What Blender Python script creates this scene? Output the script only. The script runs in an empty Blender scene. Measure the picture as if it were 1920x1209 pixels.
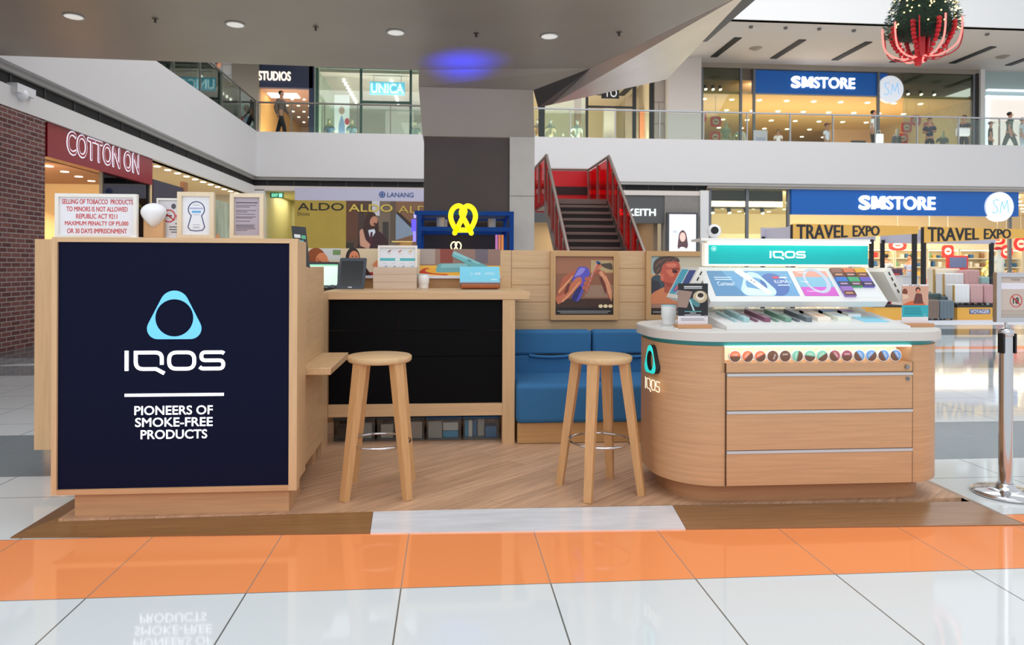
import bpy, bmesh, math, random
from mathutils import Vector, Matrix
random.seed(7)
SC = bpy.context.scene
COL = SC.collection
PI = math.pi

# ---------------------------------------------------------------- camera, world, lights, exposure
CAM_H = 1.285
YAW = math.atan(.077)
ROLL = .004
cam = bpy.data.cameras.new('camera')
cam.sensor_fit = 'HORIZONTAL'
cam.sensor_width = 36.0
cam.lens = 24.0
cam.shift_x = (960 - 938) / 1920
cam.shift_y = (497 - 604.5) / 1920
cam.clip_start = .05
cam.clip_end = 300
cam.dof.use_dof = True
cam.dof.focus_distance = 3.7
cam.dof.aperture_fstop = 4.5
camo = bpy.data.objects.new('camera', cam)
COL.objects.link(camo)
camo.matrix_world = (Matrix.Translation((0, 0, CAM_H)) @ Matrix.Rotation(-YAW, 4, 'Z') @ Matrix.Rotation(PI / 2, 4, 'X') @ Matrix.Rotation(ROLL, 4, 'Z'))
SC.camera = camo

W = bpy.data.worlds.new('atrium_daylight')
SC.world = W
W.use_nodes = True
wb = W.node_tree.nodes['Background']
wb.inputs[0].default_value = (.93, .96, 1.0, 1)
wb.inputs[1].default_value = .9
SC.view_settings.view_transform = 'Standard'
SC.view_settings.look = 'None'
SC.view_settings.gamma = 1
SC.view_settings.exposure = 0.0
SC.view_settings.use_curve_mapping = False
SC.cycles.max_bounces = 8
SC.cycles.transparent_max_bounces = 16
SC.cycles.caustics_reflective = False
SC.cycles.caustics_refractive = False
SC.cycles.sample_clamp_indirect = 4.0

def area(name, loc, size, energy, col=(1, 1, 1), aim=(0, 0, -1), spread=None):
    l = bpy.data.lights.new(name, 'AREA')
    l.shape = 'RECTANGLE'; l.size, l.size_y = size
    l.energy = energy; l.color = col
    if spread: l.spread = spread
    o = bpy.data.objects.new(name, l)
    COL.objects.link(o)
    o.location = loc
    o.rotation_euler = Vector(aim).to_track_quat('-Z', 'Y').to_euler()
    return o
area('overhead_fill', (1, 1.5, 11.8), (9, 7), 330, (1, .985, .96))  # added overhead lamp for soft top light, no skylight is built
area('front_fill', (0, -6.5, 5.5), (10, 3), 230, (1, .975, .94), (0, 1, -.36))  # added lamp behind the camera, brightens the kiosk fronts
area('rear_wall_fill', (5, 14.5, 12.9), (26, 7), 1250, (1, .985, .965), (0, .5, -1))  # added lamp that brightens the back fascia and galleries

# ---------------------------------------------------------------- photo geometry: a pixel to a point on a real plane
_c, _s = math.cos(YAW), math.sin(YAW)
def _uv(px, py):
    dx, dy = (px - 938.) / 1280, (py - 497.) / 1280
    return dx + ROLL * dy, dy - ROLL * dx
def at(px, py, Y):
    u, v = _uv(px, py); zc = Y / (_c - u * _s); xc = u * zc
    return xc * _c + zc * _s, CAM_H - v * zc
def atx(px, py, X):
    u, v = _uv(px, py); zc = X / (u * _c + _s)
    return -u * zc * _s + zc * _c, CAM_H - v * zc
def atz(px, py, Z=0.):
    u, v = _uv(px, py); zc = (CAM_H - Z) / v; xc = u * zc
    return xc * _c + zc * _s, -xc * _s + zc * _c
def rect(x0, y0, x1, y1, Y):
    a, b = at(x0, y0, Y), at(x1, y1, Y)
    return min(a[0], b[0]), max(a[0], b[0]), min(a[1], b[1]), max(a[1], b[1])

# ---------------------------------------------------------------- materials
def lin(c):
    return tuple(((x / 255.) / 12.92 if x / 255. <= .04045 else ((x / 255. + .055) / 1.055) ** 2.4) for x in c)
_mc = {}
def m(c, rough=.5, metal=0., emit=0., spec=.5, name='paint', nosample=False):
    k = (c, rough, metal, emit, spec, name)
    if k in _mc: return _mc[k]
    M = bpy.data.materials.new(name); M.use_nodes = True
    b = M.node_tree.nodes['Principled BSDF']
    L = lin(c) + (1,)
    b.inputs['Base Color'].default_value = L
    b.inputs['Roughness'].default_value = rough
    b.inputs['Metallic'].default_value = metal
    b.inputs['Specular IOR Level'].default_value = spec
    if emit:
        b.inputs['Emission Color'].default_value = L
        b.inputs['Emission Strength'].default_value = emit
        M.cycles.emission_sampling = 'NONE' if nosample or emit < 3 else 'AUTO'
    _mc[k] = M
    return M
def nodes(M): return M.node_tree.nodes, M.node_tree.links, M.node_tree.nodes['Principled BSDF']
def wood(c, axis='X', dark=.86, rough=.45, scale=1., rot=0., name='oak', plank=0., spec=.4):
    k = ('w', c, axis, dark, rough, scale, rot, plank, spec)
    if k in _mc: return _mc[k]
    M = bpy.data.materials.new(name); M.use_nodes = True
    n, l, b = nodes(M)
    tc = n.new('ShaderNodeTexCoord'); mp = n.new('ShaderNodeMapping')
    mp2 = n.new('ShaderNodeMapping')
    mp2.inputs['Rotation'].default_value = (0, 0, rot)
    l.new(tc.outputs['Object'], mp2.inputs[0]); l.new(mp2.outputs[0], mp.inputs[0])
    s = {'X': (1.2, 26, 26), 'Y': (26, 1.2, 26), 'Z': (26, 26, 1.2), 'H': (1.4, 1.4, 40)}[axis]
    mp.inputs['Scale'].default_value = tuple(x * scale for x in s)
    nz = n.new('ShaderNodeTexNoise'); nz.inputs['Scale'].default_value = 2.2; nz.inputs['Detail'].default_value = 7
    nz.inputs['Roughness'].default_value = .65
    l.new(mp.outputs[0], nz.inputs['Vector'])
    r = n.new('ShaderNodeValToRGB'); L = lin(c)
    r.color_ramp.elements[0].position = .3; r.color_ramp.elements[1].position = .72
    r.color_ramp.elements[0].color = tuple(x * dark for x in L) + (1,)
    r.color_ramp.elements[1].color = tuple(min(1, x * 1.07) for x in L) + (1,)
    l.new(nz.outputs[0], r.inputs[0])
    out = r.outputs[0]
    if plank:
        bt = n.new('ShaderNodeTexBrick')
        bt.inputs['Scale'].default_value = 1; bt.inputs['Brick Width'].default_value = 1.2
        bt.inputs['Row Height'].default_value = plank; bt.inputs['Mortar Size'].default_value = .0012
        bt.inputs['Color1'].default_value = (1, 1, 1, 1); bt.inputs['Color2'].default_value = (.82, .8, .78, 1)
        bt.inputs['Mortar'].default_value = (.55, .5, .45, 1)
        l.new(mp2.outputs[0], bt.inputs['Vector'])
        mx = n.new('ShaderNodeMix'); mx.data_type = 'RGBA'; mx.blend_type = 'MULTIPLY'; mx.inputs[0].default_value = 1
        l.new(out, mx.inputs[6]); l.new(bt.outputs[0], mx.inputs[7]); out = mx.outputs[2]
    l.new(out, b.inputs['Base Color'])
    b.inputs['Roughness'].default_value = rough
    b.inputs['Specular IOR Level'].default_value = spec
    _mc[k] = M
    return M
def mottled(c, amt=.12, scale=8., rough=.6, metal=0., bump=0., name='surface', spec=.5, stretch=(1, 1, 1)):
    M = bpy.data.materials.new(name); M.use_nodes = True
    n, l, b = nodes(M)
    tc = n.new('ShaderNodeTexCoord'); mp = n.new('ShaderNodeMapping'); mp.inputs['Scale'].default_value = stretch
    l.new(tc.outputs['Object'], mp.inputs[0])
    nz = n.new('ShaderNodeTexNoise'); nz.inputs['Scale'].default_value = scale; nz.inputs['Detail'].default_value = 6
    l.new(mp.outputs[0], nz.inputs['Vector'])
    r = n.new('ShaderNodeValToRGB'); L = lin(c)
    r.color_ramp.elements[0].position = .3; r.color_ramp.elements[1].position = .7
    r.color_ramp.elements[0].color = tuple(x * (1 - amt) for x in L) + (1,)
    r.color_ramp.elements[1].color = tuple(min(1, x * (1 + amt)) for x in L) + (1,)
    l.new(nz.outputs[0], r.inputs[0]); l.new(r.outputs[0], b.inputs['Base Color'])
    b.inputs['Roughness'].default_value = rough; b.inputs['Metallic'].default_value = metal
    b.inputs['Specular IOR Level'].default_value = spec
    if bump:
        bp = n.new('ShaderNodeBump'); bp.inputs['Strength'].default_value = bump; bp.inputs['Distance'].default_value = .004
        l.new(nz.outputs[0], bp.inputs['Height']); l.new(bp.outputs[0], b.inputs['Normal'])
    return M
def gridded(c, joint, bw, rh, size, off=(0, 0), rough=.06, amt=.03, offset=0., order='XY', c2=None, spec=.5, name='tile', bump=0., distort=0.):
    M = bpy.data.materials.new(name); M.use_nodes = True
    n, l, b = nodes(M)
    tc = n.new('ShaderNodeTexCoord'); sp = n.new('ShaderNodeSeparateXYZ'); cb = n.new('ShaderNodeCombineXYZ')
    mp = n.new('ShaderNodeMapping'); mp.inputs['Location'].default_value = (off[0], off[1], 0)
    l.new(tc.outputs['Object'], sp.inputs[0])
    l.new(sp.outputs['XYZ'.index(order[0])], cb.inputs[0]); l.new(sp.outputs['XYZ'.index(order[1])], cb.inputs[1])
    l.new(cb.outputs[0], mp.inputs[0])
    bt = n.new('ShaderNodeTexBrick'); bt.offset = offset
    bt.inputs['Scale'].default_value = 1; bt.inputs['Brick Width'].default_value = bw
    bt.inputs['Row Height'].default_value = rh; bt.inputs['Mortar Size'].default_value = size
    bt.inputs['Mortar Smooth'].default_value = .1
    L = lin(c); L2 = lin(c2) if c2 else tuple(x * (1 - amt) for x in L)
    bt.inputs['Color1'].default_value = L + (1,); bt.inputs['Color2'].default_value = L2 + (1,)
    bt.inputs['Mortar'].default_value = lin(joint) + (1,)
    l.new(mp.outputs[0], bt.inputs['Vector']); l.new(bt.outputs[0], b.inputs['Base Color'])
    b.inputs['Roughness'].default_value = rough; b.inputs['Specular IOR Level'].default_value = spec
    if bump:
        bp = n.new('ShaderNodeBump'); bp.inputs['Strength'].default_value = bump; bp.inputs['Distance'].default_value = .01
        bp.invert = True
        l.new(bt.outputs[1], bp.inputs['Height']); l.new(bp.outputs[0], b.inputs['Normal'])
    return M
def glass(tint=(235, 245, 242), refl=.09, name='clear_glass', rough=.02):
    k = ('g', tint, refl)
    if k in _mc: return _mc[k]
    M = bpy.data.materials.new(name); M.use_nodes = True
    n, l = M.node_tree.nodes, M.node_tree.links
    n.clear()
    o = n.new('ShaderNodeOutputMaterial'); t = n.new('ShaderNodeBsdfTransparent'); g = n.new('ShaderNodeBsdfGlossy')
    x = n.new('ShaderNodeMixShader'); fr = n.new('ShaderNodeFresnel'); fr.inputs[0].default_value = 1.45
    ma = n.new('ShaderNodeMath'); ma.operation = 'MULTIPLY_ADD'; ma.inputs[1].default_value = 1.0; ma.inputs[2].default_value = refl - .035
    t.inputs[0].default_value = lin(tint) + (1,)
    g.inputs['Roughness'].default_value = rough
    l.new(fr.outputs[0], ma.inputs[0]); l.new(ma.outputs[0], x.inputs[0])
    l.new(t.outputs[0], x.inputs[1]); l.new(g.outputs[0], x.inputs[2]); l.new(x.outputs[0], o.inputs[0])
    _mc[k] = M
    return M

WHITE = m((236, 236, 236), .5, name='white_paint')
OFFW = m((222, 219, 214), .45, name='warm_white_laminate')
OAK = wood((216, 181, 140), 'X')
OAKV = wood((214, 178, 136), 'Z')
OAKY = wood((216, 180, 138), 'Y')
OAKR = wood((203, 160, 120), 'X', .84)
BLACK = m((14, 15, 20), .45, name='matt_black')
CHROME = m((205, 205, 208), .12, 1., name='polished_steel')
STEEL = m((150, 150, 152), .3, 1., name='brushed_steel')
ALU = m((190, 192, 196), .35, .6, name='aluminium')
GLOW = m((250, 252, 255), emit=1.25, name='lit_white')
GLASS = glass()

# ---------------------------------------------------------------- mesh helpers
def FY(x, z, y=0.):   # frame of a surface that faces the camera side (-Y)
    return (Vector((x, y, z)), Vector((1, 0, 0)), Vector((0, 0, 1)))
def FX(y, z, x=0.):   # frame of a surface that faces +X
    return (Vector((x, y, z)), Vector((0, 1, 0)), Vector((0, 0, 1)))
def FZ(x, y, z):      # frame of a surface that faces up
    return (Vector((x, y, z)), Vector((1, 0, 0)), Vector((0, 1, 0)))
def F4(o, ux, uy): return (Vector(o), Vector(ux).normalized(), Vector(uy).normalized())

_tx = {}
def text_geo(s, bold):
    k = (s, bold)
    if k in _tx: return _tx[k]
    cu = bpy.data.curves.new('t', 'FONT'); cu.body = s; cu.offset = bold; cu.resolution_u = 4
    o = bpy.data.objects.new('t', cu); COL.objects.link(o)
    dg = bpy.context.evaluated_depsgraph_get(); dg.update()
    me = bpy.data.meshes.new_from_object(o.evaluated_get(dg))
    vs = [v.co.copy() for v in me.vertices]; fs = [tuple(p.vertices) for p in me.polygons]
    bpy.data.objects.remove(o); bpy.data.curves.remove(cu); bpy.data.meshes.remove(me)
    x0 = min(v.x for v in vs); x1 = max(v.x for v in vs); y0 = min(v.y for v in vs); y1 = max(v.y for v in vs)
    vs = [((v.x - x0) / (x1 - x0), (v.y - y0) / (y1 - y0)) for v in vs]
    _tx[k] = (vs, fs)
    return _tx[k]

def fillet(pts, r, closed=False, n=5):
    out = []
    N = len(pts)
    for i, p in enumerate(pts):
        rr = p[2] if len(p) > 2 else r
        P = Vector(p[:2])
        if (not closed and i in (0, N - 1)) or rr <= 0:
            out.append((P.x, P.y)); continue
        a = Vector(pts[i - 1][:2]) - P; b = Vector(pts[(i + 1) % N][:2]) - P
        t = min(rr, a.length * .5, b.length * .5)
        A = P + a.normalized() * t; B = P + b.normalized() * t
        for k in range(n + 1):
            q = k / n
            v = A * (1 - q) ** 2 + P * 2 * q * (1 - q) + B * q * q
            out.append((v.x, v.y))
    return out

class MB:
    def __init__(s): s.v, s.f, s.m, s.sm, s.mats = [], [], [], [], []
    def mi(s, M):
        if M not in s.mats: s.mats.append(M)
        return s.mats.index(M)
    def raw(s, vs, fs, M, smooth=False):
        b = len(s.v); s.v += [tuple(v) for v in vs]; i = s.mi(M)
        for f in fs: s.f.append(tuple(b + k for k in f)); s.m.append(i); s.sm.append(smooth)
        return s
    def box(s, x0, x1, y0, y1, z0, z1, M):
        vs = [(x, y, z) for z in (z0, z1) for y in (y0, y1) for x in (x0, x1)]
        return s.raw(vs, [(0, 2, 3, 1), (4, 5, 7, 6), (0, 1, 5, 4), (2, 6, 7, 3), (0, 4, 6, 2), (1, 3, 7, 5)], M)
    def rbox(s, x0, x1, y0, y1, z0, z1, r, M, seg=2):
        bm = bmesh.new(); bmesh.ops.create_cube(bm, size=1)
        for v in bm.verts:
            v.co = ((x0 + x1) / 2 + v.co.x * (x1 - x0), (y0 + y1) / 2 + v.co.y * (y1 - y0), (z0 + z1) / 2 + v.co.z * (z1 - z0))
        bmesh.ops.bevel(bm, geom=list(bm.edges), offset=r, segments=seg, profile=.5, affect='EDGES')
        bm.verts.index_update(); bm.faces.index_update()
        bm.faces.ensure_lookup_table(); big = set(sorted(range(len(bm.faces)), key=lambda i: -bm.faces[i].calc_area())[:6])
        vs = [v.co[:] for v in bm.verts]
        s.raw(vs, [[v.index for v in f.verts] for f in bm.faces if f.index not in big], M, True)
        b = len(s.v) - len(vs); i = s.mi(M)
        for k in big: s.f.append(tuple(b + v.index for v in bm.faces[k].verts)); s.m.append(i); s.sm.append(False)
        bm.free()
        return s
    def cyl(s, p0, p1, r0, M, r1=None, n=16, smooth=True, caps=True):
        p0, p1 = Vector(p0), Vector(p1); r1 = r0 if r1 is None else r1
        d = (p1 - p0).normalized(); a = d.orthogonal().normalized(); b = d.cross(a)
        vs = []
        for p, r in ((p0, r0), (p1, r1)):
            for k in range(n):
                t = 2 * PI * k / n; vs.append(p + a * math.cos(t) * r + b * math.sin(t) * r)
        s.raw(vs, [(k, (k + 1) % n, n + (k + 1) % n, n + k) for k in range(n)], M, smooth)
        if caps: s.raw(vs, [tuple(range(n))[::-1], tuple(range(n, 2 * n))], M)
        return s
    def bar(s, p0, p1, w, d, M, w1=None, d1=None, up=(0, 0, 1)):
        p0, p1 = Vector(p0), Vector(p1); t = (p1 - p0).normalized()
        a = t.cross(Vector(up))
        a = a.normalized() if a.length > 1e-4 else t.orthogonal().normalized()
        b = t.cross(a); w1 = w1 or w; d1 = d1 or d
        vs = []
        for p, ww, dd in ((p0, w, d), (p1, w1, d1)):
            vs += [p - a * ww / 2 - b * dd / 2, p + a * ww / 2 - b * dd / 2, p + a * ww / 2 + b * dd / 2, p - a * ww / 2 + b * dd / 2]
        return s.raw(vs, [(0, 3, 2, 1), (4, 5, 6, 7), (0, 1, 5, 4), (1, 2, 6, 5), (2, 3, 7, 6), (3, 0, 4, 7)], M)
    def tube(s, pts, r, M, n=8, closed=False, r1=None):
        pts = [Vector(p) for p in pts]; N = len(pts); vs = []; a = None
        for i, p in enumerate(pts):
            if closed: t = pts[(i + 1) % N] - pts[i - 1]
            else: t = pts[min(i + 1, N - 1)] - pts[max(i - 1, 0)]
            t.normalize()
            if a is None: a = t.orthogonal().normalized()
            a = (a - t * a.dot(t)).normalized(); b = t.cross(a)
            rr = r if r1 is None else r + (r1 - r) * i / (N - 1)
            for k in range(n):
                q = 2 * PI * k / n; vs.append(p + a * math.cos(q) * rr + b * math.sin(q) * rr)
        fs = []
        for i in range(N if closed else N - 1):
            j = (i + 1) % N
            for k in range(n): fs.append((i * n + k, i * n + (k + 1) % n, j * n + (k + 1) % n, j * n + k))
        s.raw(vs, fs, M, True)
        if not closed: s.raw(vs, [tuple(range(n))[::-1], tuple(range((N - 1) * n, N * n))], M)
        return s
    def lathe(s, c, prof, M, n=24, smooth=True):
        c = Vector(c); vs = []; P = len(prof)
        for k in range(n):
            t = 2 * PI * k / n
            for r, z in prof: vs.append((c.x + r * math.cos(t), c.y + r * math.sin(t), c.z + z))
        fs = []
        for k in range(n):
            j = (k + 1) % n
            for i in range(P - 1): fs.append((k * P + i, j * P + i, j * P + i + 1, k * P + i + 1))
        return s.raw(vs, fs, M, smooth)
    def sph(s, c, r, M, n=12, k=8):
        r = (r, r, r) if not hasattr(r, '__len__') else r
        vs = []; fs = []
        for i in range(k + 1):
            p = PI * i / k
            for j in range(n):
                t = 2 * PI * j / n
                vs.append((c[0] + r[0] * math.sin(p) * math.cos(t), c[1] + r[1] * math.sin(p) * math.sin(t), c[2] + r[2] * math.cos(p)))
        for i in range(k):
            for j in range(n):
                fs.append((i * n + j, (i + 1) * n + j, (i + 1) * n + (j + 1) % n, i * n + (j + 1) % n))
        return s.raw(vs, fs, M, True)
    def prism(s, fr, pts, z0, z1, M, smooth=False):
        O, ux, uy = fr; nz = ux.cross(uy)
        ar = sum(pts[i - 1][0] * pts[i][1] - pts[i][0] * pts[i - 1][1] for i in range(len(pts)))
        if ar < 0: pts = pts[::-1]
        N = len(pts)
        vs = [O + ux * p[0] + uy * p[1] + nz * z for z in (z0, z1) for p in pts]
        s.raw(vs, [tuple(range(N))[::-1], tuple(range(N, 2 * N))], M)
        return s.raw(vs, [(i, (i + 1) % N, N + (i + 1) % N, N + i) for i in range(N)], M, smooth)
    def quad(s, fr, x0, x1, y0, y1, z0, z1, M):
        return s.prism(fr, [(x0, y0), (x1, y0), (x1, y1), (x0, y1)], z0, z1, M)
    def ell(s, fr, cx, cy, rx, ry, z0, z1, M, n=24, rot=0.):
        c, q = math.cos(rot), math.sin(rot); P = []
        for k in range(n):
            t = 2 * PI * k / n; x, y = rx * math.cos(t), ry * math.sin(t)
            P.append((cx + x * c - y * q, cy + x * q + y * c))
        return s.prism(fr, P, z0, z1, M)
    def ring(s, fr, outer, inner, z0, z1, M):
        O, ux, uy = fr; nz = ux.cross(uy); N = len(outer)
        vs = [O + ux * p[0] + uy * p[1] + nz * z for z in (z0, z1) for L in (outer, inner) for p in L]
        fs = []
        for i in range(N):
            j = (i + 1) % N
            fs += [(2 * N + i, 2 * N + j, 3 * N + j, 3 * N + i), (j, i, N + i, N + j), (i, j, 2 * N + j, 2 * N + i), (N + j, N + i, 3 * N + i, 3 * N + j)]
        return s.raw(vs, fs, M)
    def stroke(s, fr, pts, w, z0, z1, M, closed=False):
        P = []
        for p in pts:
            p = Vector(p[:2])
            if not P or (p - P[-1]).length > w * .02: P.append(p)
        if closed and (P[0] - P[-1]).length < w * .02: P.pop()
        N = len(P); L, R = [], []
        for i in range(N):
            if closed: a, b = P[i] - P[i - 1], P[(i + 1) % N] - P[i]
            else:
                a = P[i] - P[i - 1] if i else P[1] - P[0]; b = P[i + 1] - P[i] if i < N - 1 else a
            a, b = a.normalized(), b.normalized()
            na, nb = Vector((-a.y, a.x)), Vector((-b.y, b.x)); nn = (na + nb)
            if nn.length < 1e-6: nn = na
            nn.normalize(); k = w / 2 / max(.35, nn.dot(na))
            L.append(P[i] + nn * k); R.append(P[i] - nn * k)
        if closed: return s.ring(fr, [tuple(x) for x in R], [tuple(x) for x in L], z0, z1, M)
        O, ux, uy = fr; nz = ux.cross(uy)
        vs = [O + ux * p.x + uy * p.y + nz * z for z in (z0, z1) for Q in (R, L) for p in Q]; fs = [(0, N, 3 * N, 2 * N), (N - 1, 3 * N - 1, 4 * N - 1, 2 * N - 1)]
        for i in range(N - 1):
            fs += [(2 * N + i, 2 * N + i + 1, 3 * N + i + 1, 3 * N + i), (i, i + 1, 2 * N + i + 1, 2 * N + i), (N + i + 1, N + i, 3 * N + i, 3 * N + i + 1)]
        return s.raw(vs, fs, M)
    def text(s, fr, t, x, y, w, h, d, M, bold=0., z0=0., warp=None):
        if bold > 0:
            for i, (dx, dy) in enumerate(((1, 0), (-1, 0), (0, 1), (0, -1))): s.text(fr, t, x + dx * bold * h, y + dy * bold * h, w, h, d * (.5 + .1 * i), M, 0., z0, warp)
            bold = 0.
        vs, fs = text_geo(t, bold); O, ux, uy = fr; nz = ux.cross(uy)
        q = []
        for a, b in vs:
            X, Y = x + a * w, y + b * h
            if warp: X, Y = warp(X, Y)
            q.append(O + ux * X + uy * Y)
        s.raw([p + nz * (z0 + d) for p in q], fs, M)
        # sides
        ed = {}
        for f in fs:
            for i in range(len(f)):
                e = (f[i], f[(i + 1) % len(f)]); ed[e] = 1
        N = len(q); both = [p + nz * z for z in (z0, z0 + d) for p in q]
        s.raw(both, [(a, b, N + b, N + a) for (a, b) in ed if (b, a) not in ed], M)
        return s
    def build(s, name, parent=None, local=False):
        me = bpy.data.meshes.new(name)
        o = Vector((0, 0, 0)) if (local or parent is None) else ORG[parent.name]
        me.from_pydata([Vector(v) - o for v in s.v], [], s.f)
        for M in s.mats: me.materials.append(M)
        me.polygons.foreach_set('material_index', s.m); me.polygons.foreach_set('use_smooth', s.sm)
        me.update()
        ob = bpy.data.objects.new(name, me); COL.objects.link(ob)
        if parent is not None:
            ob.parent = parent
            ORG[ob.name] = ORG[parent.name].copy() if not local else Vector((0, 0, 0))
        else: ORG[ob.name] = Vector((0, 0, 0))
        return ob
ORG = {}
def tag(o, label, cat, group=None, kind=None):
    o['label'] = label; o['category'] = cat
    if group: o['group'] = group
    if kind: o['kind'] = kind
    return o
def T(name, label, cat, loc, rz=0., group=None):
    o = bpy.data.objects.new(name, None); COL.objects.link(o)
    o.empty_display_size = .1
    o.location = loc; o.rotation_euler = (0, 0, rz); ORG[o.name] = Vector(loc)
    return tag(o, label, cat, group)
def S(mb, name, label, cat, group=None, kind=None):      # a thing that is one mesh; its origin goes to the middle of its foot
    vs = mb.v
    xs, ys, zs = zip(*vs)
    c = Vector(((min(xs) + max(xs)) / 2, (min(ys) + max(ys)) / 2, min(zs)))
    mb.v = [tuple(Vector(v) - c) for v in vs]
    o = mb.build(name); o.location = c; ORG[o.name] = c
    return tag(o, label, cat, group, kind)
def ST(mb, name, parent=None, label=None):               # the setting
    o = mb.build(name, parent)
    if parent is None: o['kind'] = 'structure'
    if label: o['label'] = label
    return o
def P(mb, name, parent, label=None, local=False):
    o = mb.build(name, parent, local)
    if label: o['label'] = label
    return o
def dup(root, loc=None, rz=None, label=None, group=None):
    r = root.copy(); COL.objects.link(r)
    if loc is not None: r.location = loc
    if rz is not None: r.rotation_euler = (0, 0, rz)
    if label: r['label'] = label
    if group: r['group'] = group
    for ch in list(root.children):
        c = ch.copy(); COL.objects.link(c); c.parent = r
        for g in list(ch.children):
            d = g.copy(); COL.objects.link(d); d.parent = c
    return r

# ---------------------------------------------------------------- lettering of the kiosk's own wordmark and emblem
def wordmark(mb, fr, x, y, w, h, d, M, z0=0., th=.2):
    k = w / 5.55; kv = h / 1.16
    def tr(L): return [(x + (p[0]) * k, y + p[1] * kv) for p in L]
    t = th * k
    mb.stroke(fr, tr([(.12, 0), (.12, 1.16)]), t, z0, z0 + d, M)
    mb.stroke(fr, tr(fillet([(2.06, .34), (2.06, 1.05), (.62, 1.05, 0), (.62, .1), (1.74, .1, 0), (2.2, -.16)], .42)), t, z0, z0 + d, M)
    mb.stroke(fr, tr(fillet([(2.46, .1), (3.86, .1), (3.86, 1.05), (2.46, 1.05)], .42, True)), t, z0, z0 + d, M, True)
    mb.stroke(fr, tr(fillet([(5.52, .98, 0), (5.42, 1.05, .08), (4.25, 1.05), (4.25, .58), (5.48, .58), (5.48, .1), (4.28, .1, .08), (4.16, .2, 0)], .24)), t, z0, z0 + d, M)
    return mb
def emblem(mb, fr, cx, cy, w, h, d, M, z0=0., hole=.345):
    # a triangle with rounded corners around a round hole
    pts = []
    for (x, y, r) in ((0, .645, .268), (-.3, .2, .2), (.3, .2, .2)):
        pts += [(x + r * math.cos(2 * PI * k / 64), y + r * math.sin(2 * PI * k / 64)) for k in range(64)]
    pts = sorted(set(pts)); hull = []
    for L in (pts, pts[::-1]):
        part = []
        for p in L:
            while len(part) > 1 and (part[-1][0] - part[-2][0]) * (p[1] - part[-2][1]) - (part[-1][1] - part[-2][1]) * (p[0] - part[-2][0]) <= 0: part.pop()
            part.append(p)
        hull += part[:-1]
    outer, inner, N, o = [], [], 72, (0, .40)
    for i in range(N):
        t = 2 * PI * i / N; dx, dy = math.cos(t), math.sin(t); best = 0
        for j in range(len(hull)):
            a, b = hull[j - 1], hull[j]
            ex, ey = b[0] - a[0], b[1] - a[1]; den = dx * ey - dy * ex
            if abs(den) < 1e-12: continue
            s_ = ((a[0] - o[0]) * ey - (a[1] - o[1]) * ex) / den; u_ = ((a[0] - o[0]) * dy - (a[1] - o[1]) * dx) / den
            if s_ > 0 and -1e-6 <= u_ <= 1 + 1e-6: best = max(best, s_)
        outer.append((dx * best, o[1] + dy * best)); inner.append((dx * hole, o[1] + dy * hole))
    f = lambda L: [(cx + p[0] * w, cy + (p[1] - .4565) * h / .913) for p in L]
    return mb.ring(fr, f(outer), f(inner), z0, z0 + d, M)
# ================================================================ FLOOR
def floor_strip(name, x0, x1, y0, y1, M):
    b = MB(); b.raw([(x0, y0, 0), (x1, y0, 0), (x1, y1, 0), (x0, y1, 0)], [(0, 1, 2, 3)], M)
    return b
JO = (112, 112, 108)
tw = gridded((224, 231, 234), JO, .6, .6, .0032, (.18, -.335), .05, .02, name='white_tile')
tO = gridded((255, 158, 98), (180, 140, 120), .6, .6, .003, (.18, -.335), .06, .03, name='orange_tile')
tg = gridded((136, 150, 156), (120, 130, 134), .6, .6, .0025, (.18, -.05), .07, .04, name='grey_tile')
td = gridded((98, 102, 104), (80, 84, 86), .6, .6, .003, (.18, -.14), .1, .04, name='dark_tile')
fl = MB()
for y0, y1, M in ((-9, 2.735, tw), (2.735, 3.335, tO), (3.335, 4.32, tw), (4.32, 5.36, tg), (5.36, 8.2, tw), (8.2, 9.75, tg), (9.75, 10.1, tw), (10.1, 10.45, tO), (10.45, 12.2, tw), (12.2, 13.4, td), (13.4, 30, tw)):
    fl.raw([(-14, y0, 0), (34, y0, 0), (34, y1, 0), (-14, y1, 0)], [(0, 1, 2, 3)], M)
ST(fl, 'floor')
b = MB()   # the pale wedge in the grey band by the brick pier
b.raw([(-5.9, 8.95, .002), (-3.9, 8.95, .002), (-3.9, 9.75, .002)], [(0, 1, 2)], tw)
b.raw([(-9, 9.75, .002), (-5.2, 9.75, .002), (-5.2, 12, .002), (-9, 12, .002)], [(0, 1, 2, 3)], td)
ST(b, 'floor_inlay')

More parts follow.
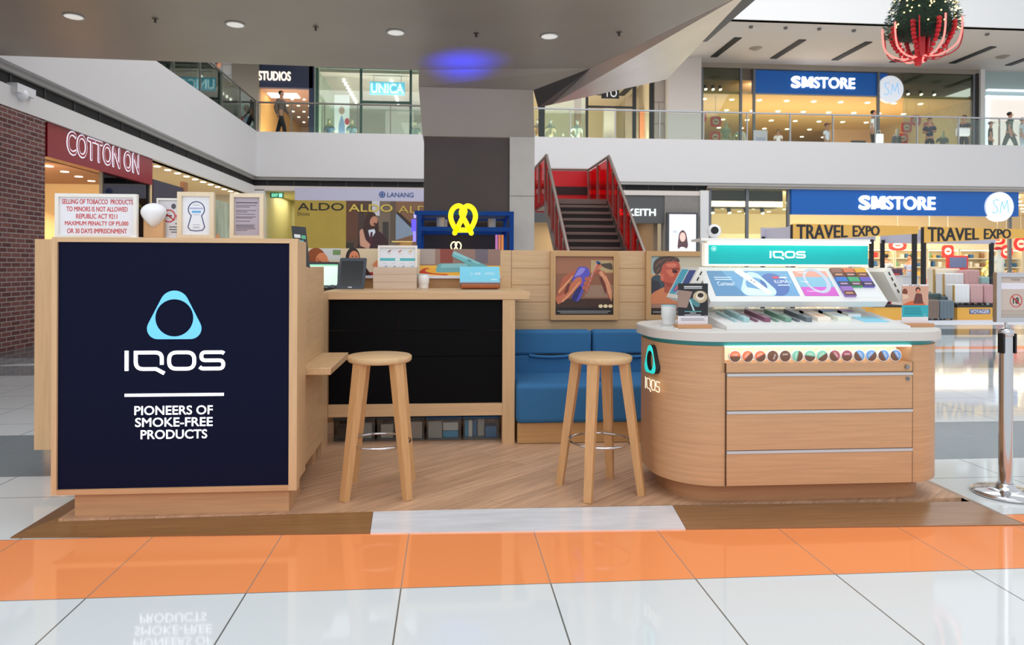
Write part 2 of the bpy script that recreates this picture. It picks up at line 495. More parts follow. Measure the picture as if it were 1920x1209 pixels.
# ================================================================ KIOSK PLATFORM
PZ = .045
root = T('kiosk_platform', 'low wood laminate platform with sloping front edge under the whole kiosk', 'platform', (0.4, 3.4, 0))
deckM = wood((222, 180, 146), 'X', .62, .4, .75, -.72, 'laminate_deck', plank=.14, spec=.35)
b = MB(); b.box(-1.88, 2.76, 3.47, 5.75, 0, PZ, deckM); P(b, 'deck', root)
rampW = wood((142, 103, 66), 'X', .78, .22, 1.2, 0, 'laminate_ramp', spec=.55)
rampW2 = wood((150, 112, 78), 'X', .78, .22, 1.2, 0, 'laminate_ramp_pale', spec=.55)  # even brown, slightly lighter than the other ramp edge
plateM = mottled((232, 234, 240), .1, 6, .2, .3, name='scuffed_metal', stretch=(.6, 5, 5))
def ramp(xa0, xa1, xb0, xb1, M, name, label=None, ya=(3.36, 3.36), yb=(3.475, 3.475)):
    q = MB()
    vs = [(xa0, ya[0], 0), (xa1, ya[1], 0), (xb1, yb[1], 0), (xb0, yb[0], 0), (xa0, ya[0], .006), (xa1, ya[1], .006), (xb1, yb[1], PZ), (xb0, yb[0], PZ)]
    q.raw(vs, [(0, 3, 2, 1), (4, 5, 6, 7), (0, 1, 5, 4), (1, 2, 6, 5), (2, 3, 7, 6), (3, 0, 4, 7)], M)
    P(q, name, root, label)
ya = lambda x: 3.352 - .034 * (x + 2.03)
ramp(-2.03, -.365, -1.88, -.37, rampW, 'ramp_edge', 'brown wood ramp edge', (ya(-2.03), ya(-.36)), (3.53, 3.475))
ramp(-.363, 1.16, -.368, 1.165, plateM, 'ramp_plate', 'scuffed silver ramp plate', (ya(-.36), ya(1.16)), (3.475, 3.455))
ramp(1.162, 2.87, 1.167, 2.76, rampW2, 'ramp_edge', 'paler brown wood ramp edge', (ya(1.16), ya(2.87)), (3.455, 3.41))
b = MB(); b.raw([(2.76, 3.41, 0), (2.875, 3.185, 0), (2.9, 5.7, 0), (2.76, 5.75, 0), (2.76, 3.41, PZ), (2.875, 3.185, .006), (2.9, 5.7, .006), (2.76, 5.75, PZ)], [(0, 1, 5, 4), (4, 5, 6, 7), (1, 2, 6, 5), (2, 3, 7, 6)], rampW); P(b, 'side_ramp', root)
b = MB(); b.raw([(-2.03, 3.352, 0), (-1.88, 3.53, 0), (-1.88, 5.75, 0), (-2.0, 5.7, 0), (-2.03, 3.352, .006), (-1.88, 3.53, PZ), (-1.88, 5.75, PZ), (-2.0, 5.7, .006)], [(4, 5, 6, 7), (0, 4, 7, 3), (0, 1, 5, 4)], rampW); P(b, 'side_ramp', root)

# ================================================================ LED SIGN CABINET
root = T('sign_cabinet', 'tall oak cabinet with a glowing dark navy sign screen on its front', 'cabinet', (-1.33, 3.6, PZ))
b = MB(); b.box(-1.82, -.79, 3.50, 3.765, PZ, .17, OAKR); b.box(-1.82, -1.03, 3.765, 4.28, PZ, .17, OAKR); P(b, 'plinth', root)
b = MB(); b.box(-1.895, -.765, 3.475, 3.77, .17, 1.405, OAKV); b.box(-1.895, -1.02, 3.77, 4.3, .17, 1.405, OAKV); P(b, 'body', root)
b = MB()
b.box(-1.905, -1.88, 3.45, 3.50, .165, 1.412, OAKV); b.box(-.782, -.742, 3.45, 3.50, .165, 1.412, OAKV)
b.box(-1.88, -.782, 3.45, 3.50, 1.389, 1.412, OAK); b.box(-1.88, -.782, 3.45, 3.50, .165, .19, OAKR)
P(b, 'screen_frame', root)
b = MB(); b.box(-2.46, -1.905, 4.28, 4.45, .17, 1.43, OAKV); P(b, 'rear_panel', root)
NAVY = m((12, 15, 38), .45, emit=.3, spec=.08, name='navy_screen')
b = MB(); b.box(-1.88, -.782, 3.462, 3.475, .19, 1.389, NAVY); scr = P(b, 'led_screen', root)
fr = FY(0, 0, 3.462)
ICY = m((106, 196, 244), emit=.42, name='lit_sky_blue')
b = MB(); emblem(b, fr, -1.335, 1.035, .258, .238, .004, ICY, hole=.35); P(b, 'emblem', scr, 'glowing sky blue emblem')
b = MB(); wordmark(b, fr, -1.57, .762, .475, .098, .004, GLOW); P(b, 'wordmark', scr, 'glowing white wordmark')
b = MB(); b.quad(fr, -1.568, -1.098, .636, .65, 0, .004, GLOW); P(b, 'rule', scr)
b = MB()
b.text(fr, 'PIONEERS OF', -1.522, .546, .37, .043, .003, GLOW, .014)
b.text(fr, 'SMOKE-FREE', -1.518, .488, .366, .043, .003, GLOW, .014)
b.text(fr, 'PRODUCTS', -1.492, .428, .314, .043, .003, GLOW, .014)
P(b, 'slogan', scr, 'glowing white slogan lettering')

# ---------------- side counter with its shelf
root = T('side_counter', 'stepped oak side panel with a small shelf behind the navy sign cabinet', 'counter', (-.9, 4.1, PZ))
b = MB(); b.box(-1.02, -.80, 3.775, 4.50, .15, 1.27, OAKY); P(b, 'panel', root)
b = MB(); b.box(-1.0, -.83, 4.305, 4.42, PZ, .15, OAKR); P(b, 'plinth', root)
b = MB(); b.box(-1.02, -.81, 4.50, 4.715, PZ, 1.095, OAKV); P(b, 'end_post', root)
b = MB(); b.rbox(-.80, -.632, 3.78, 4.44, .682, .722, .004, OAKY, 1); P(b, 'shelf', root)

# ================================================================ BACK COUNTER
root = T('bar_counter', 'long oak bar counter with black front panels', 'counter', (-.15, 5.0, PZ))
b = MB(); b.rbox(-.845, .572, 4.72, 5.44, 1.045, 1.102, .004, OAK, 1); P(b, 'worktop', root)
b = MB(); b.box(.382, .468, 4.725, 4.80, PZ, 1.045, OAKV); P(b, 'post', root)
b = MB(); b.box(-.81, .382, 4.73, 4.79, .243, .325, OAK); P(b, 'rail', root)
bp = m((7, 8, 12), .6, name='black_panel', spec=.1)
for (x0, x1) in ((-.81, -.342), (-.339, .382)):
    for (z0, z1) in ((.325, .648), (.651, .828), (.831, 1.045)):
        b = MB(); b.rbox(x0, x1, 4.755, 4.78, z0, z1, .0012, bp, 1); P(b, 'front_panel', root)

# storage tubs below the bar counter
clear = glass((240, 242, 242), .05, 'clear_plastic')
def tub(x0, x1, y0, label, items, lid):
    z0, z1 = PZ + .004, .222
    r = T('storage_tub', label, 'storage box', ((x0 + x1) / 2, y0 + .2, z0), 0, 'tubs under the bar counter')
    q = MB(); t = .004
    q.box(x0, x1, y0, y0 + t, z0, z1 - .02, clear); q.box(x0, x1, y0 + .4, y0 + .404, z0, z1 - .02, clear)
    q.box(x0, x0 + t, y0, y0 + .4, z0, z1 - .02, clear); q.box(x1 - t, x1, y0, y0 + .4, z0, z1 - .02, clear); q.box(x0, x1, y0, y0 + .4, z0, z0 + .003, m((150, 152, 154), .4))
    P(q, 'tub_body', r)
    q = MB(); q.rbox(x0 - .006, x1 + .006, y0 - .008, y0 + .41, z1 - .028, z1 - .01, .004, lid, 1); P(q, 'lid', r)
    for (dx, dz, w, h, c, lab, nm) in items:
        q = MB(); q.rbox(x0 + dx, x0 + dx + w, y0 + .02 + random.random() * .05, y0 + .14 + random.random() * .1, z0 + .004 + dz, z0 + .004 + dz + h, .004, m(c, .5), 1)
        tag(P(q, nm, None), lab, nm.replace('_', ' '), 'goods in the tubs')
g_, bk, bl, wh = (196, 190, 184), (56, 56, 62), (60, 178, 228), (250, 246, 240)
tub(-.79, -.505, 4.85, 'clear storage tub under the bar at the side panel end', [(.02, 0, .06, .11, (64, 62, 66), 'black pouch in the tub next to the side panel', 'pouch'), (.1, 0, .16, .11, (214, 210, 206), 'grey carton in the tub next to the side panel', 'carton')], m((70, 72, 78), .4))
tub(-.49, -.16, 4.85, 'clear storage tub behind the legs of the stool by the shelf', [(.02, 0, .09, .1, (226, 216, 206), 'beige carton in the tub behind the stool', 'carton'), (.115, 0, .07, .1, bk, 'short black pouch in the tub behind the stool', 'pouch'), (.195, 0, .12, .12, (206, 190, 178), 'taupe carton in the tub behind the stool', 'carton')], m((60, 70, 84), .4))
tub(-.145, .10, 4.85, 'clear storage tub with grey cartons under the middle of the bar', [(.01, 0, .1, .12, g_, 'grey carton in the middle tub', 'carton'), (.115, 0, .11, .05, bl, 'flat blue pack in the middle tub', 'pack'), (.115, .052, .11, .06, (230, 228, 226), 'pale carton on the flat blue pack', 'carton')], m((26, 84, 140), .4))
tub(.115, .37, 4.85, 'clear storage tub full of blue packs beside the oak post', [(.01, 0, .025, .12, bl, 'narrow blue pack in the tub beside the post', 'pack'), (.037, 0, .03, .12, wh, 'white carton in the tub beside the post', 'carton'), (.07, 0, .03, .12, (24, 120, 178), 'upright blue pack in the tub beside the post', 'pack'), (.104, 0, .05, .13, g_, 'grey carton in the tub beside the post', 'carton'), (.158, 0, .082, .08, (34, 128, 186), 'wide blue pack in the tub beside the post', 'pack')], m((30, 96, 150), .4))

# ================================================================ BACK WALL OF THE KIOSK
root = T('kiosk_back_wall', 'long oak back panel behind the bar counter and blue bench', 'partition', (.4, 5.5, PZ))
seam = gridded((198, 158, 112), (150, 112, 74), .72, .145, .0016, (.21, -.112), .5, .05, 0, 'XZ', (190, 150, 104), .4, 'oak_boards')
b = MB(); b.box(.42, 2.17, 5.45, 5.53, PZ, 1.405, OAK); b.box(-1.3, .42, 5.452, 5.53, PZ, 1.2, wood((176, 134, 92), 'X')); P(b, 'panel', root)
for k, z in enumerate((.43, .575, .70, .84, .985, 1.125, 1.262)):
    pass
b = MB()
for z in (.845, .99, 1.127, 1.262):
    b.box(.51, 2.17, 5.4478, 5.4502, z, z + .0025, m((150, 112, 72), .6))
b.box(.508, .5115, 5.4478, 5.4502, .1, 1.405, m((140, 104, 68), .6)); P(b, 'board_seam', root)
b = MB(); b.box(-1.3, .42, 5.43, 5.50, 1.178, 1.2, m((225, 226, 238), .4)); P(b, 'ledge', root)
# printed band: two smiling people, then two teal devices
gr = MB(); F = FY(-1.3, 1.2, 5.449); H_ = .212
A = lambda c, e=0.: m(c, .4, emit=e, name='print_ink')
gr.quad(F, 0, 1.72, 0, H_, -.06, 0, A((232, 214, 186)))
band = P(gr, 'graphic_band', root, 'printed photo band')
q = MB()
L = lambda k: (0, .0006 * k)
q.quad(F, .24, .46, .12, H_, *L(1), A((214, 216, 214))); q.quad(F, .46, .78, .07, H_, *L(1), A((226, 204, 170)))
q.quad(F, .78, 1.0, 0, H_, *L(1), A((206, 178, 150))); q.quad(F, .18, 1.0, 0, .025, *L(2), A((168, 40, 30)))
q.quad(F, .40, .46, .16, .2, *L(2), A((120, 150, 96)))
q.ell(F, .27, .13, .075, .085, *L(2), A((150, 74, 30))); q.ell(F, .315, .115, .048, .062, *L(3), A((226, 138, 92))); q.prism(F, [(.20, 0), (.38, 0), (.34, .07), (.24, .08)], *L(2), A((212, 120, 76)))
q.prism(F, [(.35, .125), (.375, .11), (.35, .1)], *L(4), A((226, 138, 92))); q.ell(F, .29, .09, .03, .025, *L(4), A((128, 60, 28))); q.ell(F, .282, .118, .012, .02, *L(5), A((206, 112, 70)))
q.ell(F, .555, .135, .056, .085, *L(2), A((38, 24, 22))); q.ell(F, .565, .135, .04, .058, *L(3), A((228, 140, 96))); q.prism(F, [(.46, 0), (.70, 0), (.66, .06), (.52, .075)], *L(3), A((60, 30, 28)))
q.ell(F, .57, .108, .02, .009, *L(4), A((250, 240, 232))); q.ell(F, .552, .15, .007, .004, *L(4), A((60, 34, 30))); q.ell(F, .582, .15, .007, .004, *L(4), A((60, 34, 30))); q.prism(F, [(.5, .04), (.54, .0), (.47, .0), (.44, .09), (.47, .1)], *L(4), A((222, 132, 88))); q.prism(F, [(.72, 0), (.77, 0), (.77, .1), (.74, .12), (.71, .09)], *L(4), A((226, 140, 96)))
P(q, 'people_print', band, 'photo print of two smiling people')
q = MB()
q.quad(F, 1.08, 1.72, .075, H_, *L(1), A((150, 118, 106))); q.quad(F, 1.08, 1.2, .09, H_, *L(2), A((172, 156, 148))); q.quad(F, 1.24, 1.34, .1, H_, *L(2), A((140, 62, 52))); q.quad(F, 1.52, 1.62, .1, H_, *L(2), A((112, 100, 112)))
q.quad(F, 1.08, 1.72, 0, .08, *L(3), A((244, 190, 66))); q.prism(F, fillet([(1.06, .02), (1.3, 0), (1.34, .03), (1.12, .065)], .03, True), *L(4), A((204, 62, 40)))
q.ell(F, 1.36, .04, .24, .03, *L(5), A((240, 178, 50)))
q.prism(F, fillet([(1.20, .025), (1.48, .03), (1.48, .1), (1.22, .095)], .03, True), *L(6), A((112, 176, 182))); q.prism(F, fillet([(1.24, .06), (1.46, .066), (1.46, .098), (1.25, .092)], .02, True), *L(7), A((140, 198, 204)))
q.prism(F, fillet([(1.33, .155), (1.35, .195), (1.60, .085), (1.68, .03), (1.58, .03)], .012, True), *L(8), A((112, 188, 194))); q.prism(F, fillet([(1.335, .175), (1.35, .195), (1.56, .1), (1.55, .088)], .01, True), *L(9), A((146, 208, 214)))
q.ell(F, 1.465, .125, .006, .006, *L(10), A((60, 100, 110))); q.ell(F, 1.48, .118, .006, .006, *L(10), A((60, 100, 110)))
P(q, 'device_print', band, 'photo print of two teal devices')

# ---------------- two framed posters
def frame4(x0, x1, z0, z1, y0, y1, w, M, Mh=None):
    q = MB(); Mh = Mh or M
    q.box(x0, x0 + w, y0, y1, z0, z1, M); q.box(x1 - w, x1, y0, y1, z0, z1, M)
    q.box(x0 + w, x1 - w, y0, y1, z1 - w, z1, Mh); q.box(x0 + w, x1 - w, y0, y1, z0, z0 + w, Mh)
    return q
PO = wood((204, 164, 116), 'Z'); POX = wood((204, 164, 116), 'X')
root = T('framed_poster', 'oak framed poster of hands holding a blue device above the bench', 'picture', (1.095, 5.44, .848))
P(frame4(.82, 1.372, .848, 1.398, 5.405, 5.452, .04, PO, POX), 'frame', root)
F = FY(.86, .888, 5.425); w_, h_ = .472, .47
q = MB(); q.quad(F, 0, w_, 0, h_, -.012, 0, A((146, 98, 74))); pr = P(q, 'poster_print', root)
q = MB()
q.quad(F, 0, w_, .33, h_, *L(1), A((166, 112, 84))); q.quad(F, .29, w_, .34, .44, *L(2), A((196, 168, 124))); q.quad(F, 0, w_, 0, .13, *L(2), A((70, 50, 44))); q.quad(F, 0, w_, 0, .06, *L(3), A((42, 38, 42)))
q.quad(F, .24, w_, .14, .24, *L(2), A((158, 128, 108)))
q.prism(F, fillet([(0, .12), (.06, .30), (.16, .365), (.165, .33), (.12, .27), (.1, .2), (.22, .3), (.21, .25), (.09, .13), (.02, .1)], .02, True), *L(4), A((186, 102, 74)))
q.prism(F, fillet([(.13, .27), (.19, .39), (.26, .385), (.285, .34), (.2, .12), (.16, .1), (.13, .14), (.2, .24)], .025, True), *L(5), A((94, 88, 196))); q.prism(F, fillet([(.15, .3), (.2, .38), (.25, .375), (.22, .33)], .02, True), *L(6), A((150, 142, 226))); q.prism(F, fillet([(.13, .13), (.165, .1), (.22, .22), (.19, .24)], .012, True), *L(6), A((44, 48, 120)))
q.prism(F, fillet([(.02, .08), (.1, .13), (.22, .26), (.21, .31), (.17, .3), (.06, .16), (0, .14)], .02, True), *L(7), A((206, 118, 86)))
q.prism(F, fillet([(.24, .2), (.34, .37), (.4, .35), (.46, .2), (.44, .12), (.38, .3), (.33, .34), (.25, .16)], .015, True), *L(5), A((176, 92, 74))); q.prism(F, fillet([(.35, .34), (.38, .36), (.46, .2), (.46, .1), (.42, .2), (.41, .26)], .02, True), *L(6), A((226, 160, 120)))
q.prism(F, [(.25, .2), (.255, .19), (.34, .415), (.33, .42)], *L(7), A((216, 166, 156))); q.ell(F, .35, .42, .02, .012, *L(8), A((50, 96, 150)), 16, -.5); q.prism(F, fillet([(.36, .41), (.46, .42), (.47, .36), (.4, .38)], .02, True), *L(7), A((84, 72, 62)))
for a_, b_ in ((.225, .2), (.235, .235), (.245, .27)): q.prism(F, fillet([(a_, b_), (a_ + .045, b_ + .012), (a_ + .05, b_ + .036), (a_ + .03, b_ + .04), (a_ - .008, b_ + .028)], .012, True), *L(8), A((192, 104, 78)))
for pts_ in ([(.03, .17), (.1, .25), (.145, .31), (.138, .315), (.09, .262), (.022, .19)], [(.06, .1), (.13, .165), (.2, .26), (.194, .268), (.12, .18), (.05, .112)], [(.40, .31), (.435, .24), (.452, .16), (.46, .17), (.445, .25), (.41, .32)]): q.prism(F, pts_, *L(9), A((236, 160, 118)))
for pts_ in ([(.07, .16), (.105, .185), (.12, .25), (.1, .26), (.08, .2)], [(.36, .3), (.38, .31), (.42, .2), (.41, .17)]): q.prism(F, fillet(pts_, .01, True), *L(8), A((112, 56, 48)))
q.prism(F, fillet([(.30, .33), (.325, .345), (.36, .41), (.35, .42), (.335, .4)], .008, True), *L(8), A((204, 116, 88))); q.prism(F, fillet([(.345, .36), (.375, .385), (.365, .415), (.352, .41)], .008, True), *L(8), A((214, 128, 96)))
for x in (.37, .41, .45): q.ell(F, x, .07, .018, .014, *L(8), A((244, 222, 178)))
for x0, x1, z in ((.02, .45, .028), (.04, .43, .014)): q.quad(F, x0, x1, z, z + .004, *L(8), A((190, 190, 190)))
P(q, 'artwork', pr)
root = T('framed_poster', 'oak framed poster of a tanned man at the sea, behind the display counter', 'picture', (1.885, 5.44, .848))
P(frame4(1.6, 2.165, .848, 1.403, 5.405, 5.452, .04, PO, POX), 'frame', root)
F = FY(1.64, .888, 5.425)
q = MB(); q.quad(F, 0, .485, 0, .475, -.012, 0, A((206, 200, 176))); pr = P(q, 'poster_print', root)
q = MB()
q.quad(F, 0, .08, .3, .475, *L(1), A((168, 196, 196))); q.quad(F, 0, .1, .27, .33, *L(2), A((230, 176, 118)))
q.prism(F, fillet([(0, .16), (0, .3), (.05, .33), (.12, .3), (.16, .22), (.1, .18)], .03, True), *L(3), A((66, 84, 96))); q.ell(F, .03, .23, .05, .05, *L(4), A((58, 62, 72)))
q.prism(F, fillet([(0, .06), (0, .17), (.12, .23), (.26, .24), (.4, .16), (.44, .06)], .04, True), *L(5), A((214, 136, 96))); q.prism(F, fillet([(.11, .17), (.12, .28), (.21, .3), (.22, .2)], .03, True), *L(6), A((178, 92, 76)))
q.prism(F, fillet([(.08, .34), (.1, .26), (.16, .22), (.225, .25), (.25, .31), (.24, .44), (.12, .455), (.07, .4)], .05, True), *L(7), A((198, 96, 78))); q.prism(F, fillet([(.02, .36), (.025, .43), (.07, .468), (.16, .474), (.23, .462), (.244, .425), (.2, .436), (.13, .43), (.095, .40), (.085, .345), (.05, .32)], .02, True), *L(8), A((84, 70, 68)))
for a_, b_, c_, d_ in ((.035, .39, .075, .44), (.07, .42, .12, .462), (.12, .438, .17, .468), (.175, .44, .22, .464), (.045, .345, .07, .385)): q.prism(F, [(a_, b_), (a_ + .008, b_ - .004), (c_ + .008, d_ - .002), (c_, d_)], *L(9), A((134, 98, 80)))
q.prism(F, fillet([(.12, .36), (.17, .30), (.2, .32), (.18, .37)], .02, True), *L(8), A((222, 124, 96))); q.prism(F, fillet([(.12, .41), (.18, .42), (.22, .41), (.2, .385), (.14, .385)], .01, True), *L(8), A((224, 128, 104))); q.prism(F, [(.175, .372), (.235, .378), (.235, .37), (.18, .362)], *L(10), A((92, 52, 48)))
q.prism(F, fillet([(.1, .27), (.15, .225), (.2, .25), (.14, .262)], .01, True), *L(8), A((162, 76, 66)))
q.prism(F, [(.235, .34), (.265, .315), (.24, .3)], *L(8), A((208, 112, 92))); q.ell(F, .2, .35, .022, .012, *L(9), A((70, 40, 44))); q.prism(F, fillet([(.2, .275), (.25, .29), (.25, .3), (.2, .29)], .005, True), *L(9), A((140, 62, 60))); q.ell(F, .095, .3, .016, .028, *L(9), A((214, 116, 96)))
q.quad(F, 0, .485, 0, .055, *L(6), A((58, 50, 50))); q.quad(F, 0, .485, .055, .09, *L(6), A((168, 130, 112)))
q.quad(F, .02, .3, .02, .025, *L(8), A((200, 200, 200)))
P(q, 'artwork', pr)

# ================================================================ BLUE BENCH SECTIONS
BL = mottled((58, 112, 160), .1, 260, .9, 0, .25, 'blue_wool', .2)
def bench(x0, x1, label):
    r = T('bench_section', label, 'bench', ((x0 + x1) / 2, 5.0, PZ), 0, 'bench sections')
    q = MB(); q.box(x0 + .012, x1 - .004, 4.715, 5.3, PZ + .004, .19, wood((200, 156, 104), 'X')); P(q, 'plinth', r)
    q = MB(); q.rbox(x0, x1, 4.675, 5.22, .19, .462, .032, BL, 3); P(q, 'seat_cushion', r)
    q = MB(); q.rbox(x0, x1, 5.19, 5.315, .40, .60, .02, BL, 3); P(q, 'lower_back_cushion', r)
    q = MB(); q.rbox(x0, x1, 5.185, 5.325, .598, .785, .024, BL, 3); bk = P(q, 'upper_back_cushion', r)
    xm = (x0 + x1) / 2
    q = MB()
    pts = [(xm - .17, .601), (xm - .12, .597), (xm, .594), (xm + .12, .597), (xm + .17, .601), (xm + .12, .606), (xm, .609), (xm - .12, .606)]
    q.prism(FY(0, 0, 5.187), pts, -.004, .003, m((10, 24, 44), .9)); P(q, 'pull_slot', bk)
    q = MB(); q.tube([(xm - .17, 5.182, .598), (xm - .1, 5.176, .588), (xm, 5.174, .584), (xm + .1, 5.176, .588), (xm + .17, 5.182, .598)], .012, BL, 8); P(q, 'slot_welt', bk)
bench(.475, 1.108, 'blue upholstered bench section beside the oak post of the bar counter')
bench(1.118, 1.76, 'blue upholstered bench section next to the round-cornered display counter')

# ================================================================ STOOLS
def stool(x, y, rz, label):
    r = T('bar_stool', label, 'stool', (x, y, PZ), rz, 'round oak bar stools')
    sw = wood((212, 178, 134), 'X', .86); lw = wood((208, 162, 112), 'Z', .86); lw2 = wood((198, 148, 100), 'Z', .86)
    q = MB(); q.lathe((0, 0, 0), [(0, .708), (.155, .708), (.168, .712), (.174, .72), (.175, .738), (.168, .745), (0, .747)], sw, 40); P(q, 'seat', r, local=True)
    for k in range(4):
        a = PI / 4 + k * PI / 2; dx, dy = math.cos(a), math.sin(a)
        q = MB(); q.bar((dx * .135, dy * .135, .709), (dx * .232, dy * .232, 0), .058, .05, lw, .04, .036, up=(dx, dy, .0001)); P(q, 'leg', r, local=True)
    q = MB(); q.tube([(math.cos(t * PI / 24) * .168, math.sin(t * PI / 24) * .168, .272) for t in range(48)], .0068, CHROME, 8, True); P(q, 'foot_ring', r, 'polished steel foot ring', local=True)
stool(-.37, 3.79, .0, 'round oak bar stool by the small shelf of the side panel')
stool(.845, 3.73, .30, 'round oak bar stool beside the display counter, in front of the blue bench')

# ================================================================ DISPLAY COUNTER
def plan(off=0., n=14):
    rl, rr = .30, .26
    L_, R_, F_, B_ = 1.125 - off, 2.70 + off, 3.42 - off, 4.16 + off
    rl += off; rr += off; P_ = []
    for cx, cy, r, a0 in ((R_ - rr, F_ + rr, rr, -PI / 2), (R_ - rr, B_ - rr, rr, 0), (L_ + rl, B_ - rl, rl, PI / 2), (L_ + rl, F_ + rl, rl, PI)):
        for k in range(n + 1):
            t = a0 + PI / 2 * k / n; P_.append((cx + r * math.cos(t), cy + r * math.sin(t)))
    return P_
root = T('display_counter', 'round cornered oak display counter with drawers and a white top', 'counter', (1.91, 3.8, PZ))
CW = wood((204, 160, 120), 'H', .84, .42, .8)
G0 = FZ(0, 0, 0)
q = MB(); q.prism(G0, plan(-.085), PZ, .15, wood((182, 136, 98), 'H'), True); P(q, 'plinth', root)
q = MB(); q.prism(G0, plan(0), .15, .735, CW, True)
back = [(x, y) for x, y in plan(0)]
# upper ring of the body is open at the lit niche: left block, right block and rear block
lp = [p for p in plan(0) if p[0] <= 1.4255 + 1e-3]; rp = [p for p in plan(0) if p[0] >= 2.44 - 1e-3]
q.prism(G0, lp, .735, .872, CW, True); q.prism(G0, rp, .735, .872, CW, True)
q.box(1.42, 2.445, 3.56, 4.16, .735, .872, CW)
P(q, 'body', root)
q = MB(); q.prism(G0, plan(-.012), .872, .897, m((56, 150, 152), .35, name='teal_band'), True); P(q, 'teal_band', root)
q = MB()
q.prism(G0, plan(.028), .897, .942, m((206, 202, 197), .4, name='white_stone'), True); q.prism(G0, plan(.024), .942, .948, m((226, 224, 220), .35), True); P(q, 'worktop', root)
lit = m((255, 236, 200), .5, emit=1.0, name='niche_glow')
q = MB(); q.box(1.43, 2.44, 3.545, 3.56, .782, .872, m((255, 238, 210), .6, emit=.45)); q.box(1.43, 2.44, 3.44, 3.56, .868, .872, m((255, 244, 226), .5, emit=.6)); q.box(1.43, 2.44, 3.422, 3.436, .866, .872, m((255, 244, 226), .5, emit=4.)); P(q, 'lit_niche', root, 'lit niche')
q = MB(); q.box(1.43, 2.44, 3.428, 3.545, .735, .782, CW); P(q, 'niche_shelf', root)
zz = [(.742, .795), (.541, .716), (.336, .523), (.153, .318)]
q = MB(); q.box(1.432, 2.438, 3.412, 3.428, .737, .784, CW); P(q, 'top_rail', root)
for i, (z0, z1) in enumerate(zz[1:]):
    q = MB(); q.rbox(1.434, 2.437, 3.409, 3.425, z0, z1, .0015, CW, 1); d = P(q, 'drawer', root)
    q = MB(); q.box(1.434, 2.437, 3.406, 3.424, z1 + .001, z1 + .015, m((200, 202, 206), .35, .3)); P(q, 'handle_strip', d, 'silver handle strip')
    if i == 0:
        q = MB(); q.cyl((2.41, 3.409, z1 - .018), (2.41, 3.404, z1 - .018), .011, STEEL, n=16); q.cyl((2.41, 3.404, z1 - .018), (2.41, 3.403, z1 - .018), .004, m((40, 40, 44)), n=8); P(q, 'lock', d, 'small round lock')
q = MB(); q.cyl((2.405, 3.413, .76), (2.405, 3.402, .76), .011, STEEL, n=16); P(q, 'lock', root, 'small round lock')
q = MB(); q.box(1.4285, 1.4315, 3.414, 3.42, .152, .785, m((92, 66, 46), .7)); q.box(2.4395, 2.4425, 3.414, 3.42, .152, .785, m((92, 66, 46), .7)); P(q, 'gap_shade_strip', root)  # solid dark strips, coloured as the shade inside a gap
# emblem and letters on the rounded left side
fx = F4((1.155, 3.72, 0), (.12, -1, 0), (0, 0, 1))
fx = F4((1.1296, 3.668, 0), (.174, -.985, 0), (0, 0, 1))
q = MB(); emblem(q, fx, 0, .775, .125, .155, .03, m((20, 26, 30), .4), -.008); lg = P(q, 'side_emblem', root, 'black emblem with a lit turquoise face')
q = MB(); emblem(q, fx, 0, .775, .122, .152, .004, m((40, 214, 208), emit=.6), .022, hole=.335); P(q, 'emblem_face', lg)
q = MB(); wordmark(q, fx, -.085, .6, .17, .066, .003, m((255, 244, 214), emit=.8), .008, .13); P(q, 'side_wordmark', root, 'glowing white wordmark on the side')

# ---------------- round flavour discs in the niche
cols = [(240, 130, 90)] * 3 + [(124, 90, 76), (118, 84, 70)] + [(130, 208, 184)] * 3 + [(172, 100, 110), (166, 86, 106)] + [(118, 168, 228), (112, 164, 226), (116, 166, 228), (112, 160, 222)]
nm = ['orange', 'orange', 'orange', 'brown', 'brown', 'mint green', 'mint green', 'mint green', 'maroon', 'maroon', 'blue', 'blue', 'blue', 'blue']
ords = ['first', 'second', 'third', 'fourth']
rots = [0, .8, .5, -1.9, .05, 1.35, -.15, .6, -.9, 0, 2.2 - PI, .8, -1.1, -1.0]
seen = {}
for k in range(14):
    x = 1.494 + k * .0675; seen[nm[k]] = seen.get(nm[k], 0) + 1
    r = T('flavour_disc', f'{ords[seen[nm[k]]-1]} {nm[k]} round disc from the left in the lit niche of the display counter', 'sample disc', (x, 3.45, .782), 0, 'round discs in the lit niche')
    f = FY(x, .782 + .033, 3.45)
    q = MB(); q.cyl((x, 3.45, .815), (x, 3.462, .815), .033, m((244, 242, 240), .4), n=28); P(q, 'rim', r)
    q = MB(); q.ell(f, 0, 0, .0285, .0285, 0, .0015, m((118, 84, 68), .5), 28); a = rots[k]
    P(q, 'tobacco_face', r)
    q = MB(); q.prism(f, [(.0285 * math.cos(a + PI * i / 14), .0285 * math.sin(a + PI * i / 14)) for i in range(15)], 0, .0022, m(cols[k], .5)); P(q, 'colour_half', r)
    q = MB(); c, s_ = math.cos(a), math.sin(a)
    q.text((f[0], f[1] * c + f[2] * s_, f[2] * c - f[1] * s_), ['AMBER', 'AMBER', 'AMBER', 'BROWN', 'BROWN', 'GREEN', 'GREEN', 'GREEN', 'RED', 'RED', 'BLUE', 'BLUE', 'BLUE', 'BLUE'][k][:0] or 'lllll', -.013, .005, .026, .008, .0004, m((236, 232, 228), .5), .02, .0022)
    P(q, 'print', r)

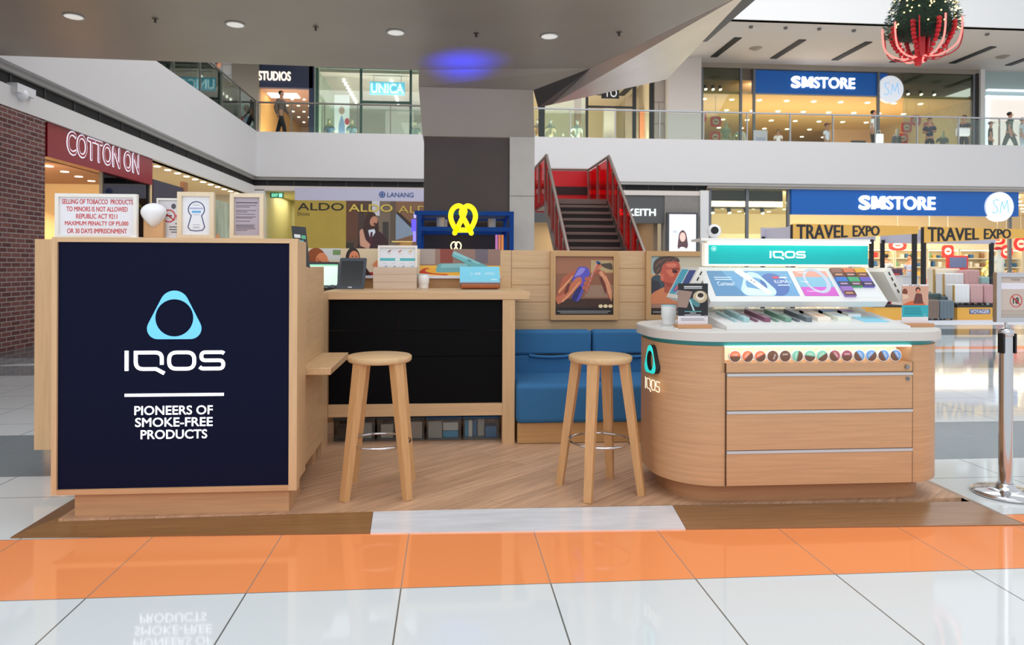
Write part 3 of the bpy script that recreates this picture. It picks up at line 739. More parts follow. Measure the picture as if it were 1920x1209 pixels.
# ---------------- display stand on the counter
CR = m((238, 234, 222), .45, name='cream_lacquer'); WL = m((226, 227, 226), .4, name='white_lacquer')
root = T('display_stand', 'white lit product display stand with a turquoise header, on the display counter', 'display stand', (1.98, 3.75, .948))
q = MB(); q.raw([(1.47, 3.5, .949), (2.49, 3.5, .949), (2.49, 3.86, .949), (1.47, 3.86, .949), (1.47, 3.5, .966), (2.49, 3.5, .966), (2.49, 3.86, 1.018), (1.47, 3.86, 1.018)], [(0, 3, 2, 1), (4, 5, 6, 7), (0, 1, 5, 4), (1, 2, 6, 5), (2, 3, 7, 6), (3, 0, 4, 7)], WL); P(q, 'base_tray', root)
sl = (1.018 - .966) / .36
TR = F4((1.47, 3.5, .966), (1, 0, 0), (0, .36, .052))      # frame of the sloping tray
q = MB(); q.box(1.5, 1.56, 3.92, 3.96, .949, 1.42, CR); q.box(2.42, 2.48, 3.92, 3.96, .949, 1.42, CR); P(q, 'upright', root)
q = MB(); q.box(1.49, 2.49, 3.9, 3.985, .949, 1.03, CR); P(q, 'rear_box', root)
UP = F4((1.455, 3.665, 1.098), (1, 0, 0), (0, .18, .172)); ul = math.hypot(.18, .172)
q = MB(); q.quad(UP, -.012, 1.012, -.012, ul + .012, -.045, 0, WL); P(q, 'upper_frame', root)
PR = lambda c, e=.2: m(c, .35, emit=e * .3, name='print_ink')
L2 = lambda k: (0, .0008 * k)
q = MB(); q.quad(UP, .03, .515, .03, ul - .02, 0, .001, PR((112, 162, 204), .3)); g1 = P(q, 'device_graphic', root, 'blue printed panel with a white device')
q = MB()
q.prism(UP, fillet([(.03, .03), (.2, .03), (.12, ul - .02), (.03, ul - .02)], .0, True), *L2(2), PR((92, 140, 182), .3)); q.ell(UP, .4, .12, .08, .09, *L2(2), PR((84, 114, 176), .3))
emblem(q, UP, .29, .125, .2, .19, .0018, PR((196, 224, 236), .35), .0, hole=.3)
q.prism(UP, fillet([(.2, .035), (.33, .035), (.3, .08), (.21, .1)], .02, True), *L2(3), PR((206, 230, 240), .35))
q.prism(UP, fillet([(.19, .225), (.215, .245), (.235, .24), (.365, .05), (.335, .035)], .012, True), *L2(5), PR((244, 248, 248), .4)); q.ell(UP, .27, .15, .006, .006, *L2(6), PR((150, 160, 176))); q.ell(UP, .283, .135, .006, .006, *L2(6), PR((150, 160, 176)))
q.text(UP, 'Curious?', .065, .11, .1, .03, .0006, PR((240, 246, 250), .4), 0, .0018)
for z in (.155, .172): q.quad(UP, .06, .16, z, z + .006, *L2(3), PR((214, 230, 240), .3))
q.quad(UP, .405, .44, .168, .182, *L2(3), PR((230, 84, 90))); q.quad(UP, .445, .49, .17, .18, *L2(3), PR((236, 240, 246))); q.text(UP, 'ILUMA i', .405, .13, .095, .024, .0006, PR((236, 242, 250), .4), 0, .0018); q.quad(UP, .415, .485, .11, .117, *L2(3), PR((214, 226, 240)))
P(q, 'artwork', g1)
q = MB(); q.quad(UP, .545, .745, .03, ul - .02, 0, .001, PR((150, 190, 214), .3)); g2 = P(q, 'flavour_graphic', root, 'printed panel in salmon, blue and purple bands')
q = MB(); q.quad(UP, .545, .745, .18, ul - .02, *L2(2), PR((222, 158, 146), .3)); q.quad(UP, .545, .745, .1, .18, *L2(2), PR((132, 184, 210), .3)); q.quad(UP, .545, .745, .03, .1, *L2(2), PR((204, 96, 196), .3))
q.ring(UP, [(.66 + .075 * math.cos(t * PI / 12), .15 + .1 * math.sin(t * PI / 12)) for t in range(24)], [(.655 + .055 * math.cos(t * PI / 12), .15 + .08 * math.sin(t * PI / 12)) for t in range(24)], 0, .0022, PR((190, 196, 214), .3))
q.text(UP, 'Tobacco', .565, .21, .06, .014, .0006, PR((248, 238, 232), .4), .01, .0022); q.text(UP, 'Fresh', .565, .135, .04, .014, .0006, PR((240, 248, 250), .4), .01, .0022); q.text(UP, 'Capsules', .57, .058, .07, .015, .0006, PR((250, 230, 250), .4), .01, .0022)
P(q, 'artwork', g2)
q = MB(); q.quad(UP, .765, .99, .02, ul - .02, 0, .0012, m((226, 230, 230), .4)); P(q, 'pack_panel', root)
# header
q = MB(); q.box(1.485, 2.475, 3.852, 3.90, 1.285, 1.418, m((255, 248, 232), .4, emit=.4)); hd = P(q, 'header', root, 'lit header box')
hf = FY(1.485, 1.285, 3.852)
q = MB(); q.quad(hf, .022, .985, .012, .122, 0, .006, m((2, 176, 176), .3, emit=.14, name='turquoise_sign')); P(q, 'header_sign', hd, 'turquoise sign')
q = MB(); wordmark(q, hf, .385, .048, .215, .04, .003, m((255, 255, 250), emit=.9), .006, .22); q.ring(hf, [(.05 + .014 * math.cos(t * PI / 10), .1 + .014 * math.sin(t * PI / 10)) for t in range(20)], [(.05 + .012 * math.cos(t * PI / 10), .1 + .012 * math.sin(t * PI / 10)) for t in range(20)], .006, .008, m((190, 240, 236), emit=.6)); q.ell(hf, .05, .1, .006, .006, .006, .0075, m((190, 240, 236), emit=.6)); P(q, 'header_wordmark', hd, 'white wordmark on turquoise')
q = MB(); q.prism(G0, [(1.42, 3.74), (2.44, 3.78), (2.50, 3.98), (1.45, 3.98)], 1.428, 1.442, m((244, 242, 236), .4)); q.box(1.5, 2.46, 3.80, 3.83, 1.42, 1.428, m((255, 246, 226), emit=3.5, name='led_strip')); q.box(1.5, 2.46, 3.86, 3.9, 1.418, 1.428, CR); P(q, 'canopy', root, 'thin white lit canopy')
# wings at both ends
def wing(sx, name, art):
    x = (lambda t: t) if sx < 0 else (lambda t: 3.975 - t); y0 = 3.70 if sx < 0 else 3.80; y1 = y0 + .28
    q = MB(); a = [(x(1.30), y0, 1.10), (x(1.30), y1, 1.10), (x(1.395), y1, 1.278), (x(1.395), y0, 1.278)]
    n_ = Vector((.88 * (1 if sx < 0 else -1), 0, -.47)) * .05
    vs = [Vector(p) for p in a] + [Vector(p) + n_ for p in a]
    q.raw(vs, [(0, 1, 2, 3), (4, 7, 6, 5), (0, 4, 5, 1), (1, 5, 6, 2), (2, 6, 7, 3), (3, 7, 4, 0)], m((236, 233, 226), .45)); wg = P(q, name, root)
    fr = F4(a[1], (0, -1, 0), (a[3][0] - a[0][0], 0, .178)) if sx < 0 else F4(a[0], (0, 1, 0), (a[3][0] - a[0][0], 0, .178))
    l = math.hypot(.095, .178)
    q = MB()
    if art:
        q.quad(fr, .02, .13, .025, l - .015, 0, .0012, PR((84, 178, 206))); q.quad(fr, .15, .255, .025, l - .02, 0, .0012, PR((66, 88, 150))); q.quad(fr, .06, .13, .04, .08, 0, .002, PR((60, 100, 190))); q.ell(fr, .1, .06, .02, .02, 0, .0026, PR((222, 120, 110))); q.quad(fr, .2, .25, .03, .05, 0, .002, PR((236, 220, 210)))
    else:
        q.quad(fr, .03, .27, .03, l - .03, 0, .0012, PR((90, 150, 200)))
    P(q, 'wing_print', wg)
    ef = F4(vs[0], (a[3][0] - a[0][0], 0, .188), n_)
    q = MB()
    for t in (.05, .09, .13, .165):
        f_ = (vs[0] + Vector((0, -.0005, 0)), Vector((a[3][0] - a[0][0], 0, .178)).normalized(), n_.normalized())
        k = 1 if f_[1].cross(f_[2]).y < 0 else -1
        q.quad(f_, t, t + .022, .02, .027, -.002 if k < 0 else 0, .0 if k < 0 else .002, m((60, 58, 54), .7))
    P(q, 'slot', wg, 'dark vent slots')
wing(-1, 'side_wing', True); wing(1, 'side_wing', False)

# ---------------- goods on the sloping tray
def tr(u, v, w=0.): return TR[0] + TR[1] * u + TR[2] * v + TR[1].cross(TR[2]) * w
dc = [('ice blue', (170, 210, 214)), ('plum', (140, 92, 116)), ('sage green', (128, 168, 150)), ('slate grey', (112, 126, 134))]
for k, (cn, c) in enumerate(dc):
    for j, (dw, hh) in enumerate(((.016, .012), (.036, .024))):
        u = .085 + k * .118 + j * .05
        r = T('device', (f'slim {cn} stick device on the white tray' if j == 0 else f'wide {cn} charger case on the white tray'), 'device', tr(u, .1), 0, 'devices on the sloping tray')
        q = MB(); f = (tr(u, .1), TR[1], TR[2])
        q.prism(f, fillet([(0, 0), (dw, 0), (dw - .012, .24), (-.012, .24)], .008, True), .0005, hh, m(c, .3, .25), True); P(q, 'case', r)
        q = MB(); q.quad(f, dw * .25 - .003, dw * .75 - .003, .06, .1, hh, hh + .001, m(tuple(int(x * .7) for x in c), .4)); P(q, 'button', r)
packs = [('beige', (214, 186, 176), (250, 240, 226)), ('pale green', (92, 142, 206), (236, 242, 226)), ('lilac', (160, 126, 190), (238, 240, 240))]
for k, (cn, c, c2) in enumerate(packs):
    u = .565 + k * .115
    r = T('pack', f'small {cn} topped pack lying on the white tray of the display stand', 'pack', tr(u, .13), 0, 'packs on the sloping tray')
    f = (tr(u, .12), TR[1], TR[2]); sc = 1. if k < 2 else .55
    q = MB(); q.quad(f, 0, .075, .2 - .2 * sc, .2, .0005, .02, m(c2, .4)); P(q, 'box', r)
    q = MB(); q.quad(f, 0, .075, .155, .201, .0005, .0215, m(c, .4)); P(q, 'flap', r)
    q = MB(); q.quad(f, .01, .06, .2 - .17 * sc, .2 - .1 * sc, .02, .0206, m((236, 190, 150) if k == 0 else (190, 210, 220), .4)); P(q, 'print', r)
q = MB(); q.quad((tr(.82, .09), TR[1], TR[2]), 0, .14, 0, .13, .0005, .003, PR((140, 214, 240), .25)); S(q, 'price_card', 'flat sky blue card lying on the white tray of the display stand', 'card')  # card ink is given a faint glow of its own, though unlit
# packs on the upper frame
pk = [[('brown', (142, 96, 88)), ('orange', (206, 116, 80)), ('yellow', (226, 170, 66))], [('blue', (58, 116, 196)), ('green', (72, 164, 120)), ('violet', (108, 94, 186))], [('purple', (150, 112, 186))]]
rown = ['top', 'middle', 'bottom']
for i, row in enumerate(pk):
    for j, (cn, c) in enumerate(row):
        u, v = .772 + j * .072, .170 - i * .074
        r = T('cigarette_pack', f'{cn} pack in the {rown[i]} row on the white upper frame', 'pack', UP[0] + UP[1] * u + UP[2] * v, 0, 'packs on the upper frame')
        f = (UP[0] + UP[1] * u + UP[2] * v, UP[1], UP[2])
        q = MB(); q.quad(f, 0, .066, 0, .072, .0013, .016, m(c, .4)); P(q, 'box', r)
        q = MB(); q.quad(f, .001, .065, .001, .034, .016, .0172, m((70, 60, 72) if (i + j) % 2 else (96, 66, 56), .4)); q.quad(f, .008, .05, .01, .022, .0172, .0178, m((206, 150, 128) if i != 1 else (176, 150, 190), .4)); P(q, 'warning_print', r)

# ---------------- small things on the display counter
TZ = .948
root = T('cup', 'white ribbed cup on the left end of the display counter', 'cup', (1.262, 3.82, TZ))
q = MB(); q.lathe((1.262, 3.82, TZ), [(0, 0), (.036, 0), (.037, .012), (.037, .034), (.042, .044), (.043, .108), (.040, .11), (.039, .1), (0, .098)], m((232, 234, 234), .5), 28); P(q, 'body', root)
q = MB(); q.lathe((1.262, 3.82, TZ), [(.0395, .1075), (.0432, .1075), (.0432, .112), (.0395, .112), (.0395, .1075)], m((170, 218, 226), .4), 28); P(q, 'rim', root, 'pale blue rim')
for (dx, dy, ro) in ((1.17, 3.66, .25), (1.22, 3.58, .1)):
    q = MB(); c, s_ = math.cos(ro), math.sin(ro); q.prism((Vector((dx, dy, TZ)), Vector((c, s_, 0)), Vector((-s_, c, 0))), [(0, 0), (.12, 0), (.12, .08), (0, .08)], .0003, .002 if dx < 1.2 else .003, m((238, 238, 236), .5))
    q.quad((Vector((dx, dy, TZ)), Vector((c, s_, 0)), Vector((-s_, c, 0))), .015, .09, .03, .05, .002 if dx < 1.2 else .003, .0035, m((150, 150, 150), .6))
    S(q, 'paper_slip', 'white paper slip at the very edge of the display counter' if dx < 1.2 else 'white paper slip in front of the white ribbed cup', 'paper', 'slips on the display counter')
def flyer(x0, x1, y, z1, label, draw):
    r = T('flyer_holder', label, 'flyer stand', ((x0 + x1) / 2, y, TZ), 0, 'flyer stands on the display counter')
    q = MB(); q.rbox(x0 - .012, x1 + .012, y - .04, y + .04, TZ, TZ + .021, .002, wood((198, 148, 108), 'X'), 1); P(q, 'base', r, 'wooden base')
    q = MB(); q.box(x0, x1, y - .002, y + .002, TZ + .018, z1, glass((245, 248, 248), .06, 'acrylic')); P(q, 'acrylic_sheet', r)
    q = MB(); draw(q, FY(x0, TZ + .021, y - .004), x1 - x0, z1 - TZ - .021); P(q, 'flyer', r)
def d1(q, f, w, h):
    q.quad(f, 0, w, 0, h, -.001, 0, m((226, 224, 232), .4)); q.quad(f, 0, w, .045, h, *L(1), m((26, 28, 34), .35))
    q.prism(f, [(0, h * .42), (w * .3, h * .4), (w * .48, h * .8), (0, h * .84)], *L(2), m((150, 124, 112), .5))
    q.ell(f, w * .74, h * .67, w * .24, w * .2, *L(2), m((190, 170, 140), .4)); q.ell(f, w * .74, h * .69, w * .15, w * .14, *L(3), m((222, 210, 190), .4)); q.ell(f, w * .75, h * .71, w * .1, w * .075, *L(4), m((46, 30, 24), .3))
    q.prism(f, fillet([(w * .34, h * .58), (w * .46, h * .65), (w * .74, h * .5), (w * .7, h * .42), (w * .6, h * .42)], .008, True), *L(5), m((76, 128, 136), .4)); q.prism(f, [(w * .36, h * .6), (w * .41, h * .6), (w * .56, h * .33), (w * .5, h * .33)], *L(6), m((168, 208, 212), .4))
    for a, b_, z, c in ((.2, .8, .91, (230, 230, 230)), (.2, .8, .87, (190, 190, 190)), (.22, .78, .3, (96, 160, 166)), (.4, .6, .26, (170, 170, 170)), (.22, .76, .215, (180, 180, 184))): q.quad(f, w * a, w * b_, h * z, h * z + .005, *L(3), m(c, .5))
    emblem(q, f, w * .92, h * .2, .012, .012, .002, m((180, 184, 186), .5))
    q.quad(f, w * .1, w * .9, .02, .024, *L(1), m((150, 150, 156), .5)); q.quad(f, w * .1, w * .86, .028, .032, *L(1), m((150, 150, 156), .5))
flyer(1.245, 1.412, 3.62, 1.19, 'black flyer with a coffee cup photo on a wooden stand at the counter corner', d1)
def d2(q, f, w, h):
    q.quad(f, 0, w, 0, h, -.001, 0, m((232, 228, 232), .4)); q.quad(f, 0, w, .034, h * .46, *L(1), m((44, 168, 180), .4)); q.quad(f, 0, w, h * .46, h * .96, *L(1), m((206, 160, 138), .4))
    q.prism(f, fillet([(0, h * .46), (w * .9, h * .46), (w * .8, h * .55), (w * .4, h * .58), (w * .2, h * .54)], .006, True), *L(2), m((206, 100, 62), .4)); q.ell(f, w * .1, h * .8, w * .1, h * .09, *L(2), m((120, 60, 40), .4)); q.ell(f, w * .6, h * .86, w * .09, h * .07, *L(3), m((50, 34, 32), .4)); q.ell(f, w * .6, h * .83, w * .065, h * .055, *L(4), m((214, 130, 96), .4)); q.prism(f, fillet([(w * .42, h * .5), (w * .8, h * .5), (w * .74, h * .76), (w * .52, h * .77)], .008, True), *L(3), m((104, 60, 52), .4)); q.prism(f, fillet([(0, h * .6), (w * .25, h * .64), (w * .2, h * .74), (0, h * .76)], .006, True), *L(3), m((222, 186, 160), .4))
    for z in (.38, .33, .28, .23): q.quad(f, w * .08, w * (.85 - z * .4), h * z, h * z + .004, *L(2), m((30, 120, 134), .5))
    emblem(q, f, w * .87, h * .2, .016, .018, .0018, m((170, 214, 220), .5))
    for k, x in enumerate((.26, .34, .46, .54, .62)): q.quad(f, w * x, w * x + .008, h * .968, h * .985, *L(1), m((90, 90, 96), .5))
flyer(2.55, 2.705, 3.66, 1.186, 'flyer of two people over a turquoise text block on a wooden stand', d2)
root = T('round_camera', 'small white round camera with a black lens on the display stand roof', 'camera', (1.57, 3.93, 1.442))
q = MB(); q.lathe((1.57, 3.93, 1.442), [(0, 0), (.03, 0), (.03, .006), (.01, .012), (.01, .03), (0, .03)], m((235, 235, 238), .4), 20); P(q, 'foot', root)
q = MB(); q.sph((1.57, 3.93, 1.492), .041, m((240, 240, 244), .35), 24, 14); P(q, 'shell', root)
q = MB(); q.cyl((1.56, 3.894, 1.494), (1.557, 3.886, 1.494), .022, m((14, 14, 18), .15), n=20); P(q, 'lens', root)
# ================================================================ ON TOP OF THE SIGN CABINET
CT = 1.412
def stand_frame(x0, x1, y, z0, z1, w, label, bw, draw, rz=0., cat='sign', name='framed_notice', group='frames on the sign cabinet'):
    c = ((x0 + x1) / 2, y, z0); r = T(name, label, cat, c, rz, group); W_, H_ = (x1 - x0) / 2, z1 - z0
    M = m((234, 232, 226), .5, name='frame_white') if bw else wood((226, 208, 180), 'Z', .93)
    q = frame4(-W_, W_, 0, H_, -.012, .012, w, M); P(q, 'frame', r, local=True)
    q = MB(); q.box(-W_ + w, W_ - w, .002, .008, w, H_ - w, m((232, 234, 242), .35)); pg = P(q, 'sheet', r, local=True)
    q = MB(); draw(q, FY(-W_ + w, w, .002), 2 * (W_ - w), H_ - 2 * w); P(q, 'print', pg, local=True)
    q = MB(); q.box(W_ - .03, W_ + .035, -.03, .03, 0, .006, m((244, 244, 242), .4)) if bw else q.box(W_ - .02, W_ + .02, -.02, .05, 0, .004, m((240, 238, 232), .4)); P(q, 'foot', r, local=True)
    return r
RED = m((206, 52, 58), .5)
def dr(q, f, w, h):
    for t, (a, b), z in (('SELLING OF TOBACCO  PRODUCTS', (.03, .98), .82), ('TO MINORS IS NOT ALLOWED', (.09, .91), .625), ('REPUBLIC ACT 9211', (.22, .77), .435), ('MAXIMUM PENALTY OF P5,000', (.07, .92), .24), ('OR 30 DAYS IMPRISONMENT', (.1, .9), .045)):
        q.text(f, t, w * a, h * z, w * (b - a), h * .125, .0005, RED, .018, .0004)
stand_frame(-1.968, -1.572, 3.60, CT, 1.637, .017, 'wide white framed sign in red capitals about tobacco sales on the sign cabinet', True, dr)
def dr(q, f, w, h):
    ink = m((44, 54, 110), .5); pts = []
    cx = w * .5
    for k in range(25):
        t = -PI * .28 + (PI * 1.56) * k / 24; pts.append((cx + w * .29 * math.cos(t), h * .66 + w * .29 * math.sin(t)))
    pts += [(cx - w * .3, h * .2), (cx - w * .22, h * .12), (cx, h * .1), (cx + w * .22, h * .12), (cx + w * .3, h * .2)]
    q.stroke(f, pts, .0045, 0, .0008, ink, True)
    q.text(f, 'STOPOVER', cx - w * .24, h * .66, w * .48, h * .06, .0004, m((90, 100, 160), .5), 0, .0004) if False else q.quad(f, cx - w * .24, cx + w * .24, h * .67, h * .71, .0, .0008, m((176, 182, 216), .5))
    q.quad(f, cx - w * .16, cx + w * .16, h * .575, h * .625, 0, .0008, m((86, 170, 226), .5))
    for z in (.52, .77, .26, .2, .17): q.quad(f, cx - w * .12, cx + w * .12, h * z, h * z + .0025, 0, .0008, m((170, 172, 190), .5))
stand_frame(-1.374, -1.192, 3.60, CT, 1.652, .022, 'pale wood framed white notice with a navy keyhole outline', False, dr)
def dr(q, f, w, h):
    q.quad(f, 0, w, 0, h, 0, .0006, m((178, 166, 178), .5))
    q.quad(f, w * .06, w * .9, h * .85, h * .87, 0, .0014, m((50, 46, 52), .5))
    for z, e in ((.78, .85), (.74, .6), (.65, .85), (.61, .5), (.55, .8), (.48, .84), (.45, .7), (.37, .62), (.27, .8), (.24, .75), (.21, .8), (.17, .82), (.13, .5)):
        q.quad(f, w * .06, w * e, h * z, h * z + .0035, 0, .0014, m((112, 102, 112), .5))
stand_frame(-1.113, -.945, 3.60, CT, 1.648, .02, 'pale wood framed mauve notice with rows of small print, beside the stepped oak panel', False, dr)
def dr(q, f, w, h):
    q.ring(f, [(w * .24 + .034 * math.cos(t), h * .58 + .034 * math.sin(t)) for t in [k * PI / 12 for k in range(24)]], [(w * .24 + .028 * math.cos(t), h * .58 + .028 * math.sin(t)) for t in [k * PI / 12 for k in range(24)]], 0, .0008, RED)
    q.bar(f[0] + f[1] * w * .1 + f[2] * h * .7, f[0] + f[1] * w * .38 + f[2] * h * .46, .002, .006, RED); q.quad(f, w * .14, w * .32, h * .57, h * .6, 0, .0006, m((40, 40, 44)))
    q.text(f, 'NO SMOKING', w * .42, h * .48, w * .56, h * .14, .0004, RED, .01, .0004); q.ell(f, w * .36, h * .84, .012, .014, 0, .0008, m((90, 90, 100))); q.text(f, 'Lanang', w * .46, h * .8, w * .4, h * .1, .0004, m((40, 130, 90)), 0, .0004)
    for z, a in ((.36, .4), (.27, .25), (.2, .25), (.13, .3)): q.quad(f, w * a, w * .95, h * z, h * z + .006, 0, .0008, m((120, 120, 126)))
stand_frame(-1.508, -1.29, 3.68, CT, 1.626, .01, 'white framed no smoking sign half hidden behind the keyhole notice', True, dr)
root = T('face_mask', 'white cup shaped face mask resting on a small wooden block', 'mask', (-1.51, 3.655, CT))
q = MB(); N = 14
vs = []; fs = []
for i in range(9):
    a = PI / 2 * i / 8
    for k in range(24):
        t = 2 * PI * k / 24; r_ = math.sin(a); vs.append((-1.51 + .062 * r_ * math.cos(t), 3.638 - .05 * math.cos(a), 1.55 + (.044 if math.sin(t) > 0 else .078 - .034 * abs(math.cos(t))) * r_ * math.sin(t)))
for i in range(8):
    for k in range(24): fs.append((i * 24 + k, (i + 1) * 24 + k, (i + 1) * 24 + (k + 1) % 24, i * 24 + (k + 1) % 24))
q.raw(vs, fs, m((238, 240, 246), .8), True); P(q, 'shell', root)
q = MB(); q.tube([(-1.51 + .063 * math.cos(t), 3.639, 1.55 + (.045 if math.sin(t) > 0 else .077 - .032 * abs(math.cos(t))) * math.sin(t)) for t in [k * PI / 16 for k in range(32)]], .0022, m((226, 228, 232), .8), 6, True); P(q, 'rim_seam', root)
q = MB(); q.ell(FY(-1.497, 1.5, 3.612), 0, 0, .004, .003, 0, .003, m((120, 120, 126))); P(q, 'vent_dot', root)
q = MB(); q.rbox(-1.562, -1.462, 3.64, 3.668, CT, 1.57, .003, wood((222, 176, 128), 'Z'), 1); S(q, 'wooden_block', 'small upright wooden block behind the white face mask', 'block')
# leaning dark brochure on the stepped panel
root = T('brochure_stand', 'dark leaning brochure sheet on the stepped oak panel', 'brochure', (-.85, 4.02, 1.27))
f = F4((-.885, 3.98, 1.272), (.96, -.05, -.10), (-.10, .1, 1)); f = F4((-.862, 3.96, 1.272), (.9, .43, -.06), (-.16, .25, 1))
q = MB(); q.quad(f, 0, .082, 0, .245, -.004, 0, m((46, 48, 54), .35)); P(q, 'panel', root)
q = MB()
q.quad(f, .01, .045, .175, .195, 0, .0012, m((224, 226, 226))); q.quad(f, .05, .075, .17, .192, 0, .0012, m((86, 176, 138))); q.quad(f, .01, .05, .085, .15, 0, .0012, m((206, 222, 226))); q.quad(f, .03, .06, .14, .16, 0, .0018, m((110, 190, 206))); q.quad(f, .02, .06, .05, .09, 0, .0018, m((150, 154, 160))); q.ell(f, .03, .03, .008, .008, 0, .0015, m((214, 96, 92)))
P(q, 'print', root)

# ================================================================ ON THE BAR COUNTER
BZ = 1.102
root = T('laptop', 'laptop with a pale green lit screen half hidden by the stepped oak panel', 'laptop', (-.93, 5.28, BZ))
q = MB(); q.rbox(-1.08, -.845, 5.12, 5.3, BZ, BZ + .014, .003, m((60, 62, 66), .4), 1); P(q, 'keyboard_base', root)
f = F4((-1.085, 5.30, BZ + .012), (1, 0, 0), (0, .2, .98))
q = MB(); q.quad(f, 0, .25, 0, .195, -.006, 0, m((32, 34, 36), .4)); s_ = P(q, 'screen_lid', root)
q = MB(); q.quad(f, .008, .243, .012, .175, 0, .001, m((214, 244, 226), .3, emit=.55)); q.quad(f, .008, .243, .163, .175, 0, .0016, m((130, 214, 170), .3, emit=.4)); P(q, 'screen', s_, 'pale green lit screen')
root = T('computer_mouse', 'small dark grey mouse on the bar beside the tablet', 'mouse', (-.855, 5.15, BZ))
q = MB(); q.sph((-.855, 5.15, BZ + .015), (.03, .045, .017), m((74, 82, 96), .45), 20, 10); P(q, 'shell', root)
q = MB(); q.cyl((-.855, 5.118, BZ + .026), (-.855, 5.13, BZ + .03), .004, BLACK, n=8); P(q, 'scroll_wheel', root)
root = T('tablet', 'tablet in a thick black case tilted back on the bar counter', 'tablet', (-.73, 5.2, BZ))
f = F4((-.83, 5.15, BZ + .002), (1, .06, 0), (.05, .26, .96))
q = MB(); q.prism(f, fillet([(0, 0), (.205, 0), (.212, .06), (.208, .18), (.21, .24), (0.012, .24), (.008, .18), (.012, .06)], .014, True), -.014, 0, m((58, 66, 78), .55), True); cs = P(q, 'case', root)
q = MB(); q.quad(f, .026, .188, .026, .216, 0, .0012, mottled((9, 11, 17), .6, 30, .15)); P(q, 'screen', cs, 'smudged dark screen'); q = MB(); q.quad(f, .09, .118, .008, .016, 0, .0014, m((200, 206, 210))); P(q, 'badge', cs)
q = MB(); q.bar((-.73, 5.2, BZ + .12), (-.73, 5.31, BZ + .003), .1, .008, m((30, 34, 40), .6)); P(q, 'kickstand', root)
root = T('wooden_block', 'pale wooden box block on the bar in front of the white framed flavour chart', 'box', (-.39, 5.2, BZ))
q = MB(); q.rbox(-.552, -.231, 5.12, 5.24, BZ, BZ + .165, .003, wood((206, 186, 166), 'X', .92), 1); P(q, 'body', root)
q = MB()
for z in (.055, .11): q.box(-.552, -.231, 5.1195, 5.121, BZ + z, BZ + z + .002, m((170, 148, 126), .6))
P(q, 'board_seam', root)
def dr(q, f, w, h):
    q.quad(f, 0, w, h * .66, h * .73, 0, .0008, m((84, 184, 190), .4)); q.quad(f, w * .43, w * .56, h * .665, h * .725, 0, .0014, m((226, 244, 244)))
    for row, z, cs in ((0, .88, ((150, 84, 62), (206, 112, 84), (230, 180, 62))), (1, .47, ((58, 112, 180), (64, 132, 96), (84, 112, 170), (84, 182, 214)))):
        for k, c in enumerate(cs):
            x = w * ((.2 + .3 * k) if row == 0 else (.08 + .25 * k)); q.prism(f, fillet([(x, h * z), (x + .018, h * z), (x + .032, h * z + .02), (x + .02, h * z + .016)], .004, True), 0, .0012, m(c)); q.quad(f, x, x + .03, h * z - .012 if row == 0 else h * z + .035, h * z - .009 if row == 0 else h * z + .038, 0, .0008, m((190, 194, 196)))
stand_frame(-.53, -.232, 5.26, BZ, 1.432, .016, 'white framed flavour chart with a turquoise bar standing on the bar counter', True, dr, 0, 'chart', 'framed_chart', None)
root = T('cup', 'white ribbed cup on the bar counter beside the wooden box block', 'cup', (-.185, 5.25, BZ))
q = MB(); q.lathe((-.185, 5.25, BZ), [(0, 0), (.038, 0), (.039, .012), (.039, .036), (.044, .046), (.045, .108), (.042, .11), (.041, .1), (0, .098)], m((236, 236, 236), .5), 28); P(q, 'body', root)
q = MB(); q.lathe((-.185, 5.25, BZ), [(.0415, .1075), (.0452, .1075), (.0452, .112), (.0415, .112), (.0415, .1075)], m((150, 214, 226), .4), 28); P(q, 'rim', root, 'pale blue rim')
root = T('leather_tray', 'tan leather case lying on the bar under the light blue box', 'case', (.245, 5.2, BZ))
q = MB(); q.rbox(.098, .392, 5.12, 5.32, BZ + .006, BZ + .042, .012, mottled((168, 92, 50), .12, 30, .5), 3); P(q, 'shell', root)
q = MB(); q.box(.12, .37, 5.14, 5.3, BZ, BZ + .007, m((40, 30, 26))); P(q, 'feet', root)
root = T('product_box', 'light blue product box tilted on the tan leather case', 'box', (.245, 5.2, BZ + .042))
f = F4((.092, 5.14, BZ + .044), (1, 0, 0), (0, .42, .9))
q = MB(); q.quad(f, 0, .302, .0, .14, -.05, 0, m((120, 206, 234), .35)); P(q, 'box', root)
q = MB(); q.quad(f, 0, .302, 0, .016, 0, .0008, m((160, 176, 196))); q.quad(f, 0.002, .3, 0.001, .006, 0, .0012, m((70, 76, 96)))
emblem(q, f, .088, .08, .02, .02, .001, m((214, 238, 246))); wordmark(q, f, .115, .074, .04, .014, .001, m((244, 250, 252)), 0, .3); q.quad(f, .19, .26, .085, .088, 0, .001, m((224, 242, 248))); q.quad(f, .185, .265, .075, .078, 0, .001, m((224, 242, 248))); q.quad(f, .235, .28, .03, .036, 0, .001, m((224, 242, 248)))
P(q, 'print', root)

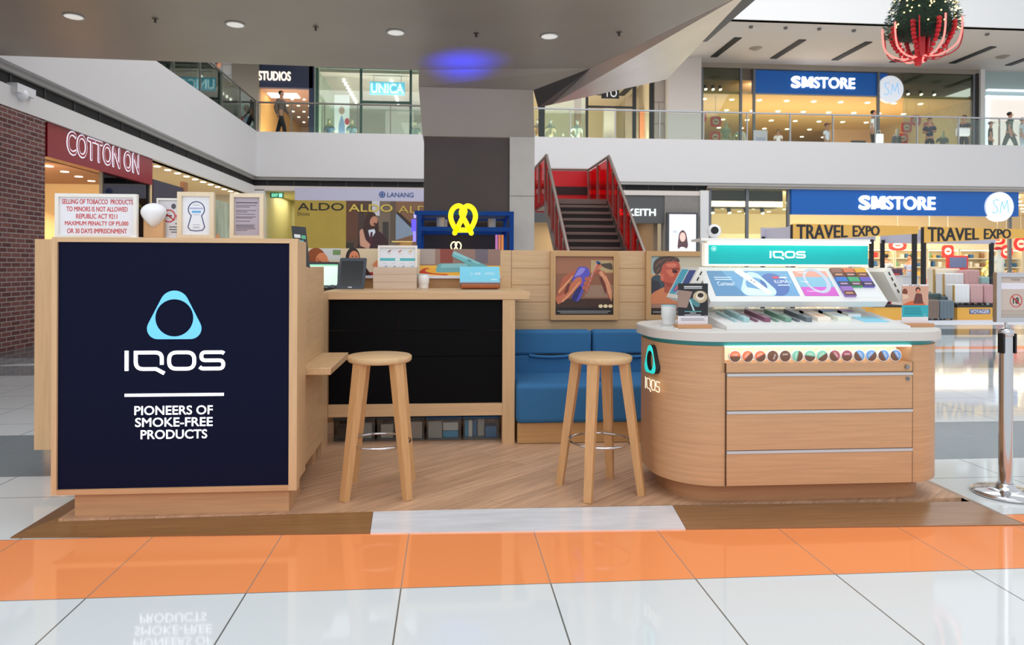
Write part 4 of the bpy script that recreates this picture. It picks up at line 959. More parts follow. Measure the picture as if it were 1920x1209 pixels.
# ================================================================ SIGN STANCHION
root = T('stanchion', 'polished steel stanchion post with a sign frame on top beside the platform', 'stanchion', (3.15, 3.63, 0))
cx, cy = 3.15, 3.63
q = MB(); q.lathe((cx, cy, 0), [(.16, 0), (.165, .006), (.165, .014), (.15, .024), (.09, .034), (.05, .042), (.047, .06), (.036, .066)], CHROME, 48); P(q, 'base', root)
q = MB(); q.cyl((cx, cy, .04), (cx, cy, .90), .034, CHROME, n=32); q.lathe((cx, cy, 0), [(.034, .895), (.039, .9), (.039, .925), (.032, .936), (.015, .944), (.008, .946), (0, .946)], CHROME, 32); P(q, 'pole', root)
for sx in (-1, 1):
    q = MB(); q.rbox(cx + sx * .036 - .006, cx + sx * .036 + .006, cy - .03, cy + .012, .80, .912, .003, BLACK, 1); P(q, 'belt_slot', root)
q = MB(); q.cyl((cx, cy, .944), (cx, cy, .985), .008, CHROME, n=12); P(q, 'spigot', root)
x0, x1, z0, z1 = 3.082, 3.337, .975, 1.255
q = frame4(x0, x1, z0, z1, cy - .014, cy + .014, .026, CHROME); fr_ = P(q, 'sign_frame', root)
q = MB(); q.box(x0 + .026, x1 - .026, cy - .004, cy + .004, z0 + .026, z1 - .026, m((196, 184, 174), .35)); P(q, 'sheet', fr_)
q = MB(); F = FY(x0 + .026, z0 + .026, cy - .004); w_, h_ = x1 - x0 - .052, z1 - z0 - .052
q.quad(F, 0, w_, .16, .195, 0, .0006, m((222, 222, 232))); wordmark(q, F, .07, .207, .05, .011, .0006, m((120, 112, 108)))
cc = (.098, .095)
q.ring(F, [(cc[0] + .037 * math.cos(t * PI / 16), cc[1] + .037 * math.sin(t * PI / 16)) for t in range(32)], [(cc[0] + .033 * math.cos(t * PI / 16), cc[1] + .033 * math.sin(t * PI / 16)) for t in range(32)], 0, .0012, m((196, 60, 58)))
q.text(F, '18', cc[0] - .018, cc[1] - .017, .034, .034, .0004, m((30, 30, 34)), .03, .0004); q.prism(F, [(cc[0] - .027, cc[1] + .022), (cc[0] - .023, cc[1] + .026), (cc[0] + .027, cc[1] - .022), (cc[0] + .023, cc[1] - .026)], 0, .0018, m((196, 60, 58)))
for z in (.012, .02, .03, .038): q.quad(F, .01, w_ - .02, z, z + .002, 0, .0006, m((140, 132, 126)))
P(q, 'print', fr_, 'no under eighteens sign')

# ================================================================ MALL SHELL
WP = m((205, 203, 204), .55, name='fascia_paint'); WPC = m((214, 212, 211), .6, name='wall_paint'); LIP = m((168, 165, 162), .6, name='grey_trim'); SLOT = m((22, 22, 24), .7, name='air_slot')
YB, YU = 23.0, 28.0
XL = -6.27
# back gallery edge with its air slot
b = MB(); b.box(XL - .25, 36, YB, YB + .3, 4.17, 5.65, WP); ST(b, 'wall_gallery_back')
b = MB(); b.box(XL - .25, 36, YB + .05, YB + 5.4, 5.35, 5.6, m((190, 188, 184), .3)); ST(b, 'floor_gallery_back')
b = MB(); b.box(-6.5, 3.0, YB + .1, YB + .35, 4.08, 4.17, LIP); b.box(2.5, 36, YB + .04, YB + .35, 4.08, 4.17, LIP); ST(b, 'trim_1')
b = MB(); b.box(-6.5, 9.0, YB + .2, YB + .35, 3.88, 4.08, SLOT); ST(b, 'trim_2')
b = MB()
for x in [ -6 + .86 * k for k in range(18)]: b.box(x, x + .04, YB + .185, YB + .21, 3.88, 4.08, m((54, 54, 56), .6))
ST(b, 'trim_3')
b = MB(); b.box(-6.5, 9.0, YB + .1, YB + .35, 3.72, 3.88, m((206, 196, 190), .6)); b.box(8.72, 9.02, YB + .05, YB + .4, 0, 3.9, m((210, 210, 210), .5)); ST(b, 'trim_4')
# left gallery edge
b = MB(); b.box(XL - .3, XL, 5.0, YB + .3, 4.17, 5.65, WP); ST(b, 'wall_gallery_left')
b = MB(); b.box(XL - 5, XL - .05, 5, 28.4, 5.35, 5.6, m((190, 188, 184), .3)); ST(b, 'floor_gallery_left')
b = MB(); b.box(XL - .35, XL - .1, 5.0, YB + .3, 4.08, 4.17, LIP); ST(b, 'trim_5')
b = MB(); b.box(XL - .35, XL - .17, 5.0, YB + .3, 3.88, 4.08, SLOT); ST(b, 'trim_6')
b = MB()
for k in range(20):
    y = 5.4 + .86 * k; b.box(XL - .172, XL - .155, y, y + .04, 3.88, 4.08, m((54, 54, 56), .6))
ST(b, 'trim_7')
b = MB(); b.box(XL - .35, XL - .1, 5.0, YB + .3, 3.56, 3.88, WPC); ST(b, 'trim_8')
# gallery ceiling, fascia above it
GC = 9.86
CEIL = m((206, 200, 195), .6, name='ceiling_paint')
b = MB(); b.box(2.6, 36, YB + .05, YU + 2, GC, GC + .12, CEIL); b.box(-12, 2.6, YB + .05, YU + 2, GC - .3, GC, CEIL); ST(b, 'ceiling')
b = MB(); b.box(-12, 36, YB, YB + .25, GC, 13, m((226, 226, 226), .55)); ST(b, 'wall_upper_fascia')
b = MB(); b.box(-11.6, -11.3, 4, YU + 2, 5.6, 10, m((190, 186, 170), .6)); ST(b, 'wall_gallery_far_left')
b = MB(); b.box(-11.6, XL - .05, 4, YU, 9.56, 9.7, CEIL); ST(b, 'ceiling_gallery_left')
# ceiling slots, detectors and vents under the upper gallery
for k, (p0, p1) in enumerate((((1338, 106), (1386, 70)), ((1450, 109), (1506, 74)), ((1565, 112), (1628, 78)), ((1673, 116), (1725, 88)), ((1785, 118), (1866, 87)), ((1890, 122), (1950, 95)))):
    a, c = atz(*p0, GC), atz(*p1, GC)
    q = MB(); q.box(a[0] - .14, a[0] + .14, c[1], a[1], GC - .032, GC - .002, m((26, 30, 38), .6)); S(q, 'air_slot', ['dark ceiling air slot closest to the pale pillar', 'second dark ceiling air slot from the pale pillar', 'third dark ceiling air slot from the pale pillar', 'dark ceiling air slot half behind the hanging wreath', 'long dark ceiling air slot right of the hanging wreath', 'dark ceiling air slot at the very right edge of the picture'][k], 'vent', 'ceiling air slots')
for k, (px, py) in enumerate(((1417, 90), (1880, 106))):
    a = atz(px, py, GC); q = MB(); q.lathe((a[0], a[1], GC - .09), [(0, 0), (.1, .01), (.2, .06), (.26, .09)], m((150, 140, 130), .5), 16); S(q, 'ceiling_speaker', ['round grey ceiling speaker above the pale pillar side', 'round grey ceiling speaker right of the hanging wreath'][k], 'speaker', 'ceiling speakers')
for k, (px, py) in enumerate(((1473, 51), (1601, 56), (1851, 63), (1408, 49), (1536, 53))):
    a = atz(px, py, GC); q = MB(); q.cyl((a[0], a[1], GC), (a[0], a[1], GC - .07), .07, m((110, 108, 106), .5), n=12); S(q, 'smoke_detector', 'tiny round detector on the white gallery ceiling', 'detector', 'gallery ceiling detectors')

# ---------------- railings
def railing(name, label, p0, p1, z0, h, bays, rail=STEEL, tint=(241, 248, 245), posts=True, gl=.018):
    p0, p1 = Vector((p0[0], p0[1], z0)), Vector((p1[0], p1[1], z0)); d = p1 - p0
    r = T(name, label, 'railing', tuple((p0 + p1) / 2))
    q = MB(); q.tube([p0 + Vector((0, 0, h)), p1 + Vector((0, 0, h))], .032, rail, 10); P(q, 'handrail', r)
    for k in range(bays + 1):
        if posts:
            q = MB(); c = p0 + d * k / bays; q.bar(c, c + Vector((0, 0, h - .02)), .06, .03, rail, up=tuple(d)); P(q, 'post', r)
        if k < bays:
            a, c = p0 + d * (k + .02) / bays, p0 + d * (k + .98) / bays
            q = MB(); n_ = Vector((-d.y, d.x, 0)).normalized() * .006
            q.raw([a - n_, c - n_, c + n_, a + n_] + [v + Vector((0, 0, h - .07)) for v in (a - n_, c - n_, c + n_, a + n_)], [(0, 3, 2, 1), (4, 5, 6, 7), (0, 1, 5, 4), (1, 2, 6, 5), (2, 3, 7, 6), (3, 0, 4, 7)], glass(tint, gl, 'railing_glass')); P(q, 'glass_panel', r)
    return r
railing('gallery_railing', 'glass gallery railing in front of the two upper left shops', (XL, YB + .1), (2.4, YB + .1), 5.63, 1.0, 8, m((120, 118, 112), .4, .6))
railing('gallery_railing', 'long glass gallery railing with grey posts across the upper right shops', (2.6, YB + .1), (26, YB + .1), 5.63, 1.0, 15, m((176, 180, 184), .35, .4))
railing('gallery_railing', 'glass railing of the left gallery above the red shop sign', (XL - .05, 9.5), (XL - .05, YB), 5.63, 1.02, 8, m((120, 118, 112), .4, .6), (216, 230, 222), True, .08)

# ---------------- overhead bridge, column and pier
SOF = mottled((178, 167, 153), .05, 1.2, .42, .3, name='bridge_panels')
SZ = 4.17
def poly3(mb, pts, M, up=None):
    n = len(pts); mb.raw(pts, [tuple(range(n))], M)
def pz(px, py, z): a = atz(px, py, z); return (a[0], a[1], z)
bl_, br_ = pz(0, 104, SZ), pz(785, 131, SZ)
c1, c2 = pz(640, 58, SZ), pz(1107, 128, SZ)
e1 = pz(1392, -12, SZ); e2 = (e1[0] + .5, 5.4, SZ)
b = MB()
poly3(b, [(-7, 5.4, SZ), e2, e1, c2, c1, bl_, (-7, bl_[1], SZ)], SOF)
b.raw([(-7, 5.4, SZ), e2, (e2[0], 5.4, 5.75), (-7, 5.4, 5.75)], [(0, 1, 2, 3)], SOF)
ST(b, 'ceiling_bridge')
b = MB(); k1 = (at(785, 163, 10.45)); k2 = at(1000, 169, 10.45)
K1, K2 = (k1[0], 10.45, k1[1]), (k2[0], 10.45, k2[1])
poly3(b, [bl_, c1, br_], SOF); poly3(b, [c1, c2, K2, K1, br_], SOF); ST(b, 'ceiling_bridge_facet')
# brushed facet that rises to the right
FAC = mottled((232, 221, 212), .05, 1.5, .32, .6, name='brushed_facet')
u1 = at(1035, 196, 10.9); U1 = (u1[0], 10.9, u1[1]); u2 = at(1250, 149, 11.6); U2 = (u2[0], 11.6, u2[1]); u3 = at(1410, -20, 7.3); U3 = (u3[0], 7.3, u3[1])
b = MB(); poly3(b, [c2, e1, e2, (U3[0] + .4, 5.4, U3[2]), U3, U2, U1], FAC); ST(b, 'ceiling_bridge_side')
b = MB(); poly3(b, [c2, U1, (1.40, 10.6, 3.75), K2], m((84, 78, 74), .5, .3)); ST(b, 'ceiling_bridge_corner')
b = MB()   # back face and top of the bridge
b.box(-7, 3.6, 5.45, 9.3, SZ + .25, 5.6, m((120, 114, 108), .6)); ST(b, 'floor_bridge')
k3, k4 = at(792, 252, 10.5), at(1004, 255, 10.5)
DK = mottled((84, 74, 72), .1, .8, .45, .3, name='dark_reflection_panels')  # dark reflections put into the base colour of grey metal cladding
FLR = mottled((182, 171, 160), .05, 1.0, .45, .3, name='column_flare')
b = MB(); b.raw([K1, K2, (k4[0], 10.62, k4[1]), (k3[0], 10.62, k3[1]), (K1[0], 11.8, K1[2]), (K2[0], 11.8, K2[2]), (k4[0], 11.8, k4[1]), (k3[0], 11.8, k3[1])], [(3, 2, 1, 0), (0, 4, 7, 3), (1, 2, 6, 5), (4, 5, 6, 7)], FLR); ST(b, 'column_flare')
xa, xb, xc = k3[0], at(955, 255, 10.7)[0], k4[0]
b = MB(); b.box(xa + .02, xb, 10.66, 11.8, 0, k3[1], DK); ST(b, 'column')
b = MB(); b.box(xb, xc, 10.60, 11.8, 0, k4[1], mottled((232, 228, 220), .04, 5, .7, name='concrete')); b.box(xb, xc, 10.597, 10.6, 2.36, 2.368, m((120, 116, 110), .7)); ST(b, 'column_pier')
# downlights and sprinklers under the bridge
for k, (px, py) in enumerate(((138, 30), (441, 45), (742, 60), (1030, 67))):
    x, y, z = pz(px, py, SZ)
    r = T('downlight', ['round white downlight in the bridge soffit closest to the brick pier', 'second round white downlight from the brick pier in the bridge soffit', 'third round white downlight in the bridge soffit, above the pale framed boxes', 'round white downlight in the bridge soffit nearest the brushed side facet'][k], 'light', (x, y, z), 0, 'bridge downlights')
    q = MB(); q.lathe((x, y, z), [(.098, 0), (.115, -.004), (.115, -.012), (.098, -.014)], m((206, 204, 198), .4), 28); P(q, 'trim_ring', r)
    q = MB(); q.cyl((x, y, z - .002), (x, y, z - .011), .1, m((232, 230, 224), .4, emit=.55), n=28); P(q, 'diffuser', r)
for k, (px, py) in enumerate(((291, 35), (592, 50), (893, 62), (1175, 66))):
    x, y, z = pz(px, py, SZ) if k < 3 else (2.1, 8.3, SZ)
    r = T('sprinkler', ['small dark sprinkler head between the first two downlights', 'small dark sprinkler head between the middle two downlights', 'small dark sprinkler head right of the third downlight', 'small dark sprinkler head at the fourth downlight, by the brushed facet'][k], 'sprinkler', (x, y, z), 0, 'bridge sprinklers')
    q = MB(); q.cyl((x, y, z), (x, y, z - .008), .035, m((120, 112, 104), .4, .5), n=16); P(q, 'plate', r)
    q = MB(); q.cyl((x, y, z - .008), (x, y, z - .04), .01, m((60, 54, 50), .4, .5), n=8); q.cyl((x, y, z - .04), (x, y, z - .044), .02, m((60, 54, 50), .4, .5), n=12); P(q, 'nozzle', r)

# ================================================================ STAIR WITH RED GLASS
def red_glass():
    M = bpy.data.materials.new('red_glass'); M.use_nodes = True
    n, l, b = nodes(M)
    b.inputs['Base Color'].default_value = lin((206, 10, 26)) + (1,); b.inputs['Roughness'].default_value = .08
    t = n.new('ShaderNodeBsdfTransparent'); t.inputs[0].default_value = lin((240, 40, 50)) + (1,)
    x = n.new('ShaderNodeMixShader'); x.inputs[0].default_value = .34
    l.new(t.outputs[0], x.inputs[1]); l.new(b.outputs[0], x.inputs[2]); l.new(x.outputs[0], n['Material Output'].inputs[0])
    return M
TRD = m((112, 96, 88), .5, name='tread_brown'); RG = red_glass(); HR = m((146, 130, 122), .3, .8, name='rail_bronze')
root = T('staircase', 'straight stair with brown treads and red glass sides rising to a landing', 'stairs', (3.4, 14, 0))
yt, zt = 15.95, 2.86
xl, xr = 2.35, 3.76
n_ = 17; dz = zt / n_; dy = .215
q = MB(); q.box(xl, xr, yt, yt + 2.3, zt - .12, zt, TRD); P(q, 'landing', root)
for k in range(1, n_):
    z, y = zt - k * dz, yt - k * dy
    q = MB(); q.rbox(xl, xr, y, y + dy + .05, z - .06, z, .006, TRD, 1); P(q, 'tread', root)
    q = MB(); q.box(xl, xr, y + dy + .01, y + dy + .03, z, z + dz - .06, m((30, 24, 24), .7)); P(q, 'tread_gap_shade', root)  # dark board added for the shade in the open gap between treads
yb_, zb_ = yt - n_ * dy, 0
for x in (xl - .04, xr + .04):
    q = MB(); q.raw([(x - .03, yt + .1, zt + .05), (x - .03, yt + .1, zt - .3), (x - .03, yb_, 0), (x - .03, yb_ - .05, .25), (x + .03, yt + .1, zt + .05), (x + .03, yt + .1, zt - .3), (x + .03, yb_, 0), (x + .03, yb_ - .05, .25)], [(0, 1, 2, 3), (7, 6, 5, 4), (0, 3, 7, 4), (1, 5, 6, 2), (0, 4, 5, 1), (3, 2, 6, 7)], m((92, 76, 70), .5)); P(q, 'stringer', root)
    q = MB(); q.tube([(x, yt + 2.3, zt + 1.02), (x, yt, zt + 1.02), (x, yb_, 1.02)], .035, HR, 10); P(q, 'handrail', root)
    q = MB(); q.raw([(x - .006, yt, zt - .1), (x - .006, yb_, .05), (x - .006, yb_, .96), (x - .006, yt, zt + .96), (x + .006, yt, zt - .1), (x + .006, yb_, .05), (x + .006, yb_, .96), (x + .006, yt, zt + .96)], [(0, 1, 2, 3), (7, 6, 5, 4), (0, 3, 7, 4), (1, 5, 6, 2), (2, 6, 7, 3), (0, 4, 5, 1)], RG); P(q, 'red_glass', root, 'red glass side panel')
    q = MB(); q.box(x - .006, x + .006, yt, yt + 2.3, zt - .1, zt + .96, RG); P(q, 'red_glass', root, 'red glass side panel')
    for k in range(8):
        y = yt - k * (n_ * dy) / 7.; z = zt - k * zt / 7.
        q = MB(); q.bar((x - .03, y, max(0, z - .05)), (x - .03, y, z + 1.0), .045, .022, HR, up=(0, 1, 0)); P(q, 'baluster', root)
    for k in (1, 2):
        q = MB(); q.bar((x - .03, yt + k * 1.1, zt), (x - .03, yt + k * 1.1, zt + 1.0), .045, .022, HR, up=(0, 1, 0)); P(q, 'baluster', root)
q = MB(); q.box(xl, xr, yt + 2.28, yt + 2.3, zt - .15, zt + .98, m((186, 8, 20), .35, emit=.1, name='red_panel')); P(q, 'rear_red_panel', root, 'bright red rear panel')
q = MB(); q.tube([(xl - .04, yt + 2.29, zt + 1.02), (xr + .04, yt + 2.29, zt + 1.02)], .035, HR, 10); P(q, 'handrail', root)
q = MB(); q.box(xl, xr, yt + 2.26, yt + 2.278, zt + .33, zt + .55, m((40, 12, 16), .6)); P(q, 'dark_gap', root)

# ================================================================ PRETZEL STALL
SB = m((0, 72, 158), .5, spec=.2, name='stall_blue'); YL = m((255, 226, 0), emit=1.15, name='lit_yellow')
root = T('pretzel_stall', 'blue framed stall in front of the dark column', 'stall', (.23, 9.8, 0))
sx0, sx1, sy0, sy1, st = -.42, .90, 9.3, 10.4, 2.02
for x in (sx0 + .03, sx1 - .03):
    for y in (sy0 + .03, sy1 - .03):
        q = MB(); q.box(x - .03, x + .03, y - .03, y + .03, 0, st, SB); P(q, 'post', root)
for z in (st - .06, st - .275):
    q = MB(); q.box(sx0 - (.03 if z > 1.9 else 0), sx1, sy0 - .005, sy0 + .055, z, z + .058, SB); P(q, 'front_beam', root)
    q = MB(); q.box(sx0, sx1, sy1 - .06, sy1, z, z + .058, SB); P(q, 'rear_beam', root)
    for x in (sx0, sx1 - .06):
        q = MB(); q.box(x, x + .06, sy0 + .06, sy1 - .06, z, z + .058, SB); P(q, 'side_beam', root)
for k in range(3):
    q = MB(); q.box(sx0 + .06, sx1 - .06, sy0 + .25 + .3 * k, sy0 + .29 + .3 * k, st - .05, st - .01, m((8, 40, 96), .4)); P(q, 'roof_bar', root)
q = MB(); q.box(sx0 + .04, sx1 - .04, sy1 - .05, sy1 - .04, .9, st - .28, m((22, 18, 38), .5)); P(q, 'rear_board', root)
q = MB(); q.box(sx0 + .05, sx1 - .05, sy0 + .02, sy0 + .5, 0, 1.05, m((16, 50, 120), .5)); P(q, 'stall_counter', root)
for k, (x, y) in enumerate(((-.10, 9.5), (-.06, 9.9), (.62, 9.65))):
    q = MB(); q.cyl((x, y, st - .08 - .0 * k), (x, y, st - .22), .055, m((176, 176, 186), .4), n=18); l = P(q, 'spot_can', root, 'white cylinder lamp')
    q = MB(); q.cyl((x, y, st - .22), (x, y, st - .228), .045, m((255, 246, 236), emit=4.0), n=18); P(q, 'lamp_lens', l)
def pretzel(mb, fr, cx, cy, w, h, th, d, M, z0=0.):
    pt = lambda L: [(cx + x * w, cy + y * h) for x, y in L]
    import itertools
    def smooth(L, n=6):
        out = []
        for i in range(len(L) - 1):
            p0 = L[max(i - 1, 0)]; p1 = L[i]; p2 = L[i + 1]; p3 = L[min(i + 2, len(L) - 1)]
            for k in range(n):
                t = k / n
                out.append(tuple(.5 * (2 * p1[a] + (p2[a] - p0[a]) * t + (2 * p0[a] - 5 * p1[a] + 4 * p2[a] - p3[a]) * t * t + (3 * p1[a] - p0[a] - 3 * p2[a] + p3[a]) * t ** 3) for a in (0, 1)))
        return out + [L[-1]]
    left = [(-.28, -.46), (-.1, -.12), (.06, .22), (.0, .34), (-.16, .42), (-.34, .32), (-.42, .1), (-.36, -.14), (-.22, -.34), (0, -.36), (.22, -.34), (.36, -.14), (.42, .1), (.34, .32), (.16, .42), (0.02, .33), (-.06, .18), (.1, -.12), (.28, -.46)]
    mb.stroke(fr, pt(smooth(left[:10])), th, z0, z0 + d, M); mb.stroke(fr, pt(smooth(left[9:])), th, z0 + d * .1, z0 + d * 1.1, M)
    for x in (-.28, .28): mb.ell(fr, cx + x * w, cy - .46 * h, th / 2, th / 2, z0, z0 + d, M, 14)
q = MB(); px_, pz_ = (.205, 1.91)
pretzel(q, FY(px_, pz_, sy0 - .02), 0, 0, .40, .42, .066, .03, YL); P(q, 'pretzel_sign', root, 'big glowing yellow pretzel sign')
a = at(855, 459, 9.6)
q = MB(); pretzel(q, FY(a[0], a[1] - .03, 9.62), 0, 0, .17, .17, .012, .01, m((255, 226, 150), emit=4)); P(q, 'neon_pretzel', root, 'small neon pretzel outline')
q = MB(); q.box(sx0 - .07, sx0 - .012, sy0 + .0, sy0 + .03, 1.74, 1.9, m((70, 60, 255), emit=2.2)); q.box(sx0 - .05, sx0 - .012, sy0, sy0 + .03, 1.6, 1.74, m((120, 110, 255), emit=1.6)); q.box(sx0 - .04, sx0 - .012, sy0, sy0 + .03, 1.92, 1.98, m((150, 150, 255), emit=1.6)); P(q, 'blue_neon', root, 'blue violet neon side sign')
for k, c in enumerate(((196, 120, 190), (214, 128, 100), (226, 140, 70))):
    q = MB(); q.box(.68 + k * .042, .712 + k * .042, 9.75, 9.77, 1.36, 1.72, m(c, .5, emit=.5)); P(q, 'menu_strip', root)
area('soffit_blue_fill', (.0, 9.55, 2.06), (.5, .25), 7, (.005, .02, 1), (.1, .07, 1), .55)  # added blue lamp that makes the reflection patch on the soffit
area('stall_blue_fill', (.2, 10.2, 1.1), (1, .2), 2, (.1, .12, 1), (0, .3, 1))  # added unseen blue lamp that tints the column behind
# ================================================================ SHOPS OF THE LOWER LEFT
XS = -6.42
BEIGE = m((236, 206, 158), .6, name='warm_wall'); DKC = m((40, 36, 36), .7, name='dark_ceiling')
bm_ = gridded((122, 80, 74), (150, 142, 140), .215, .072, .008, (0, 0), .8, .1, .5, 'YZ', (92, 58, 56), .2, 'brick', .5)
b = MB(); b.box(-8.6, XS + .04, 4.0, 11.36, 0, 3.62, bm_); ST(b, 'wall_brick_pier')
# red shop sign box
root = T('shop_sign', 'dark red shop sign box with white outlined letters beside the brick pier', 'sign', (XS, 13.45, 3.0))
RS = m((142, 26, 36), .22, name='gloss_red')
q = MB(); q.box(XS - .25, XS, 11.50, 15.41, 3.0, 3.72, RS); P(q, 'sign_box', root)
q = MB(); q.text(FX(12.06, 3.15, XS), 'COTTON ON', 0, 0, 2.69, .385, .006, m((228, 240, 255), .4, emit=.9, name='lit_letters'), .04); q.text(FX(12.06, 3.15, XS), 'COTTON ON', .0, .0, 2.69, .385, .0075, m((170, 70, 84), .4), 0)
P(q, 'lettering', root, 'white lit lettering')
b = MB(); b.box(-9.4, XS - .2, 11.36, 15.4, 3.0, 3.05, m((168, 112, 92), .4)); ST(b, 'ceiling_shop_entry')
for k in range(5):
    x, y = -6.9 - .12 * k, 11.9 + .72 * k
    q = MB(); q.cyl((x, y, 3.0), (x, y, 2.99), .07, m((255, 232, 200), emit=3.0, nosample=True), n=14); S(q, 'recessed_light', 'small recessed light under the dark red shop sign', 'light', 'recessed lights under the red sign')
b = MB(); b.box(-13.5, -13.2, 8, 23, 0, 4, BEIGE); b.box(-13.4, -9.4, 19.2, 19.4, 0, 4, BEIGE); b.box(-9.4, -9.3, 11.36, 15.4, 2.62, 3.0, DKC); ST(b, 'wall_clothing_shop')
b = MB(); b.box(-13.4, -9.3, 8, 19.4, 3.4, 3.5, DKC); ST(b, 'ceiling_clothing_shop')
b = MB(); b.box(-13.4, -8.6, 8.0, 8.2, 0, 3.5, BEIGE); ST(b, 'wall_clothing_shop_near')
for k in range(11):
    x, y = -9.0 + .0 * k, 11.7 + .62 * k
    z = 2.98 if y < 15.4 else 3.0
    r = T('track_spot', 'white track spotlight under the shop ceiling beside the brick pier', 'spotlight', (x, y, z), 0, 'track spotlights in the clothing shop')
    q = MB(); q.cyl((x, y, z), (x, y, z - .1), .012, WHITE, n=6); P(q, 'stem', r)
    q = MB(); q.cyl((x - .05, y, z - .1), (x + .1, y - .05, z - .2), .05, WHITE, n=12); P(q, 'spot_can', r)
    q = MB(); q.cyl((x + .1, y - .05, z - .2), (x + .104, y - .052, z - .203), .042, m((255, 240, 214), emit=5, nosample=True), n=12); P(q, 'lamp_lens', r)
area('clothing_shop_fill', (-9.6, 13.6, 2.9), (3, 5), 210, (1, .74, .43), (-.5, 0, -1))  # added unseen lamp that fills the shop interior
area('clothing_shop_side_fill', (-7.9, 12.2, 2.9), (2, .8), 110, (1, .78, .5), (0, 1, -.35))  # added unseen lamp that brightens the far partition
root = T('glazed_facade', 'glass shop front with dark frame posts under the dark red sign', 'shop front', (XS - .1, 13.4, 0))
for y in (11.42, 13.4, 15.38):
    q = MB(); q.box(XS - .12, XS - .06, y - .025, y + .025, 0, 3.0, m((52, 48, 48), .5)); P(q, 'frame_post', root)
q = MB(); q.box(XS - .095, XS - .085, 13.42, 15.36, 0, 3.0, GLASS); P(q, 'glass_pane', root)
# clothes rails
for k, (x, y) in enumerate(((-7.6, 12.3), (-8.6, 13.6), (-8.0, 14.6))):
    r = T('clothes_rail', ['chrome clothes rail just inside the glass shop front', 'chrome clothes rail deep in the clothing shop', 'chrome clothes rail at the far end of the clothing shop'][k], 'clothes rail', (x, y, 0), 0, 'clothes rails')
    q = MB(); q.tube([(x, y - .6, 0), (x, y - .6, 1.5), (x, y + .6, 1.5), (x, y + .6, 0)], .02, CHROME, 8); P(q, 'rack', r)
    for i in range(9):
        c = random.choice([(206, 170, 120), (240, 238, 230), (90, 110, 140), (44, 44, 52), (190, 120, 80), (220, 200, 170)])
        yy = y - .5 + .12 * i
        q = MB(); q.raw([(x - .2, yy, 1.4), (x, yy, 1.5), (x + .2, yy, 1.4), (x + .22, yy, .7), (x - .22, yy, .7)] + [(a, yy + .05, z) for a, z in ((x - .2, 1.4), (x, 1.5), (x + .2, 1.4), (x + .22, .7), (x - .22, .7))], [(0, 1, 2, 3, 4), (9, 8, 7, 6, 5), (0, 5, 6, 1), (1, 6, 7, 2), (2, 7, 8, 3), (3, 8, 9, 4), (4, 9, 5, 0)], m(c, .8))
        S(q, 'shirt', 'shirt hanging on a rail in the clothing shop by the brick pier', 'shirt', 'shirts on the clothes rails')
for k in range(4):
    y = 12.4 + 1.7 * k
    r = T('wall_shelf', 'lit wall shelf bay at the back of the clothing shop', 'shelf', (-13.0, y, 0), 0, 'wall shelf bays')
    for sy in (-.7, .66):
        q = MB(); q.box(-13.19, -12.8, y + sy, y + sy + .04, 0, 2.6, OAKV); P(q, 'side_panel', r)
    for z in (.5, 1.0, 1.5, 2.0, 2.56):
        q = MB(); q.box(-13.2, -12.82, y - .66, y + .66, z, z + .04, OAKY); P(q, 'shelf_board', r)
    q = MB(); q.box(-12.9, -12.86, y - .64, y + .64, 2.52, 2.55, m((255, 236, 190), emit=4, nosample=True)); P(q, 'light_strip', r)
# second shop up to the corner
b = MB(); b.box(-9.3, XS - .05, 15.42, 23.1, 3.56, 3.66, m((222, 200, 168), .6)); b.box(-9.3, XS - .05, 15.43, 15.5, 0, 3.6, BEIGE); ST(b, 'ceiling_second_shop')
b = MB(); b.box(-9.3, -9.1, 15.4, 23.4, 0, 3.6, m((216, 206, 188), .6)); b.box(-9.3, -6.5, 23.32, 23.4, 0, 3.6, m((216, 206, 188), .6)); ST(b, 'wall_second_shop')
q = MB(); q.box(XS - .12, XS - .06, 15.6, 17.3, 2.62, 3.15, m((64, 62, 78), .5)); S(q, 'shop_banner', 'dark slate banner board beside the dark red shop sign', 'sign')
q = MB(); q.box(XS - .14, XS - .04, 17.32, 17.55, 0, 3.3, m((162, 112, 76), .5)); S(q, 'wooden_post', 'brown wooden post between the slate banner and the marbled screen', 'post')
mar = mottled((168, 182, 168), .42, 1.6, .35, 0, 0, 'green_marble', stretch=(1, 1.4, .5))
q = MB(); q.box(XS - .16, XS - .08, 17.6, 21.6, 0, 3.1, mar); S(q, 'marbled_screen', 'tall green and white marbled screen behind the framed notices', 'screen')
for k, (y, z, w, h) in enumerate(((17.95, 2.65, .14, .5), (19.2, 2.5, .12, .6), (19.9, 1.9, .2, .5), (18.6, 2.0, .16, .4))):
    q = MB(); q.prism(FX(y, z, XS - .079), fillet([(-w, -h * .5), (w, -h * .4), (w * .6, h * .5), (-w * .7, h * .45)], .12, True), 0, .01, m((226, 148, 104), .4)); S(q, 'coral_panel', 'coral orange patch on the marbled screen', 'panel', 'coral patches of the screen')
for k in range(12):
    y = 15.9 + .6 * k
    q = MB(); q.cyl((XS - .35, y, 3.56), (XS - .35, y, 3.545), .07, m((255, 244, 222), emit=3.6, nosample=True), n=12); S(q, 'recessed_light', 'recessed light in the row above the marbled screen', 'light', 'recessed lights above the marbled screen')
area('second_shop_light', (-7.6, 19, 3.5), (1.5, 6), 120, (1, .84, .62), (0, 0, -1))

